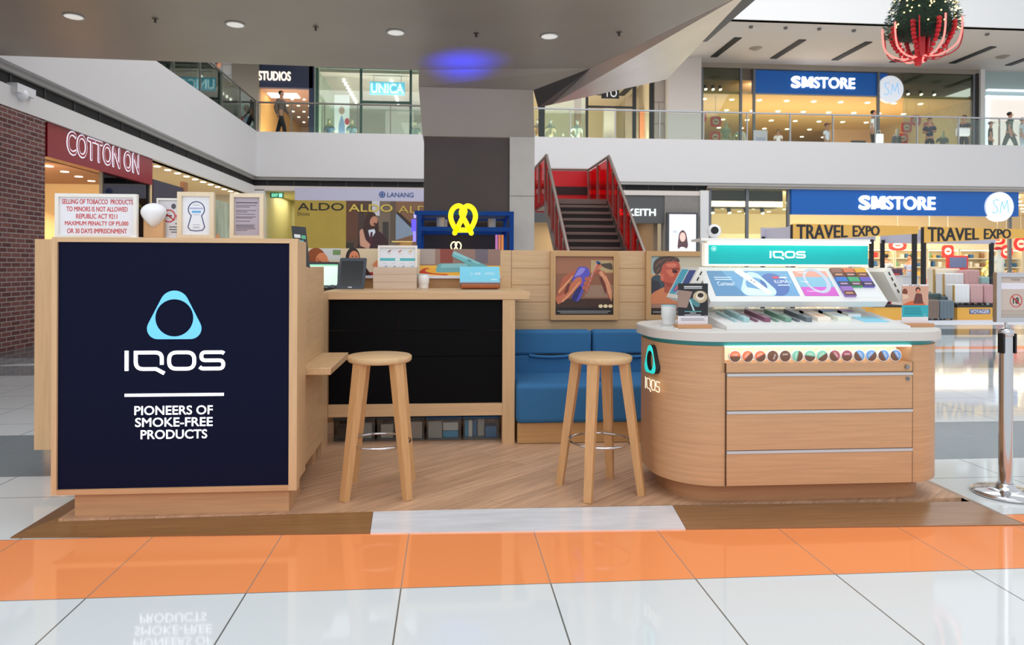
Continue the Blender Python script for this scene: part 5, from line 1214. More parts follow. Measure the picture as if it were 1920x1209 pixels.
# ================================================================ BACK WALL SHOPS, GROUND FLOOR
# corridor with the exit sign
x0, x1 = -6.05, -5.0
b = MB(); b.box(-6.6, x0, YB + .1, YB + .4, 0, 3.75, WPC); ST(b, 'wall_corridor_post')
b = MB(); b.box(x0 - .1, x1 + .2, 27, 27.2, 0, 3.8, m((196, 188, 142), .6)); b.box(x1, x1 + .1, 23.2, 27, 0, 3.8, m((206, 198, 150), .6)); b.box(x0 - .1, x0, 23.4, 27, 0, 3.8, m((206, 198, 150), .6)); b.box(x0 - .1, x1 + .1, 23.4, 27, 3.74, 3.9, m((214, 206, 164), .6)); ST(b, 'wall_corridor')
area('corridor_light', (-5.55, 25.4, 3.7), (.8, 2), 26, (1, .95, .7), (0, 0, -1))
q = MB(); q.box(-5.92, -5.48, 23.3, 23.34, 3.5, 3.68, m((22, 92, 70), .4, emit=.3)); f = FY(-5.92, 3.5, 23.3); q.text(f, 'EXIT', .06, .04, .2, .1, .004, m((150, 255, 214), emit=1.2), .01); q.quad(f, .29, .4, .03, .15, 0, .004, m((150, 255, 214), emit=1.0)); S(q, 'exit_sign', 'green lit exit sign hanging in the pale corridor mouth', 'sign')
# hoarding with shoe adverts
X0, X1, Z0, Z1 = -5.0, -.2, 0, 3.80
root = T('advert_hoarding', 'wide hoarding with olive panel and photo adverts under the back gallery', 'hoarding', (-2.6, 22.8, 0))
q = MB(); q.box(X0, X1, 22.8, 22.95, 0, 3.80, m((182, 180, 202), .6)); P(q, 'board', root)
F = FY(X0, 0, 22.8)
olive = mottled((166, 142, 62), .05, 2, .6)
def artp(c): return m(c, .6, name='advert_ink')
q = MB(); q.quad(F, 0, 1.66, 0, 3.385, 0, .006, olive); pn = P(q, 'olive_panel', root, 'olive advert panel')
q = MB(); q.text(F, 'ALDO', .1, 3.06, 1.48, .24, .004, m((24, 22, 20), .6), .025, .006); q.text(F, 'Shoes', .08, 2.88, .4, .13, .004, m((70, 60, 30), .6), 0, .006); P(q, 'lettering', pn, 'black shoe shop lettering')
q = MB(); q.quad(F, 1.66, 3.28, 0, 3.385, 0, .006, artp((82, 60, 50))); ph = P(q, 'photo_panel', root, 'photo advert of a laughing person in a burgundy coat')
q = MB(); D = lambda k: (.006, .006 + .004 * k)
q.quad(F, 1.66, 2.05, 2.1, 3.385, *D(1), artp((92, 58, 42))); q.quad(F, 2.05, 2.25, 1.6, 3.2, *D(1), artp((66, 50, 44))); q.quad(F, 2.55, 3.28, 1.8, 3.385, *D(1), artp((112, 98, 84))); q.quad(F, 2.5, 2.75, 2.9, 3.385, *D(2), artp((196, 196, 200))); q.quad(F, 2.85, 3.05, 1.6, 2.7, *D(2), artp((58, 52, 50))); q.quad(F, 1.66, 1.9, 0, 2.0, *D(2), artp((44, 44, 34))); q.quad(F, 3.1, 3.28, 2.0, 3.385, *D(2), artp((90, 76, 64)))
q.prism(F, fillet([(2.2, 2.3), (2.28, 2.85), (2.42, 3.05), (2.6, 3.0), (2.7, 2.75), (2.74, 2.4), (2.5, 2.2)], .12, True), *D(3), artp((56, 32, 28)))
q.ell(F, 2.56, 2.72, .12, .17, *D(4), artp((184, 128, 102)), 20, -.35); q.ell(F, 2.6, 2.63, .05, .035, *D(5), artp((80, 30, 30)))
q.prism(F, fillet([(1.95, 0), (2.0, 1.85), (2.2, 2.2), (2.42, 2.45), (2.75, 2.4), (3.02, 2.1), (3.08, 1.6), (3.1, 0)], .12, True), *D(4), artp((54, 28, 36))); q.prism(F, [(2.38, 2.42), (2.46, 2.1), (2.62, 2.36), (2.58, 2.46)], *D(5), artp((206, 214, 228))); q.prism(F, [(2.46, 2.36), (2.53, 2.36), (2.5, 1.9), (2.42, 2.0)], *D(6), artp((80, 28, 42)))
q.prism(F, fillet([(2.12, 1.9), (2.1, 2.4), (2.2, 2.48), (2.3, 2.1), (2.46, 1.95), (2.4, 1.8)], .05, True), *D(7), artp((196, 146, 124)))
q.text(F, 'ALDO', 1.75, 3.03, 1.42, .24, .004, artp((204, 178, 84)), .025, .03); P(q, 'artwork', ph)
q = MB(); q.quad(F, 3.28, 4.8, 0, 3.385, 0, .006, artp((122, 88, 64))); p2 = P(q, 'photo_panel', root, 'photo advert in blue and brown')
q = MB(); q.prism(F, [(3.28, 2.1), (3.28, 3.0), (3.85, 2.5), (3.85, 2.28)], *D(1), artp((128, 144, 164))); q.prism(F, [(3.28, 3.0), (3.36, 3.05), (3.9, 2.55), (3.9, 2.4)], *D(2), artp((46, 36, 34))); q.prism(F, fillet([(3.35, 1.2), (3.4, 2.0), (3.8, 2.05), (3.95, 1.3)], .1, True), *D(2), artp((176, 128, 70))); q.quad(F, 3.15, 3.85, 2.03, 2.07, *D(3), artp((236, 206, 130))); q.text(F, 'ALDO', 3.36, 3.0, 1.4, .24, .004, artp((190, 164, 78)), 0, .022); P(q, 'artwork', p2)
q = MB(); q.ell(F, 2.83, 3.6, .105, .105, 0, .006, m((42, 74, 132), .6), 28); q.quad(F, 2.77, 2.89, 3.54, 3.66, .006, .01, m((150, 158, 192), .6)); q.quad(F, 2.79, 2.87, 3.56, 3.64, .01, .012, m((42, 74, 132), .6)); q.text(F, 'LANANG', 3.0, 3.52, .86, .15, .005, m((42, 74, 132), .6), .03); P(q, 'mall_logo', root, 'blue mall lettering')
# bag shop and its lit poster
b = MB(); b.box(1.0, 7.5, YB + .15, YB + .5, 2.76, 3.72, m((78, 78, 80), .5)); ST(b, 'wall_bag_shop_fascia')
b = MB(); b.box(7.48, 8.75, YB + .12, YB + .5, 0, 3.75, mottled((126, 122, 118), .06, 6, .5)); ST(b, 'wall_stone_panel')
b = MB(); b.box(1, 7.5, 26, 26.2, 0, 3.7, m((206, 176, 134), .6)); b.box(7.2, 7.35, 23.5, 26, 0, 3.0, m((126, 104, 84), .6)); b.box(1, 7.5, 23.5, 26, 2.9, 3.0, m((210, 196, 170), .6)); ST(b, 'wall_bag_shop')
area('bag_shop_light', (5.2, 24.6, 2.85), (3, 1.6), 60, (1, .86, .64), (0, 0, -1))
a, c = at(1158, 404, YB + .15), at(1229, 392, YB + .15)
q = MB(); q.text(FY(0, 0, YB + .15), '& KEITH', a[0], a[1], c[0] - a[0], c[1] - a[1], .03, m((240, 255, 252), emit=1.3), .012); S(q, 'shop_lettering', 'white lit capital lettering on the dark fascia beside the red stair', 'sign')
X0, X1, Z0, Z1 = rect(1255, 467, 1305, 402, YB - .05)
root = T('poster_screen', 'tall lit poster screen of a dark haired woman on the stone panel', 'poster', ((X0 + X1) / 2, YB, 0))
q = MB(); q.box(X0 - .07, X1 + .07, YB - .04, YB + .12, 0, Z1 + .06, m((70, 72, 78), .4)); P(q, 'casing', root)
F = FY(X0, Z1 - 2.3, YB - .041); w_, h_ = X1 - X0, 2.3
q = MB(); q.quad(F, 0, w_, 0, h_, 0, .004, m((236, 240, 250), .4, emit=.55)); sc_ = P(q, 'screen', root)
q = MB(); E_ = lambda c: m(c, .4, emit=.45, name='screen_ink')
q.prism(F, fillet([(w_ * .3, h_ * .5), (w_ * .36, h_ * .72), (w_ * .5, h_ * .78), (w_ * .64, h_ * .72), (w_ * .72, h_ * .52), (w_ * .6, h_ * .46), (w_ * .4, h_ * .46)], .12, True), .004, .008, E_((84, 62, 66))); q.ell(F, w_ * .5, h_ * .66, w_ * .11, h_ * .07, .004, .012, E_((226, 186, 176))); q.prism(F, fillet([(w_ * .2, 0), (w_ * .26, h_ * .42), (w_ * .42, h_ * .52), (w_ * .62, h_ * .5), (w_ * .8, h_ * .4), (w_ * .85, 0)], .1, True), .004, .012, E_((236, 232, 238))); q.quad(F, w_ * .12, w_ * .3, h_ * .72, h_ * .76, .004, .008, E_((190, 196, 206))); P(q, 'portrait', sc_)

# ================================================================ DEPARTMENT STORE
CEB = m((226, 196, 146), .6, name='store_ceiling'); WB = m((236, 218, 184), .6, name='store_wall'); SMB = m((0, 82, 160), .35, emit=.22, name='sign_blue')
MUL = m((112, 116, 122), .4, .4, name='mullion')
def roundel(root, cx, cz, r, y):
    q = MB(); q.cyl((cx, y - .08, cz), (cx, y + .1, cz), r, m((238, 245, 255), .4, emit=.3), n=40); rr = P(q, 'roundel', root, 'white lit round emblem')
    q = MB(); F = FY(cx, cz, y - .08); lb = m((120, 186, 240), emit=.5)
    s_ = [(-.08, .42), (-.3, .5), (-.5, .36), (-.42, .12), (-.2, -.04), (-.14, -.28), (-.34, -.46), (-.56, -.36)]
    q.stroke(F, [(x * r, z * r) for x, z in fillet(s_, .2)], .045 * r, 0, .01, lb)
    q.stroke(F, [(x * r, z * r) for x, z in fillet([(.0, -.46), (.14, .4), (.3, -.2), (.52, .5), (.62, -.4)], .12)], .04 * r, 0, .01, lb); P(q, 'emblem_line', rr)
def store_sign(label, x0, x1, z0, z1, y, tx0, tx1, tz0, tz1, cx, cz, r):
    root = T('store_sign', label, 'sign', ((x0 + x1) / 2, y, z0), 0)
    q = MB(); q.box(x0, x1, y, y + .25, z0, z1, SMB); P(q, 'sign_board', root)
    F = FY(0, 0, y); k = (tx1 - tx0) * .345
    q = MB(); hh = tz1 - tz0; q.text(F, 'S', tx0, tz0, k * .38, hh, .07, GLOW, .07); mx, tw_ = tx0 + k * .46, k * .13; mw = k * .5
    q.prism(F, [(mx, tz0), (mx + tw_, tz0), (mx + tw_, tz0 + hh), (mx, tz0 + hh)], 0, .07, GLOW); q.prism(F, [(mx + mw - tw_, tz0), (mx + mw, tz0), (mx + mw, tz0 + hh), (mx + mw - tw_, tz0 + hh)], 0, .07, GLOW)
    q.prism(F, [(mx, tz0 + hh), (mx + tw_ * 1.2, tz0 + hh), (mx + mw / 2, tz0 + hh * .52), (mx + mw - tw_ * 1.2, tz0 + hh), (mx + mw, tz0 + hh), (mx + mw / 2 + tw_ * .4, tz0 + hh * .1), (mx + mw / 2 - tw_ * .4, tz0 + hh * .1)], 0, .07, GLOW); P(q, 'lettering', root, 'heavy white lit initials'); q = MB(); q.text(F, 'STORE', tx0 + k * 1.02, tz0, tx1 - tx0 - k * 1.02, tz1 - tz0, .07, GLOW, .03); P(q, 'lettering', root, 'white lit lettering')
    roundel(root, cx, cz, r, y)
def downlights(pts, r, label, group, e=6.):
    src = None
    for (x, y, z) in pts:
        if src is None:
            q = MB(); q.cyl((0, 0, 0), (0, 0, -.02), r, m((255, 244, 216), emit=e, nosample=True), n=10); src = S(q, 'ceiling_downlight', label, 'light', group); src.location = (x, y, z - .02)
        else: dup(src, (x, y, z - .02))
# ground floor
y = 23.2
X0, X1, Z0, Z1 = rect(1484, 403, 1905, 357, y)
a0, a1 = at(1611, 392, y), at(1752, 368, y); rc = at(1874, 388, y)
store_sign('wide blue store sign with white lettering on the ground floor, behind the display stand', 12.07, 20.6, 3.12, 4.02, y, a0[0], a1[0], 3.33, 3.78, rc[0] - .05, 3.46, .53)
b = MB(); b.box(9.0, 36, YB + .12, YB + .42, 4.0, 4.12, m((176, 168, 160), .5)); ST(b, 'trim_9')
b = MB(); b.box(8.9, 36, 34, 34.2, 0, 4.2, WB); b.box(8.9, 9.0, 23.4, 34, 0, 4.2, WB); ST(b, 'wall_store_back')
b = MB(); b.box(8.9, 36, 23.45, 34, 3.98, 4.1, CEB); ST(b, 'ceiling_store')
b = MB(); b.box(8.9, 36, 33.2, 33.99, 2.2, 2.9, m((248, 232, 196), .6)); ST(b, 'trim_store_fascia')
area('store_fill_lower', (15, 23.6, 3.6), (12, .5), 900, (1, .87, .62), (0, 1, -.28))  # added lamp hidden behind the sign board, fills the store
area('store_light_lower_rear', (20, 29, 3.9), (14, 4), 420, (1, .9, .7), (0, 0, -1))
downlights([(9.8 + 1.5 * i, 24.6 + 1.6 * j, 3.98) for i in range(13) for j in range(6)], .09, 'round downlight in the ceiling of the ground floor department store', 'ground floor store downlights')
root = T('glazed_facade', 'glass front with grey mullions of the ground floor department store', 'shop front', (12, YB + .3, 0))
for x in (9.15, 10.5, 12.0, 20.35):
    q = MB(); q.box(x - .05, x + .05, YB + .27, YB + .36, 0, 4.0, MUL); P(q, 'mullion', root)
for x0, x1 in ((9.2, 10.45), (10.55, 11.95)):
    q = MB(); q.box(x0, x1, YB + .3, YB + .315, 0, 4.0, glass((232, 240, 232), .05, 'shop_glass')); P(q, 'glass_pane', root)
q = MB(); q.box(9.2, 11.95, YB + .6, YB + 1.5, 3.4, 3.98, m((70, 62, 56), .6)); P(q, 'lamp_box', root)
for k in range(4):
    x = 9.5 + .62 * k
    r = T('track_spot', 'track spotlight inside the glass front beside the stone panel', 'spotlight', (x, YB + 1.0, 3.4), 0, 'track spotlights in the department store')
    q = MB(); q.cyl((x, YB + 1, 3.4), (x, YB + .9, 3.2), .07, BLACK, n=10); P(q, 'spot_can', r)
    q = MB(); q.cyl((x, YB + .9, 3.2), (x, YB + .895, 3.19), .06, m((255, 244, 216), emit=5, nosample=True), n=10); P(q, 'lamp_lens', r)
# shelving along the rear wall, with goods
random.seed(3)
cl_ = [(206, 60, 52), (240, 236, 226), (120, 170, 120), (226, 180, 90), (60, 110, 160), (196, 150, 120), (250, 244, 236), (150, 110, 80)]
for k in range(11):
    x = 13.2 + 1.75 * k
    r = T('store_shelf', 'white lit shelf bay along the rear wall of the department store', 'shelf', (x, 33.4, 0), 0, 'store shelf bays')
    for sx in (-.85, .81):
        q = MB(); q.box(x + sx, x + sx + .04, 33.3, 33.98, 0, 2.2, m((244, 232, 206))); P(q, 'side_panel', r)
    for z in (.35, .8, 1.25, 1.7):
        q = MB(); q.box(x - .81, x + .81, 33.34, 33.98, z, z + .04, m((250, 240, 216))); P(q, 'shelf_board', r)
    q = MB(); q.box(x - .8, x + .8, 33.36, 33.4, 2.12, 2.16, m((255, 240, 205), emit=4, nosample=True)); P(q, 'light_strip', r)
    for z in (.39, .84, 1.29, 1.74):
        for i in range(5):
            if random.random() < .3: continue
            h = .12 + random.random() * .2; xx = x - .7 + .3 * i
            q = MB(); q.rbox(xx, xx + .1 + random.random() * .12, 33.5, 33.7, z, z + h, .015, m(random.choice(cl_), .5), 1); S(q, 'boxed_goods', 'small boxed item on a lit rear shelf of the department store', 'goods', 'goods on the store shelves')
# low tables with goods, in the middle of the store
for k, (x, y_, c) in enumerate(((11.2, 26.0, (236, 220, 190)), (14.0, 27, (230, 214, 184)), (17.6, 28.5, (236, 222, 196)))):
    r = T('display_table', ['cream display table inside the glass front of the store', 'cream display table in the middle of the department store', 'cream display table deep in the store, behind the luggage booth'][k], 'table', (x, y_, 0), 0, 'display tables')
    q = MB(); q.box(x - 1, x + 1, y_ - .5, y_ + .5, .8, .86, m(c)); P(q, 'table_top', r)
    for sx in (-.95, .95):
        for sy in (-.45, .45):
            q = MB(); q.box(x + sx - .03, x + sx + .03, y_ + sy - .03, y_ + sy + .03, 0, .8, m(c)); P(q, 'leg', r)
    for i in range(7):
        q = MB(); q.rbox(x - .9 + .26 * i, x - .72 + .26 * i, y_ - .3, y_ + .2, .86, 1.0 + random.random() * .28, .02, m(random.choice(cl_), .5), 1); S(q, 'boxed_goods', 'boxed item on a cream display table of the department store', 'goods', 'goods on the display tables')
# hanging red promotion signs on the ground floor
def red_tag(name, label, x, y_, z, w, h, hang, c=(222, 44, 40), round_=True):
    r = T(name, label, 'sign', (x, y_, z), 0, 'red promotion signs'); F = FY(x, z, y_)
    q = MB()
    if round_: q.ell(F, 0, 0, w / 2, h / 2, -.015, .015, m(c, .4, emit=.15), 20)
    else: q.prism(F, fillet([(-w / 2, -h / 2), (w / 2, -h / 2), (w / 2, h / 2), (-w / 2, h / 2)], w * .3, True), -.015, .015, m(c, .4, emit=.15))
    P(q, 'board', r)
    q = MB(); q.ell(F, 0, 0, w * .29, h * .28, .015, .02, m((246, 226, 210), .4), 16); q.quad(F, -w * .16, w * .16, -h * .08, h * .06, .02, .024, m((206, 60, 50), .5)); P(q, 'print', r)
    q = MB(); q.cyl((x, y_, z + h / 2), (x, y_, hang), .006, m((190, 190, 190)), n=6); P(q, 'hanging_wire', r)
for k, (px, py, Yv, s, rd, lb) in enumerate(((1683, 460, 27, .6, False, 'red sign on its side hung above the store aisle, left of the booth post'), (1870, 450, 26, .5, False, 'small red sign hung behind the second yellow banner'), (1887, 472, 25.5, .55, True, 'round red sign hung beside the mannequin in white'), (1914, 457, 25.5, .6, True, 'round red sign hung at the right edge above the mannequin'), (1777, 471, 26, .5, False, 'upright red sign with a white disc hung behind the luggage'), (1742, 533, 24.5, .42, False, 'low red sign with a white disc beside the dark booth post'))):
    a = at(px, py, Yv); red_tag('promotion_sign', lb, a[0], Yv, a[1], s * (1.3 if k < 2 else 1), s * (.7 if k < 2 else 1.), 3.98, (222, 44, 40), rd)
a = at(1796, 492, 25.0); q = MB(); q.box(a[0] - .42, a[0] + .42, 25, 25.1, a[1] - .28, a[1] + .26, m((150, 30, 40), .4)); q.quad(FY(a[0], a[1], 25), -.34, .36, -.2, .2, 0, .006, m((66, 76, 112), .3, emit=.3)); q.box(a[0] - .03, a[0] + .03, 25.02, 25.08, 0, a[1] - .28, BLACK); q.box(a[0] - .25, a[0] + .25, 24.9, 25.2, 0, .02, BLACK); S(q, 'screen_stand', 'dark blue screen in a red frame on a stand behind the luggage', 'screen')

# ---------------- luggage booth
BK = m((30, 32, 36), .5, name='booth_black'); BY = m((246, 192, 96), .6, name='banner_yellow'); LAV = m((200, 198, 214), .7, name='booth_lavender')
BYV = 15.0
def booth(px0, px1, pyT0, pyB0, pyT1, pyB1, label):
    a, c = at(px0, pyT0, BYV), at(px0, pyB0, BYV); d, e = at(px1, pyT1, BYV), at(px1, pyB1, BYV)
    x0, x1 = a[0], d[0]; zt, zb, zt1, zb1 = a[1], c[1], d[1], e[1]
    r = T('luggage_booth', label, 'booth', ((x0 + x1) / 2, BYV + .8, 0), 0, 'luggage booth frames')
    q = MB(); q.raw([(x0, BYV, zb), (x1, BYV, zb1), (x1, BYV, zt1), (x0, BYV, zt), (x0, BYV + .02, zb), (x1, BYV + .02, zb1), (x1, BYV + .02, zt1), (x0, BYV + .02, zt)], [(0, 1, 2, 3), (7, 6, 5, 4), (0, 4, 5, 1), (1, 5, 6, 2), (2, 6, 7, 3), (3, 7, 4, 0)], BY); bn = P(q, 'banner', r, 'yellow tapering banner')
    def warp(u, v):
        t = (u - 0) / (x1 - x0); lo, hi = zb + (zb1 - zb) * t, zt + (zt1 - zt) * t
        return u, lo + (hi - lo) * v
    q = MB(); w = x1 - x0
    q.text((Vector((x0, BYV, 0)), Vector((1, 0, 0)), Vector((0, 0, 1))), 'TRAVEL', w * .03, .05, w * .40, .9, .006, m((44, 46, 54), .6), .014, 0, warp); q.text((Vector((x0, BYV, 0)), Vector((1, 0, 0)), Vector((0, 0, 1))), 'EXPO', w * .475, .06, w * .21, .88, .006, m((44, 46, 54), .6), .014, 0, warp); P(q, 'lettering', bn, 'dark grey lettering')
    for x, y_, zz in ((x0 + .02, BYV + .05, zt - .02), (x1 - .06, BYV + .05, zt1), (x1 - .1, BYV + 1.6, zt1 - .25), (x0 + .05, BYV + 1.6, zt1 - .2)):
        q = MB(); q.box(x - .04, x + .04, y_ - .04, y_ + .04, .05, zz, BK); P(q, 'post', r)
    q = MB(); q.box(x0, x1, BYV + 1.58, BYV + 1.62, zb1 - .12, zb1 + .2, LAV); q.raw([(x0 + .1, BYV + .03, zb1 - .1), (x0 + .1, BYV + 1.58, zb1 - .1), (x0 + .1, BYV + 1.58, zb1 + .16), (x0 + .1, BYV + .03, zb1 + .16)], [(0, 1, 2, 3)], LAV); P(q, 'lavender_valance', r)
    q = MB(); q.box(x0, x1, BYV + .03, BYV + .07, zt1 - .06, zt1 - .02, BK); P(q, 'top_rail', r)
    return x0, x1
bx0, bx1 = booth(1487, 1722, 419, 452, 424, 438, 'luggage booth frame whose yellow banner rises behind the display stand canopy')
cx0, cx1 = booth(1733, 1968, 424, 455, 431, 444, 'luggage booth frame whose yellow banner runs out at the right edge of the picture')
b = MB(); b.box(bx0, 14.6, 14.88, 16.9, 0, .05, m((226, 226, 234), .4)); S(b, 'booth_base', 'low white base board under the luggage booth', 'base')
def pbox(px0, px1, py0, py1, Yv):
    return rect(px0, py0, px1, py1, Yv)
def plinth(px0, px1, py0, py1, Yv, label, txt=None):
    X0, X1, Z0, Z1 = pbox(px0, px1, py0, py1, Yv); r = T('plinth', label, 'plinth', ((X0 + X1) / 2, Yv + .3, .05), 0, 'yellow plinths')
    q = MB(); q.box(X0, X1, Yv, Yv + .7, .05, Z1 - .05, m((236, 178, 76), .5)); P(q, 'body', r)
    q = MB(); q.box(X0 - .01, X1 + .01, Yv - .01, Yv + .71, Z1 - .05, Z1, m((44, 42, 44), .5)); P(q, 'top_board', r)
    if txt:
        F = FY(X0, 0, Yv); w = X1 - X0
        q = MB(); q.quad(F, w * .34, w * .93, .19, .3, 0, .004, m((84, 98, 150), .4)); q.text(F, txt, w * .37, .205, w * .53, .08, .004, m((240, 240, 250), .4), .02, .004); P(q, 'name_plate', r, 'blue name plate')
    return X0, X1, Z1
pX0, pX1, pZ = plinth(1795, 1861, 572, 604, 15.05, 'yellow plinth with a blue name plate under the white and pink suitcases', 'VOYAGER')
p2 = plinth(1640, 1690, 572, 604, 15.05, 'yellow plinth behind the turquoise flyer on the display counter')
def suitcase(label, X0, X1, z0, z1, Yv, dep, c, trim=None, handle=False, wheels=True, group='suitcases of the luggage booth'):
    r = T('suitcase', label, 'suitcase', ((X0 + X1) / 2, Yv + dep / 2, z0), 0, group); zb = z0 + (.035 if wheels else 0)
    M = m(c, .4, name='luggage_shell')
    q = MB(); q.rbox(X0, X1, Yv, Yv + dep, zb, z1, min(.03, (X1 - X0) * .15), M, 3); sh = P(q, 'shell', r)
    q = MB()
    for k in range(3): x = X0 + (X1 - X0) * (.25 + .25 * k); q.rbox(x - .008, x + .008, Yv - .005, Yv + .01, zb + .05, z1 - .05, .003, M, 1)
    P(q, 'shell_ribs', sh)
    if trim:
        q = MB(); q.box(X0 - .003, X0 + .018, Yv - .006, Yv + .05, zb + .02, z1 - .02, m(trim, .4, .3)); P(q, 'trim_band', r, 'golden trim band')
    if wheels:
        for x in (X0 + .05, X1 - .05):
            for yy in (Yv + .04, Yv + dep - .04):
                q = MB(); q.cyl((x - .012, yy, z0 + .022), (x + .012, yy, z0 + .022), .022, m((40, 40, 42), .5), n=12); P(q, 'wheel', r)
    q = MB(); xm = (X0 + X1) / 2; w = min(.08, (X1 - X0) * .3); q.tube([(xm - w, Yv + dep / 2, z1 - .002), (xm - w, Yv + dep / 2, z1 + .025), (xm + w, Yv + dep / 2, z1 + .025), (xm + w, Yv + dep / 2, z1 - .002)], .01, m(tuple(int(v * .8) for v in c), .5), 6); P(q, 'carry_handle', r)
bz = .05
def sc_(px0, px1, py0, Yv, dep, c, label, z0=bz, trim=None):
    X0, X1, Z0, Z1 = pbox(px0, px1, py0, 600, Yv); suitcase(label, X0, X1, z0, Z1, Yv, dep, c, trim)
sc_(1739, 1762, 562, 14.95, .3, (130, 112, 102), 'brown suitcase standing closest to the dark booth post')
sc_(1763, 1790, 563, 14.95, .3, (106, 122, 132), 'slate blue suitcase standing between the brown one and the yellow plinth')
sc_(1731, 1766, 550, 15.5, .35, (84, 104, 104), 'dark green suitcase behind the brown one')
sc_(1767, 1784, 556, 15.4, .3, (66, 92, 98), 'dark teal suitcase behind the slate blue one')
sc_(1752, 1800, 503, 16.3, .3, (250, 238, 214), 'tall cream suitcase with golden edge at the back of the booth', trim=(206, 168, 100))
sc_(1770, 1808, 512, 15.95, .3, (240, 242, 244), 'tall white suitcase with golden edge in front of the cream one', trim=(206, 170, 104))
sc_(1789, 1819, 533, 15.2, .3, (242, 244, 246), 'small white suitcase with golden edge on the yellow plinth', z0=pZ, trim=(206, 170, 104))
sc_(1821, 1844, 533, 15.2, .3, (214, 172, 172), 'pink suitcase in the middle of the yellow plinth', z0=pZ)
sc_(1846, 1863, 533, 15.2, .3, (208, 162, 164), 'narrow pink suitcase at the right end of the yellow plinth', z0=pZ)
sc_(1811, 1837, 506, 15.9, .3, (212, 168, 168), 'tall pink suitcase behind the two pink ones of the plinth')
sc_(1842, 1856, 519, 15.8, .25, (150, 186, 186), 'pale teal suitcase beside the tall pink one')
sc_(1858, 1868, 519, 15.8, .25, (50, 52, 58), 'black suitcase at the right of the pale teal one')
sc_(1661, 1693, 503, 16.2, .3, (104, 76, 96), 'plum suitcase behind the right side wing of the display stand')
X0, X1, Z0, Z1 = pbox(1692, 1722, 518, 600, 15.6)
q = MB(); q.box(X0, X1, 15.6, 16.0, bz, Z1, m((240, 240, 242), .4)); q.box(X0 - .02, X1 + .02, 15.58, 16.02, Z1, Z1 + .02, m((214, 214, 220), .4)); S(q, 'white_pedestal', 'white pedestal box beside the plum suitcase in the booth', 'pedestal')
q = MB(); q.rbox(*pbox(1676, 1690, 506, 600, 16.0)[:2], 16.06, 16.16, bz, at(1680, 505, 16)[1] - .1, .02, m((196, 50, 46), .5), 1); S(q, 'red_carrier', 'narrow red case beside the plum suitcase', 'case')

# ---------------- upper floor of the department store
y = YU + .1
a0, a1 = at(1484, 166, y), at(1602, 143, y); rc = at(1668, 162, y)
store_sign('wide blue store sign with white lettering on the upper floor under the gallery ceiling', 12.95, 18.9, 8.66, 9.62, y, a0[0], a1[0], 8.92, 9.37, rc[0], 8.93, .58)
b = MB(); b.box(10.6, 23.0, YU, YU + .2, 9.66, 9.86, m((150, 140, 128), .5)); b.box(22.85, 23.0, YU, YU + .3, 5.6, 9.7, m((36, 32, 32), .5)); b.box(10.6, 23, YU + .2, YU + 2.2, 9.2, 9.8, m((110, 98, 86), .6)); ST(b, 'trim_10')
b = MB(); b.box(10.4, 23.2, YU + .25, 48, 8.62, 8.72, CEB); ST(b, 'ceiling_store_upper')
b = MB(); b.box(10.3, 10.45, YU + .2, 48, 5.6, 8.7, WB); b.box(22.9, 23.1, YU + .2, 48, 5.6, 8.8, mottled((206, 188, 156), .14, 14, .6)); b.box(10.3, 23.2, 48, 48.2, 5.6, 8.8, WB); b.box(10.3, 23.2, YU + .2, 48, 5.5, 5.6, m((230, 214, 186), .4)); ST(b, 'wall_store_upper')
b = MB(); b.raw([(19.2, YU + 3, 5.6), (23, YU + 9, 5.6), (23, YU + 9, 8.62), (19.2, YU + 3, 8.62)], [(0, 1, 2, 3)], WB) if False else b.box(20.2, 22.9, YU + 7, YU + 7.2, 5.6, 8.62, m((228, 196, 170), .6)); ST(b, 'wall_store_inner')
area('store_fill_upper', (15.8, YU + .5, 9.0), (5.5, .35), 420, (1, .84, .56), (0, 1, -.35))  # added lamp hidden behind the upper sign, fills the interior
area('store_floor_fill', (16.5, 30.5, 5.75), (11, 3), 360, (1, .84, .54), (0, .25, 1))  # added lamp low behind the gallery edge, brightens the store ceiling
downlights([(11.2 + 1.25 * i + (.6 if j % 2 else 0), YU + 1.2 + 2.0 * j, 8.62) for i in range(9) for j in range(9)], .1, 'round downlight in the beige ceiling of the upper department store', 'upper store downlights')
root = T('glazed_facade', 'glass front with grey mullions of the upper department store', 'shop front', (16.5, YU + .15, 5.6))
for x in (10.66, 12.35, 12.93, 18.45, 22.8):
    q = MB(); q.box(x - .05, x + .05, YU + .02, YU + .12, 5.6, 9.66, MUL); P(q, 'mullion', root)
for x0, x1 in ((10.7, 12.3), (19.6, 22.75)):
    q = MB(); q.box(x0, x1, YU + .05, YU + .065, 5.6, 9.6, glass((236, 242, 230), .05, 'shop_glass')); P(q, 'glass_pane', root)
for k in range(9):
    x = 10.9 + .33 * k if k < 4 else 19.3 + .62 * (k - 4)
    r = T('track_spot', 'track spotlight high behind the glass beside the upper blue sign', 'spotlight', (x, YU + 1.2, 9.2), 0, 'track spotlights upstairs')
    q = MB(); q.cyl((x, YU + 1.2, 9.2), (x, YU + 1.1, 9.02), .07, BLACK, n=10); P(q, 'spot_can', r)
    q = MB(); q.cyl((x, YU + 1.1, 9.02), (x, YU + 1.095, 9.01), .062, m((255, 246, 220), emit=6, nosample=True), n=10); P(q, 'lamp_lens', r)
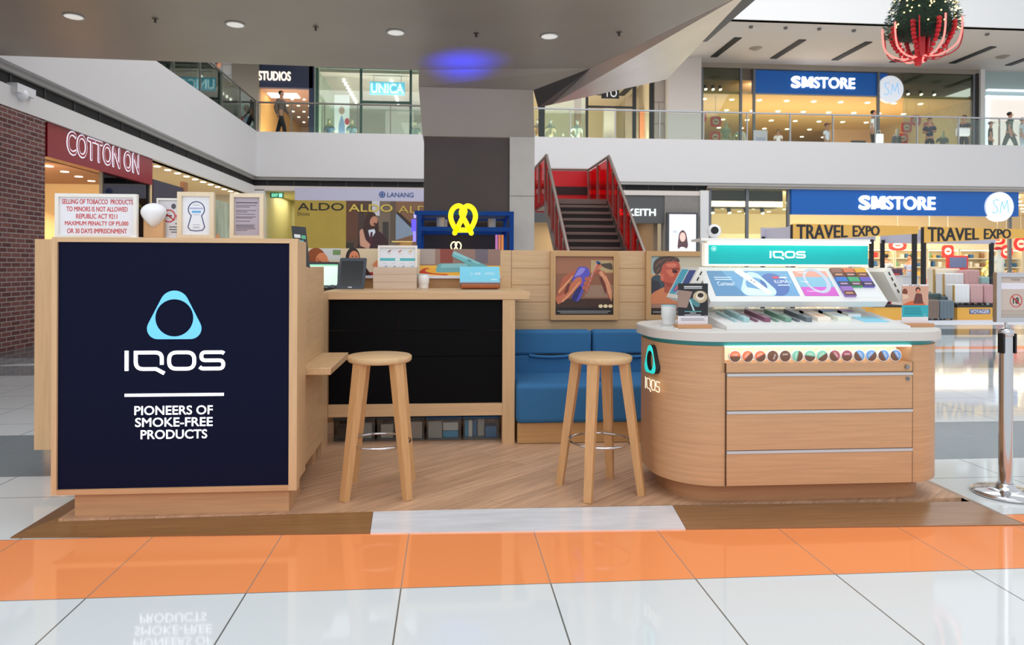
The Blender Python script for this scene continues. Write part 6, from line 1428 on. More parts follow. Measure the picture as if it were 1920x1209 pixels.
for k, (px, py, lb) in enumerate(((1342, 228, 'upper red square tag next to the glass edge by the pale pillar'), (1342, 256, 'lower red square tag next to the glass edge by the pale pillar'), (1703, 238, 'red square tag left of the man in the navy shirt'), (1722, 224, 'small red tag at rail height left of the man in the navy shirt'), (1700, 258, 'low red tag behind the railing left of the man in the navy shirt'), (1750, 236, 'red tag behind the man in the navy shirt'), (1320, 216, 'red tag cut by the edge of the pale pillar'))):
    a = at(px, py, YU + .5); red_tag('price_tag', lb, a[0], YU + .5 + .06 * k, a[1], .48, .46, 8.6, (220, 44, 38), False)
a = at(1609, 257, YU + .4); q = MB(); q.box(a[0] - .32, a[0] + .32, YU + .35, YU + .42, 5.75, 6.75, m((50, 54, 58), .4)); q.quad(FY(a[0], 6.25, YU + .35), -.26, .26, -.3, .36, 0, .004, m((96, 110, 124), .3, emit=.2)); q.box(a[0] - .3, a[0] + .3, YU + .3, YU + .5, 5.6, 5.75, BLACK); S(q, 'poster_stand', 'dark framed screen stand left of the man with the shopping bag', 'screen')
a = at(1418, 252, YU + .2); q = MB(); q.box(a[0] - .3, a[0] + .3, YU - .2, YU - .16, 5.6, 7.0, m((206, 204, 210), .4)); q.quad(FY(a[0], 6.3, YU - .2), -.2, .2, -.4, .4, 0, .004, m((170, 176, 200), .4)); S(q, 'notice_stand', 'pale notice stand beside the white and green mannequin', 'sign')
# pale pillar, stone strip, pale shop on the far right
X0, X1 = at(1250, 200, YU - .4)[0], at(1316, 200, YU - .4)[0]
b = MB(); b.box(X0, X1 - .1, YU - .6, YU + .6, 5.6, GC, m((206, 198, 194), .6)); ST(b, 'column_pale')
xs_ = at(1227, 200, YU - .1)[0]
b = MB(); b.box(xs_, X0 + .3, YU - .15, YU + .3, 5.6, 9.6, gridded((176, 166, 158), (134, 122, 114), .5, .9, .02, (0, 0), .6, .04, .5, 'XZ', None, .3, 'stone_strip')); ST(b, 'wall_stone_strip')
b = MB(); b.box(23.0, 23.2, YU - .1, YU + .3, 5.6, GC, m((222, 220, 218), .6)); b.box(23.2, 36, YU + .22, YU + .4, 5.6, GC, m((168, 186, 184), .5)); ST(b, 'wall_pale_shop')
q = MB(); X0, X1, Z0, Z1 = rect(1853, 275, 1990, 185, YU + .1)
q.box(X0, X1, YU + .12, YU + .18, 5.6, Z1, m((246, 236, 226), .5, emit=.55)); q.box(X0 - .06, X0, YU + .05, YU + .2, 5.6, Z1 + .06, m((240, 246, 255), emit=1.0)); q.box(X0 - .06, X1, YU + .05, YU + .2, Z1, Z1 + .06, m((240, 246, 255), emit=1.0)); X0 = max(X0, 23.3); q.box(X0 - .05, X1, YU + .05, YU + .2, 9.0, 9.06, m((240, 246, 255), emit=.9)); S(q, 'lit_doorway', 'bright doorway of the pale mint shop at the right edge upstairs', 'doorway')

area('gallery_fill_corner', (-8.6, 26.4, 5.66), (3.5, .8), 110, (1, .97, .92), (0, .5, 1))  # added lamp hidden behind the parapet, brightens the corner wall
area('gallery_fill_left', (-8.6, 18, 5.66), (1.2, 9), 160, (1, .95, .82), (-.5, 0, 1))  # added lamp hidden behind the fascia, brightens the left gallery
area('gallery_fill_right', (14, 24.4, 5.66), (18, .3), 130, (1, .97, .92), (0, .7, 1))  # added lamp hidden behind the kerb, brightens the people upstairs
# ================================================================ UPPER SHOPS ON THE LEFT AND IN THE MIDDLE
NB = m((54, 64, 92), .5, name='navy_fascia')
b = MB(); b.box(-8.6, -7.55, YU - .1, YU + .2, 5.6, 9.7, m((150, 142, 132), .6)); b.box(-11.4, -8.6, YU, YU + .2, 5.6, 9.7, gridded((214, 214, 216), (170, 170, 172), 3, .42, .02, (0, 0), .5, .02, 0, 'XZ')); ST(b, 'wall_gallery_corner')
b = MB(); b.box(-7.55, -5.44, YU, YU + .25, 8.38, 9.7, NB); b.box(-5.6, -5.38, YU, YU + .25, 5.6, 9.7, NB); ST(b, 'wall_navy_shop')
a, c = at(485, 150, YU), at(545, 135, YU)
q = MB(); q.text(FY(0, 0, YU), 'STUDIOS', a[0], a[1], c[0] - a[0], c[1] - a[1], .05, m((255, 240, 214), emit=1.4), .015); S(q, 'shop_lettering', 'warm white lit lettering on the navy fascia upstairs', 'sign')
b = MB(); b.box(-8.0, -5.5, 36, 36.2, 5.6, 8.6, m((206, 176, 146), .6)); b.box(-8.0, -7.6, YU + .2, 36, 5.6, 8.6, m((232, 190, 126), .6)); b.box(-5.6, -5.45, YU + .25, 36, 5.6, 8.6, m((190, 160, 140), .6)); b.box(-8.0, -5.45, YU + .25, 36, 8.4, 8.5, m((168, 140, 126), .6)); ST(b, 'wall_navy_shop_inside')
area('navy_shop_fill', (-6.6, YU + .3, 5.7), (1.7, .6), 90, (1, .76, .5), (0, .6, 1))  # added floor lamp out of sight, fills the navy shop
q = MB(); q.box(-7.5, -6.3, YU + 1.0, YU + 1.7, 8.36, 8.4, m((255, 250, 240), emit=2.2)); S(q, 'ceiling_panel_light', 'long white ceiling light in the shop with the navy fascia', 'light')
downlights([(-7.2 + .5 * i, YU + 2 + 1.2 * j, 8.4) for i in range(4) for j in range(5)], .06, 'small ceiling downlight in the shop with the navy fascia', 'navy shop downlights', 5)
q = MB(); q.box(-7.5, -6.95, YU + 2.4, YU + 2.5, 5.6, 6.9, m((250, 246, 236), .5, emit=.5)); S(q, 'lit_panel', 'white lit panel low in the shop with the navy fascia', 'panel')
# pale shop with the glowing blue sign
TEA = m((58, 98, 88), .5, name='teal_mullion')
b = MB(); b.box(-5.38, .4, YU + .06, YU + .2, 9.22, 9.7, m((176, 190, 178), .6)); b.box(-5.38, -5.2, YU, 36, 5.6, 9.3, m((196, 206, 190), .6)); b.box(-5.3, .6, 35.9, 36.1, 5.6, 9.3, m((224, 214, 206), .6)); b.box(-5.3, .6, YU + .2, 36, 9.1, 9.2, m((232, 218, 206), .6)); b.box(.4, .6, YU, 36, 5.6, 9.3, m((220, 208, 200), .6)); b.box(-2.9, -1.6, 31.9, 32, 5.6, 8.4, m((198, 190, 188), .5)); ST(b, 'wall_pale_boutique')
area('boutique_fill', (-2.6, YU + .15, 5.68), (4.6, .25), 190, (1, .93, .86), (0, .6, 1))  # added floor lamp out of sight, fills the boutique
root = T('glazed_facade', 'glass front with teal mullions of the boutique with the glowing blue sign', 'shop front', (-2.6, YU, 5.6))
for px in (594, 677, 770):
    x = at(px, 200, YU)[0]; q = MB(); q.box(x - .05, x + .05, YU - .04, YU + .04, 5.6, 9.2, TEA); P(q, 'mullion', root)
x0, x1 = at(677, 200, YU)[0], at(770, 200, YU)[0]; z = at(720, 192, YU)[1]
q = MB(); q.box(x0, x1, YU - .03, YU + .03, z - .05, z + .05, TEA); P(q, 'transom', root)
for x0, x1 in ((-5.3, -3.55), (-3.45, -1.6), (-1.5, .3)):
    q = MB(); q.box(x0, x1, YU - .006, YU + .006, 5.6, 9.2, glass((236, 244, 238), .06, 'shop_glass')); P(q, 'glass_pane', root)
a, c = at(693, 167, YU - .1), at(755, 151, YU - .1)
root = T('glowing_sign', 'glowing pale blue sign lettering hung in the pale boutique upstairs', 'sign', ((a[0] + c[0]) / 2, YU + .4, a[1]))
q = MB(); q.box(a[0] - .06, c[0] + .06, YU + .45, YU + .5, a[1] - .08, c[1] + .08, m((120, 206, 236), .5, emit=.9)); P(q, 'light_board', root)
q = MB(); q.text(FY(0, 0, YU + .45), 'UNICA', a[0], a[1], c[0] - a[0], c[1] - a[1], .05, m((226, 250, 255), emit=1.4), .02); P(q, 'lettering', root, 'pale blue lit lettering')
q = MB()
for x in (a[0] + .1, c[0] - .1): q.cyl((x, YU + .47, c[1] + .08), (x, YU + .47, 9.1), .01, STEEL, n=6)
P(q, 'hanging_rod', root)
for i in range(8):
    for j, x in enumerate((-4.4, -2.4, -1.1)):
        yv = YU + 1.2 + .55 * i
        q = MB(); q.cyl((x, yv, 9.1), (x, yv, 8.98), .05, m((255, 252, 240), emit=5, nosample=True), n=8); S(q, 'ceiling_downlight', 'white spot lamp in one of the three ceiling rows of the pale boutique', 'light', 'boutique lamps')
# white shop with black frames in the middle
xa, xb_ = 2.2, at(1227, 200, YU)[0]
b = MB(); b.box(xa, xb_, 34, 34.2, 5.6, 9.6, m((240, 224, 190), .6)); b.box(xa, xb_, YU + .2, 34, 9.3, 9.4, m((236, 222, 190), .6)); b.box(xa, xa + .2, YU, 34, 5.6, 9.6, m((226, 210, 180), .6)); b.box(xb_ - .1, xb_, YU, 34, 5.6, 9.6, m((196, 186, 164), .6)); b.box(xa, xb_, YU, YU + .2, 9.4, 9.7, m((70, 62, 58), .5)); ST(b, 'wall_white_shop')
area('white_shop_fill', (5.6, YU + .15, 5.68), (5.5, .25), 300, (1, .92, .72), (0, .5, 1))  # added floor lamp out of sight, fills the white shop
root = T('glazed_facade', 'glass shop front with black frames left of the pale stone strip upstairs', 'shop front', (5.6, YU, 5.6))
for px, w in ((1017, .16), (1101, .06), (1190, .09), (1222, .1)):
    x = at(px, 200, YU)[0]; q = MB(); q.box(x - w, x + w * .6, YU - .05, YU + .05, 5.6, 9.5, BLACK); P(q, 'frame_post', root)
x0, x1 = at(1101, 200, YU)[0], at(1190, 200, YU)[0]; z = at(1150, 201, YU)[1]
q = MB(); q.box(x0, x1, YU - .04, YU + .04, z - .04, z + .04, BLACK); P(q, 'transom', root)
q = MB(); q.box(at(1022, 200, YU)[0], x0 - .08, YU - .006, YU + .006, 5.6, 9.4, GLASS); P(q, 'glass_pane', root)
X0, X1, Z0, Z1 = rect(1128, 184, 1161, 160, YU + .2)
root = T('shop_plate', 'black hanging plate with two white serif letters upstairs', 'sign', ((X0 + X1) / 2, YU + .3, Z0))
q = MB(); q.box(X0, X1, YU + .2, YU + .26, Z0, Z1 + .2, BLACK); P(q, 'board', root)
q = MB(); q.text(FY(X0, Z0, YU + .2), 'TO', .13, .06, .52, .34, .006, m((220, 220, 220), emit=.6)); P(q, 'lettering', root)
q = MB(); q.cyl(((X0 + X1) / 2, YU + .23, Z1 + .2), ((X0 + X1) / 2, YU + .23, 9.3), .015, BLACK, n=6); P(q, 'hanging_rod', root)
for k in range(4):
    x, c = at(1040 + 45 * k, 200, YU + 2)[0], None
    q = MB(); q.box(x, x + .25, YU + 1.4, YU + 3.4, 9.22, 9.3, m((60, 60, 62), .6)); S(q, 'ceiling_track', 'dark slanting ceiling track in the white shop upstairs', 'track', 'ceiling tracks of the white shop')
q = MB(); x = at(1083, 200, YU + 1)[0]; q.box(x - .12, x + .12, YU + .8, YU + 1.2, 5.6, 9.28, m((170, 120, 84), .5)); S(q, 'wooden_post', 'brown wooden post behind the white torso mannequins', 'post')
for k, (px, w, h, c) in enumerate(((1142, .5, 2.6, (200, 194, 180)), (1184, .6, 3.0, (156, 142, 124)), (1206, .35, 2.4, (230, 150, 110)))):
    x = at(px, 200, YU + 1.2)[0]; q = MB(); q.box(x - w / 2, x + w / 2, YU + 1.1, YU + 1.3, 5.6, 5.6 + h, m(c, .6)); S(q, 'partition_board', ['pale grey partition board in the white shop upstairs', 'taupe partition board in the white shop upstairs', 'narrow coral banner by the pale stone strip upstairs'][k], 'board')
# left gallery wall: dark shop front panel and exit light seen through the glass railing
q = MB(); q.box(-11.28, -11.2, 19.5, 22.5, 5.62, 8.8, m((60, 74, 84), .5)); S(q, 'dark_shopfront', 'dark shopfront on the left gallery wall seen through the railing glass', 'shopfront')
# ================================================================ PEOPLE AND MANNEQUINS
def skin(verts, edges, radii, M, name, root, sub=1, label=None):
    me = bpy.data.meshes.new('g'); me.from_pydata(verts, edges, [])
    o = bpy.data.objects.new('g', me); COL.objects.link(o)
    md = o.modifiers.new('s', 'SKIN'); md.use_smooth_shade = True
    for i, r in enumerate(radii):
        v = me.skin_vertices[0].data[i]; v.radius = (r, r) if not hasattr(r, '__len__') else r; v.use_root = (i == 0)
    if sub: o.modifiers.new('u', 'SUBSURF').levels = sub
    dg = bpy.context.evaluated_depsgraph_get()
    e = bpy.data.meshes.new_from_object(o.evaluated_get(dg))
    bpy.data.objects.remove(o); bpy.data.meshes.remove(me)
    e.name = name; e.materials.clear(); e.materials.append(M)
    for p in e.polygons: p.use_smooth = True; p.material_index = 0
    ob = bpy.data.objects.new(name, e); COL.objects.link(ob); ob.parent = root; ORG[ob.name] = Vector((0, 0, 0))
    if label: ob['label'] = label
    return ob
def figure(name, label, cat, loc, rz, h=1.7, pose='stand', skinc=(176, 124, 96), shirt=(236, 236, 236), pants=(40, 42, 50), hair=(28, 22, 20), group=None, hat=None, held=None, mannequin=False, long_sleeve=False):
    r = T(name, label, cat, loc, rz, group); k = h / 1.75; r.scale = (k, k, k)
    sw = .16 if pose == 'walk' else 0
    # joints: (x, y, z); the figure looks along -Y
    la = {'stand': ((-.215, .02, 1.13), (-.225, -.05, .88)), 'walk': ((-.22, .10, 1.13), (-.2, .04, .9)), 'hold': ((-.22, .02, 1.15), (-.12, -.24, 1.12)), 'hip': ((-.30, .06, 1.16), (-.17, -.03, 1.0)), 'lean': ((-.25, -.12, 1.18), (-.2, -.36, 1.05))}[pose]
    ra = {'stand': ((.215, .02, 1.13), (.225, -.05, .88)), 'walk': ((.22, -.06, 1.14), (.2, -.2, .95)), 'hold': ((.22, .02, 1.15), (.1, -.26, 1.16)), 'hip': ((.215, .02, 1.13), (.22, -.04, .88)), 'lean': ((.25, -.12, 1.18), (.2, -.36, 1.05))}[pose]
    hx = Vector((0, -.16, -.03)) if pose == 'lean' else Vector((0, 0, 0))
    V = [(0, 0, .95), (0, 0, 1.12), Vector((0, 0, 1.32)) + hx * .6, Vector((0, .0, 1.44)) + hx * .9, Vector((0, -.005, 1.52)) + hx, Vector((0, -.02, 1.60)) + hx, Vector((0, -.02, 1.68)) + hx, Vector((0, -.015, 1.735)) + hx]
    R = [(.13, .1), (.115, .09), (.14, .1), (.07, .065), .052, (.07, .078), (.078, .092), .055]
    E = [(i, i + 1) for i in range(7)]
    def chain(start, pts, rs):
        a = start
        for p, rr in zip(pts, rs): V.append(Vector(p)); R.append(rr); E.append((a, len(V) - 1)); a = len(V) - 1
        return a
    for sx, y0 in ((-1, -sw), (1, sw)):
        chain(0, [(sx * .09, y0 * .15, .88), (sx * .1, y0 * .9 - (.02 if y0 <= 0 else -.0), .5), (sx * .1, y0 * 1.6 + .02, .085), (sx * .105, y0 * 1.6 - .13, .035)], [.088, .058, .04, (.042, .03)])
    for arm, sx in ((la, -1), (ra, 1)):
        sh = Vector((sx * .165, 0, 1.405)) + hx * .85
        e_, w_ = Vector(arm[0]) + hx * .4, Vector(arm[1]) + hx * .4
        d = (w_ - e_).normalized(); hd = w_ + d * .085
        a = chain(3, [sh, e_, w_, w_ + d * .05], [.056, .042, .03, (.034, .02)])
        side = Vector((0, 1, 0)).cross(d); side = side.normalized() if side.length > .1 else Vector((1, 0, 0)); sd = Vector((0, 1, 0)) if abs(d.y) < .7 else Vector((1, 0, 0))
        for q, ln in ((-.024, .07), (-.008, .085), (.008, .08), (.024, .06)):
            chain(a, [w_ + d * .09 + sd * q, w_ + d * (.09 + ln) + sd * q * 1.2 + Vector((0, -.012, 0))], [.010, .008])
        chain(a - 1, [w_ + d * .04 + sd * -.035, w_ + d * .085 + sd * -.05], [.011, .009])
    skM = m(skinc, .55, name='skin' if not mannequin else 'mannequin_white')
    body = skin([tuple(v) for v in V], E, R, skM, 'body', r)
    # clothing
    if shirt:
        V2 = [(0, 0, .9), (0, 0, 1.12), Vector((0, 0, 1.32)) + hx * .6, Vector((0, 0, 1.43)) + hx * .9]; R2 = [(.158, .128), (.135, .112), (.162, .124), (.105, .095)]; E2 = [(0, 1), (1, 2), (2, 3)]
        for arm, sx in ((la, -1), (ra, 1)):
            sh = Vector((sx * .168, 0, 1.405)) + hx * .85; e_ = Vector(arm[0]) + hx * .4
            V2 += [sh, sh + (e_ - sh) * (.75 if not long_sleeve else 1)]; R2 += [.075, .062]; n = len(V2); E2 += [(3, n - 2), (n - 2, n - 1)]
            if long_sleeve: V2.append(Vector(arm[1]) + hx * .4); R2.append(.045); E2.append((n - 1, n))
        skin([tuple(v) for v in V2], E2, R2, m(shirt, .8, name='cloth'), 'shirt', r)
    if pants:
        V3 = [(0, 0, .98), (0, 0, .9)]; R3 = [(.14, .112), (.145, .115)]; E3 = [(0, 1)]
        for sx, y0 in ((-1, -sw), (1, sw)):
            n = len(V3); V3 += [(sx * .09, y0 * .15, .86), (sx * .1, y0 * .9 - (.02 if y0 <= 0 else 0), .5), (sx * .1, y0 * 1.6 + .02, .1)]; R3 += [.1, .075, .06]; E3 += [(1, n), (n, n + 1), (n + 1, n + 2)]
        skin(V3, E3, R3, m(pants, .8, name='cloth'), 'trousers', r)
    hc = hx
    if hair and not mannequin:
        q = MB(); q.sph((0, hc.y + .005, 1.685 + hc.z), (.086, .098, .082), m(hair, .7, name='hair'), 14, 8)
        q.v = [(x, y if z > 1.69 + hc.z or y > hc.y - .02 else max(y, hc.y - .02), z) for x, y, z in q.v]; P(q, 'hair', r, local=True)
    if not mannequin:
        q = MB()
        for sx in (-1, 1): q.sph((sx * .03, hc.y - .105, 1.655 + hc.z), (.011, .007, .007), m((30, 24, 22), .4), 8, 5)
        P(q, 'eyes', r, local=True)
        q = MB(); q.sph((0, hc.y - .115, 1.625 + hc.z), (.012, .018, .018), skM, 8, 5); P(q, 'nose', r, local=True)
        for sx in (-1, 1):
            q = MB(); y0 = -sw if sx < 0 else sw; q.rbox(sx * .1 - .045, sx * .1 + .045, y0 * 1.6 - .17, y0 * 1.6 + .07, 0, .07, .02, m((40, 38, 40), .6), 1); P(q, 'shoe', r, local=True)
    if hat:
        q = MB(); q.sph((0, hc.y, 1.71 + hc.z), (.095, .105, .06), m(hat, .7, name='cloth'), 14, 8); q.box(-.07, .07, hc.y - .19, hc.y - .08, 1.695 + hc.z, 1.71 + hc.z, m(hat, .7, name='cloth')); P(q, 'cap', r, local=True)
    return r
FZ_ = 5.6
def up(px, Yv): return (at(px, 250, Yv)[0], Yv, FZ_)
LS = (180, 128, 100)
# upstairs, in front of the department store
figure('person', 'person with a reddish cap and white shirt, mid railing in front of the upper store', 'person', up(1550, 27.2), .6, 1.62, 'stand', LS, (226, 232, 244), (60, 60, 70), (60, 30, 26), hat=(120, 44, 40))
figure('person', 'person in a white top with only head and shoulders showing behind the railing', 'person', up(1459, 27.0), -.3, 1.28, 'stand', LS, (240, 232, 226), (70, 60, 60), (24, 18, 18))
figure('person', 'man in a white shirt and black trousers carrying a white shopping bag upstairs', 'person', up(1637, 25.3), .9, 1.74, 'stand', LS, (240, 240, 242), (26, 26, 32), (22, 20, 20))
figure('person', 'man in a navy shirt standing behind the railing beside the red tags', 'person', up(1743, 26.2), -.5, 1.7, 'hold', LS, (44, 52, 72), (34, 38, 48), (22, 20, 20))
figure('person', 'person in a dark top carrying a white bundle behind the railing', 'person', up(1808, 25.6), -1.0, 1.7, 'hold', LS, (52, 50, 62), (44, 46, 54), (26, 22, 22))
figure('person', 'child in black with a dark red cap near the bright doorway upstairs', 'person', up(1857, 25.4), 1.0, 1.42, 'stand', LS, (32, 30, 34), (30, 30, 34), (30, 22, 20), hat=(110, 34, 34))
figure('person', 'guard in dark green uniform walking with one arm forward upstairs', 'person', up(1893, 25.0), 1.2, 1.72, 'walk', LS, (66, 84, 70), (48, 60, 54), (22, 20, 20))
figure('person', 'person in pale blue cut by the right edge of the picture upstairs', 'person', up(1916, 24.6), .8, 1.42, 'stand', LS, (190, 206, 220), (150, 160, 176), (24, 20, 20))
# things they carry
x, yv, z = up(1648, 25.0); r = T('shopping_bag', 'white shopping bag beside the black trousers of the man upstairs', 'bag', (x, yv, z + .42)); q = MB(); q.rbox(x - .16, x + .16, yv - .06, yv + .06, z + .42, z + .78, .02, m((236, 236, 238), .6), 1); P(q, 'bag_body', r); q = MB(); q.tube([(x - .07, yv, z + .78), (x - .05, yv, z + .9), (x + .05, yv, z + .9), (x + .07, yv, z + .78)], .008, m((226, 226, 228)), 6); P(q, 'bag_handle', r)
x, yv, z = up(1806, 25.2); q = MB(); q.rbox(x - .3, x + .22, yv - .14, yv + .08, z + .78, z + 1.12, .08, m((232, 228, 230), .8), 3); S(q, 'white_bundle', 'white cloth bundle held by the person in the dark top', 'bundle')
MN = (232, 228, 214)
figure('mannequin', 'tall mannequin in white top and green trousers near the pale pillar', 'mannequin', (at(1361, 250, YU + .6)[0], YU + .6, FZ_ + .15), .1, 1.8, 'stand', MN, (190, 194, 184), (96, 130, 118), None, None, mannequin=True)
figure('mannequin', 'mannequin in a white jacket over neon green behind the glass upstairs', 'mannequin', (at(1388, 250, YU + .4)[0], YU + .4, FZ_), 0, 1.75, 'hip', MN, (240, 240, 226), (120, 220, 90), None, None, mannequin=True, long_sleeve=True)
figure('mannequin', 'mannequin in grey left of the red square tags upstairs', 'mannequin', (at(1681, 250, YU + .5)[0], YU + .5, FZ_), .2, 1.75, 'stand', (206, 204, 196), (120, 122, 124), (90, 96, 104), None, None, mannequin=True, long_sleeve=True)
figure('mannequin', 'mannequin in a black top between the navy shirted man and the bundle carrier', 'mannequin', (at(1768, 250, YU + .6)[0], YU + .6, FZ_), -.2, 1.7, 'hip', MN, (44, 46, 52), (170, 190, 196), None, None, mannequin=True)
# white shop upstairs
for k, (px, lb, c) in enumerate(((1032, 'mannequin in a beige top closest to the concrete pier upstairs', (222, 196, 160)), (1082, 'white mannequin with a hand on its hip behind the glass upstairs', (244, 240, 226)), (1007, 'mannequin cut by the concrete pier edge upstairs', (196, 160, 120)))):
    figure('mannequin', lb, 'mannequin', (at(px, 250, YU + .35)[0], YU + .35, FZ_ + .1), .1, 1.72, 'hip' if k else 'stand', (244, 236, 218), c, (236, 222, 196), None, None, mannequin=True)
figure('mannequin', 'small child mannequin between the two torso mannequins upstairs', 'mannequin', (at(1056, 250, YU + .35)[0], YU + .35, FZ_ + .05), 0, 1.2, 'stand', (240, 232, 216), (236, 220, 200), (206, 186, 160), None, None, mannequin=True)
for k, (px, c) in enumerate(((1150, (60, 110, 150)), (1160, (80, 150, 120)), (1171, (60, 66, 80)), (1124, (210, 150, 90)), (1131, (70, 110, 60)))):
    x = at(px, 250, YU + .6)[0]; q = MB(); q.lathe((x, YU + .6, FZ_ + .55), [(0, 0), (.09, .02), (.11, .14), (.07, .22), (.03, .27), (0, .28)], m(c, .5), 14); S(q, 'vase', ['blue', 'green', 'dark', 'amber', 'moss green'][k] + ' vase on the low shelf of the white shop upstairs', 'vase', 'vases on the low shelf')
x0, x1 = at(1118, 250, YU + .6)[0], at(1178, 250, YU + .6)[0]; q = MB(); q.box(x0, x1, YU + .45, YU + .75, FZ_ + .5, FZ_ + .55, WHITE); q.box(x0 + .1, x0 + .15, YU + .5, YU + .7, FZ_, FZ_ + .5, WHITE); q.box(x1 - .15, x1 - .1, YU + .5, YU + .7, FZ_, FZ_ + .5, WHITE); S(q, 'low_shelf', 'low white shelf holding vases in the white shop upstairs', 'shelf')
# upper left
figure('person', 'man in a grey long sleeved top and black trousers walking past the navy shop', 'person', (at(527, 220, 24.4)[0], 24.4, FZ_), 1.3, 1.74, 'walk', LS, (112, 98, 92), (24, 24, 30), (24, 20, 20), long_sleeve=True)
yl = atx(415, 125, XL - .3)[0]
figure('person', 'person in black leaning on the left gallery handrail under the bridge', 'person', (XL - .62, yl + .2, FZ_), PI / 2 + .2, 1.7, 'lean', (196, 130, 104), (30, 28, 34), (36, 36, 42), (90, 50, 36), long_sleeve=True)
for k, (px, c, lb) in enumerate(((617, (104, 132, 164), 'mannequin in a blue frilled top left in the boutique window'), (660, (120, 146, 160), 'mannequin in a pale blue top in the middle of the boutique window'), (778, (70, 100, 84), 'mannequin in dark green beside the dark column upstairs'))):
    figure('mannequin', lb, 'mannequin', (at(px, 240, YU + .5)[0], YU + .5, FZ_), 0, 1.68, 'stand', (206, 196, 160), c, (150, 160, 170), None, None, mannequin=True)
x0, x1 = at(627, 240, YU + .7)[0], at(655, 240, YU + .7)[0]
q = MB(); q.box(x0, x1, YU + .65, YU + .7, FZ_, 8.3, m((250, 246, 250), .5, emit=.5)); F = FY(x0, FZ_, YU + .65); w_ = x1 - x0; q.prism(F, fillet([(w_ * .2, 0), (w_ * .3, 1.5), (w_ * .5, 1.9), (w_ * .7, 1.5), (w_ * .8, 0)], .1, True), 0, .004, m((150, 176, 220), .5, emit=.3)); q.ell(F, w_ * .5, 2.05, .12, .16, 0, .005, m((214, 170, 150), .5, emit=.3)); q.ell(F, w_ * .86, 1.6, .1, .14, 0, .005, m((222, 60, 80), .5, emit=.3)); S(q, 'window_poster', 'bright window poster of a figure in blue between the boutique mannequins', 'poster')
# ground floor, inside the department store
def gp(px, Yv): return (at(px, 500, Yv)[0], Yv, 0)
figure('person', 'person with black hair and pale shirt seen from behind left of the booth post', 'person', gp(1661, 24.2), PI, 1.76, 'stand', LS, (206, 204, 206), (60, 60, 70), (24, 20, 20))
figure('person', 'person with only the black hair showing above the plum suitcase', 'person', gp(1677, 24.6), PI - .4, 1.22, 'stand', LS, (90, 60, 80), (60, 50, 60), (26, 20, 20))
figure('person', 'person in a blue checked shirt facing left beside the booth post', 'person', gp(1706, 24.4), -1.2, 1.72, 'hold', LS, (150, 166, 204), (56, 52, 76), (26, 22, 22))
figure('mannequin', 'white mannequin with a red cap between the round red signs', 'mannequin', gp(1871, 22.6), .2, 1.98, 'hip', (226, 224, 204), (232, 232, 216), (150, 30, 40), None, None, mannequin=True, hat=(200, 36, 40))
figure('mannequin', 'small yellow clad mannequin left of the white one with the red cap', 'mannequin', gp(1852, 23.8), 0, 1.55, 'stand', (196, 180, 80), (240, 232, 170), (226, 220, 170), None, None, mannequin=True)
figure('mannequin', 'mannequin in red right of the white one with the red cap', 'mannequin', gp(1893, 23.9), 0, 1.4, 'stand', (214, 196, 170), (190, 50, 50), (150, 60, 60), None, None, mannequin=True)

# ================================================================ HANGING CHRISTMAS ORNAMENT
OY = 13.0
ox, oz = at(1729, 55, OY); sc = (at(1788, 50, OY)[0] - at(1668, 50, OY)[0]) / 120.      # metres per photo pixel there
def ow(dx, dy, dz): return (ox + dx * sc, OY + dy * sc, oz - dz * sc)                   # offsets in pixels, dz downwards
root = T('christmas_ornament', 'hanging green fir cone with fairy lights, red ribbons, beads and neon tubes', 'ornament', ow(0, 0, 70))
random.seed(11)
def orad(dz):  # radius in px at a height
    P_ = [(-140, 8), (-55, 46), (-30, 54), (-12, 60), (4, 58), (12, 46), (16, 20)]
    for (a, ra), (b_, rb) in zip(P_, P_[1:]):
        if a <= dz <= b_: return ra + (rb - ra) * (dz - a) / (b_ - a)
    return 10
q = MB(); q.lathe(ow(0, 0, 0), [(r_ * .86 * sc, -d * sc) for d, r_ in ((16, 0), (16, 20), (12, 44), (4, 52), (-12, 52), (-30, 47), (-55, 40), (-140, 6), (-142, 0))], m((24, 44, 32), .9), 28); P(q, 'core', root)
gm = [m(c, .8, name='fir') for c in ((40, 84, 54), (28, 62, 44), (66, 108, 74), (20, 44, 34))]
q = MB()
for i in range(2600):
    dz = random.uniform(-140, 14); rr = orad(dz) * random.uniform(.78, 1.0); t = random.uniform(0, 2 * PI)
    p = Vector(ow(rr * math.cos(t), rr * math.sin(t), dz)); d = Vector((math.cos(t), math.sin(t), random.uniform(-.7, .5))).normalized()
    sd = d.cross(Vector((random.random() - .5, random.random() - .5, random.random()))).normalized(); L_ = random.uniform(4, 9) * sc
    for e in (-.7, 0, .7):
        d2_ = (d + sd * e).normalized(); n_ = d2_.cross(sd if e == 0 else d).normalized() * .7 * sc
        q.raw([p - n_, p + n_, p + d2_ * L_], [(0, 1, 2)], random.choice(gm))
fo = P(q, 'foliage', root, 'green fir foliage'); fo['kind'] = 'stuff'
bulb = None
for i in range(70):
    t = random.uniform(-PI, 0) if i < 56 else random.uniform(0, PI); dz = random.uniform(-58, 4); rr = orad(dz) * 1.02
    c = ow(rr * math.cos(t), rr * math.sin(t), dz)
    if bulb is None:
        q = MB(); q.sph((0, 0, 0), 1.25 * sc, m((255, 220, 140), emit=4, nosample=True), 8, 6); bulb = P(q, 'fairy_light', root, 'glowing warm fairy light', local=True); o_ = bulb
    else: o_ = bulb.copy(); COL.objects.link(o_); o_.parent = root
    o_.location = Vector(c) - ORG[root.name]
NEO = m((255, 120, 112), emit=1.6, name='neon_red'); RR = m((196, 14, 30), .4, name='red_gloss')
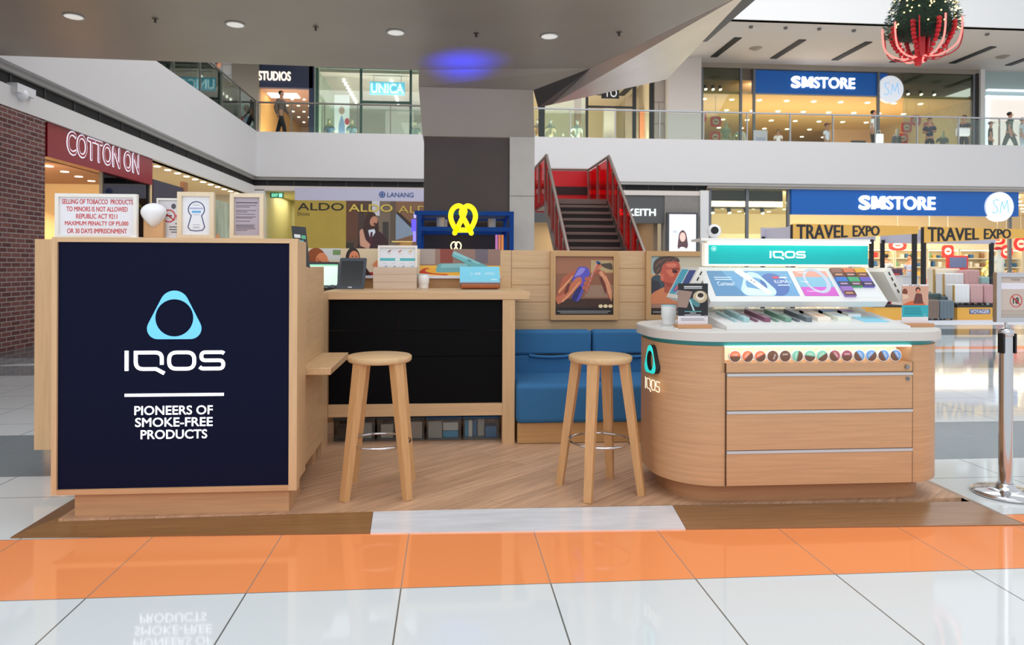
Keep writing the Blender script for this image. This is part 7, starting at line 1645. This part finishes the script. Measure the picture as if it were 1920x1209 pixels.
for k in range(10):
    t = 2 * PI * k / 10 + .25; c, s_ = math.cos(t), math.sin(t); pts = []
    for i in range(15):
        u = i / 14; rad = 57 * (1 - u ** 3) * (1.0 if u < .5 else 1 - (u - .5) * .5) + 6; dz = -6 + 62 * math.sin(u * PI * .5) - (8 * u ** 6)
        pts.append(ow(rad * c, rad * s_, dz))
    q = MB(); q.tube(pts, (1.5 if k % 3 else 1.1) * sc, NEO if k % 3 else RR, 6); P(q, 'neon_tube' if k % 3 else 'ribbon_loop', root)
for k in range(8):
    t = 2 * PI * k / 8 - .9; c, s_ = math.cos(t), math.sin(t); q = MB()
    for i in range(9):
        u = i / 8; rad = 50 - 30 * u ** 2.2; q.sph(ow(rad * c, rad * s_, -2 + 52 * u), (4.6 - 1.2 * u) * sc, RR, 10, 7)
    P(q, 'bead_string', root, 'string of red baubles')
for k in range(5):
    t = 2 * PI * k / 5 + .4; c, s_ = math.cos(t), math.sin(t); x, y_, z = 12 * c, 12 * s_, 0
    q = MB(); q.bar(ow(x, y_, -8), ow(x * .8, y_ * .8, 46), 9 * sc, 2 * sc, RR, 7 * sc, 2 * sc, up=(c, s_, .01)); P(q, 'ribbon', root, 'red velvet ribbon')
q = MB(); q.bar(ow(-4, 0, 10), ow(-9, -2, 66), 13 * sc, 11 * sc, RR, 7 * sc, 7 * sc, up=(0, 1, 0)); P(q, 'tassel', root, 'red tassel')
q = MB(); q.prism(FY(ow(0, 0, 0)[0], ow(0, 0, -42)[2], OY - 50 * sc), [(-4 * sc, 3 * sc), (0, -1 * sc), (10 * sc, 6 * sc), (20 * sc, -4 * sc), (8 * sc, -3 * sc), (2 * sc, -7 * sc)], 0, 2 * sc, RR); P(q, 'bow', root)
q = MB(); q.cyl(ow(0, 0, -140), (ow(0, 0, 0)[0], OY, 12.5), .015, STEEL, n=6); P(q, 'hanging_cable', root)
# small camera on the left gallery edge
a = atx(38, 150, XL - .1)
root = T('dome_camera', 'white dome camera under the left gallery edge beside the brick pier', 'camera', (XL - .12, a[0], 3.86))
q = MB(); q.box(XL - .2, XL - .02, a[0] - .2, a[0] + .25, 3.80, 3.93, m((220, 220, 224), .4)); P(q, 'housing', root)
q = MB(); q.sph((XL - .08, a[0], 3.80), .09, m((236, 238, 244), .2), 14, 8); P(q, 'dome', root)
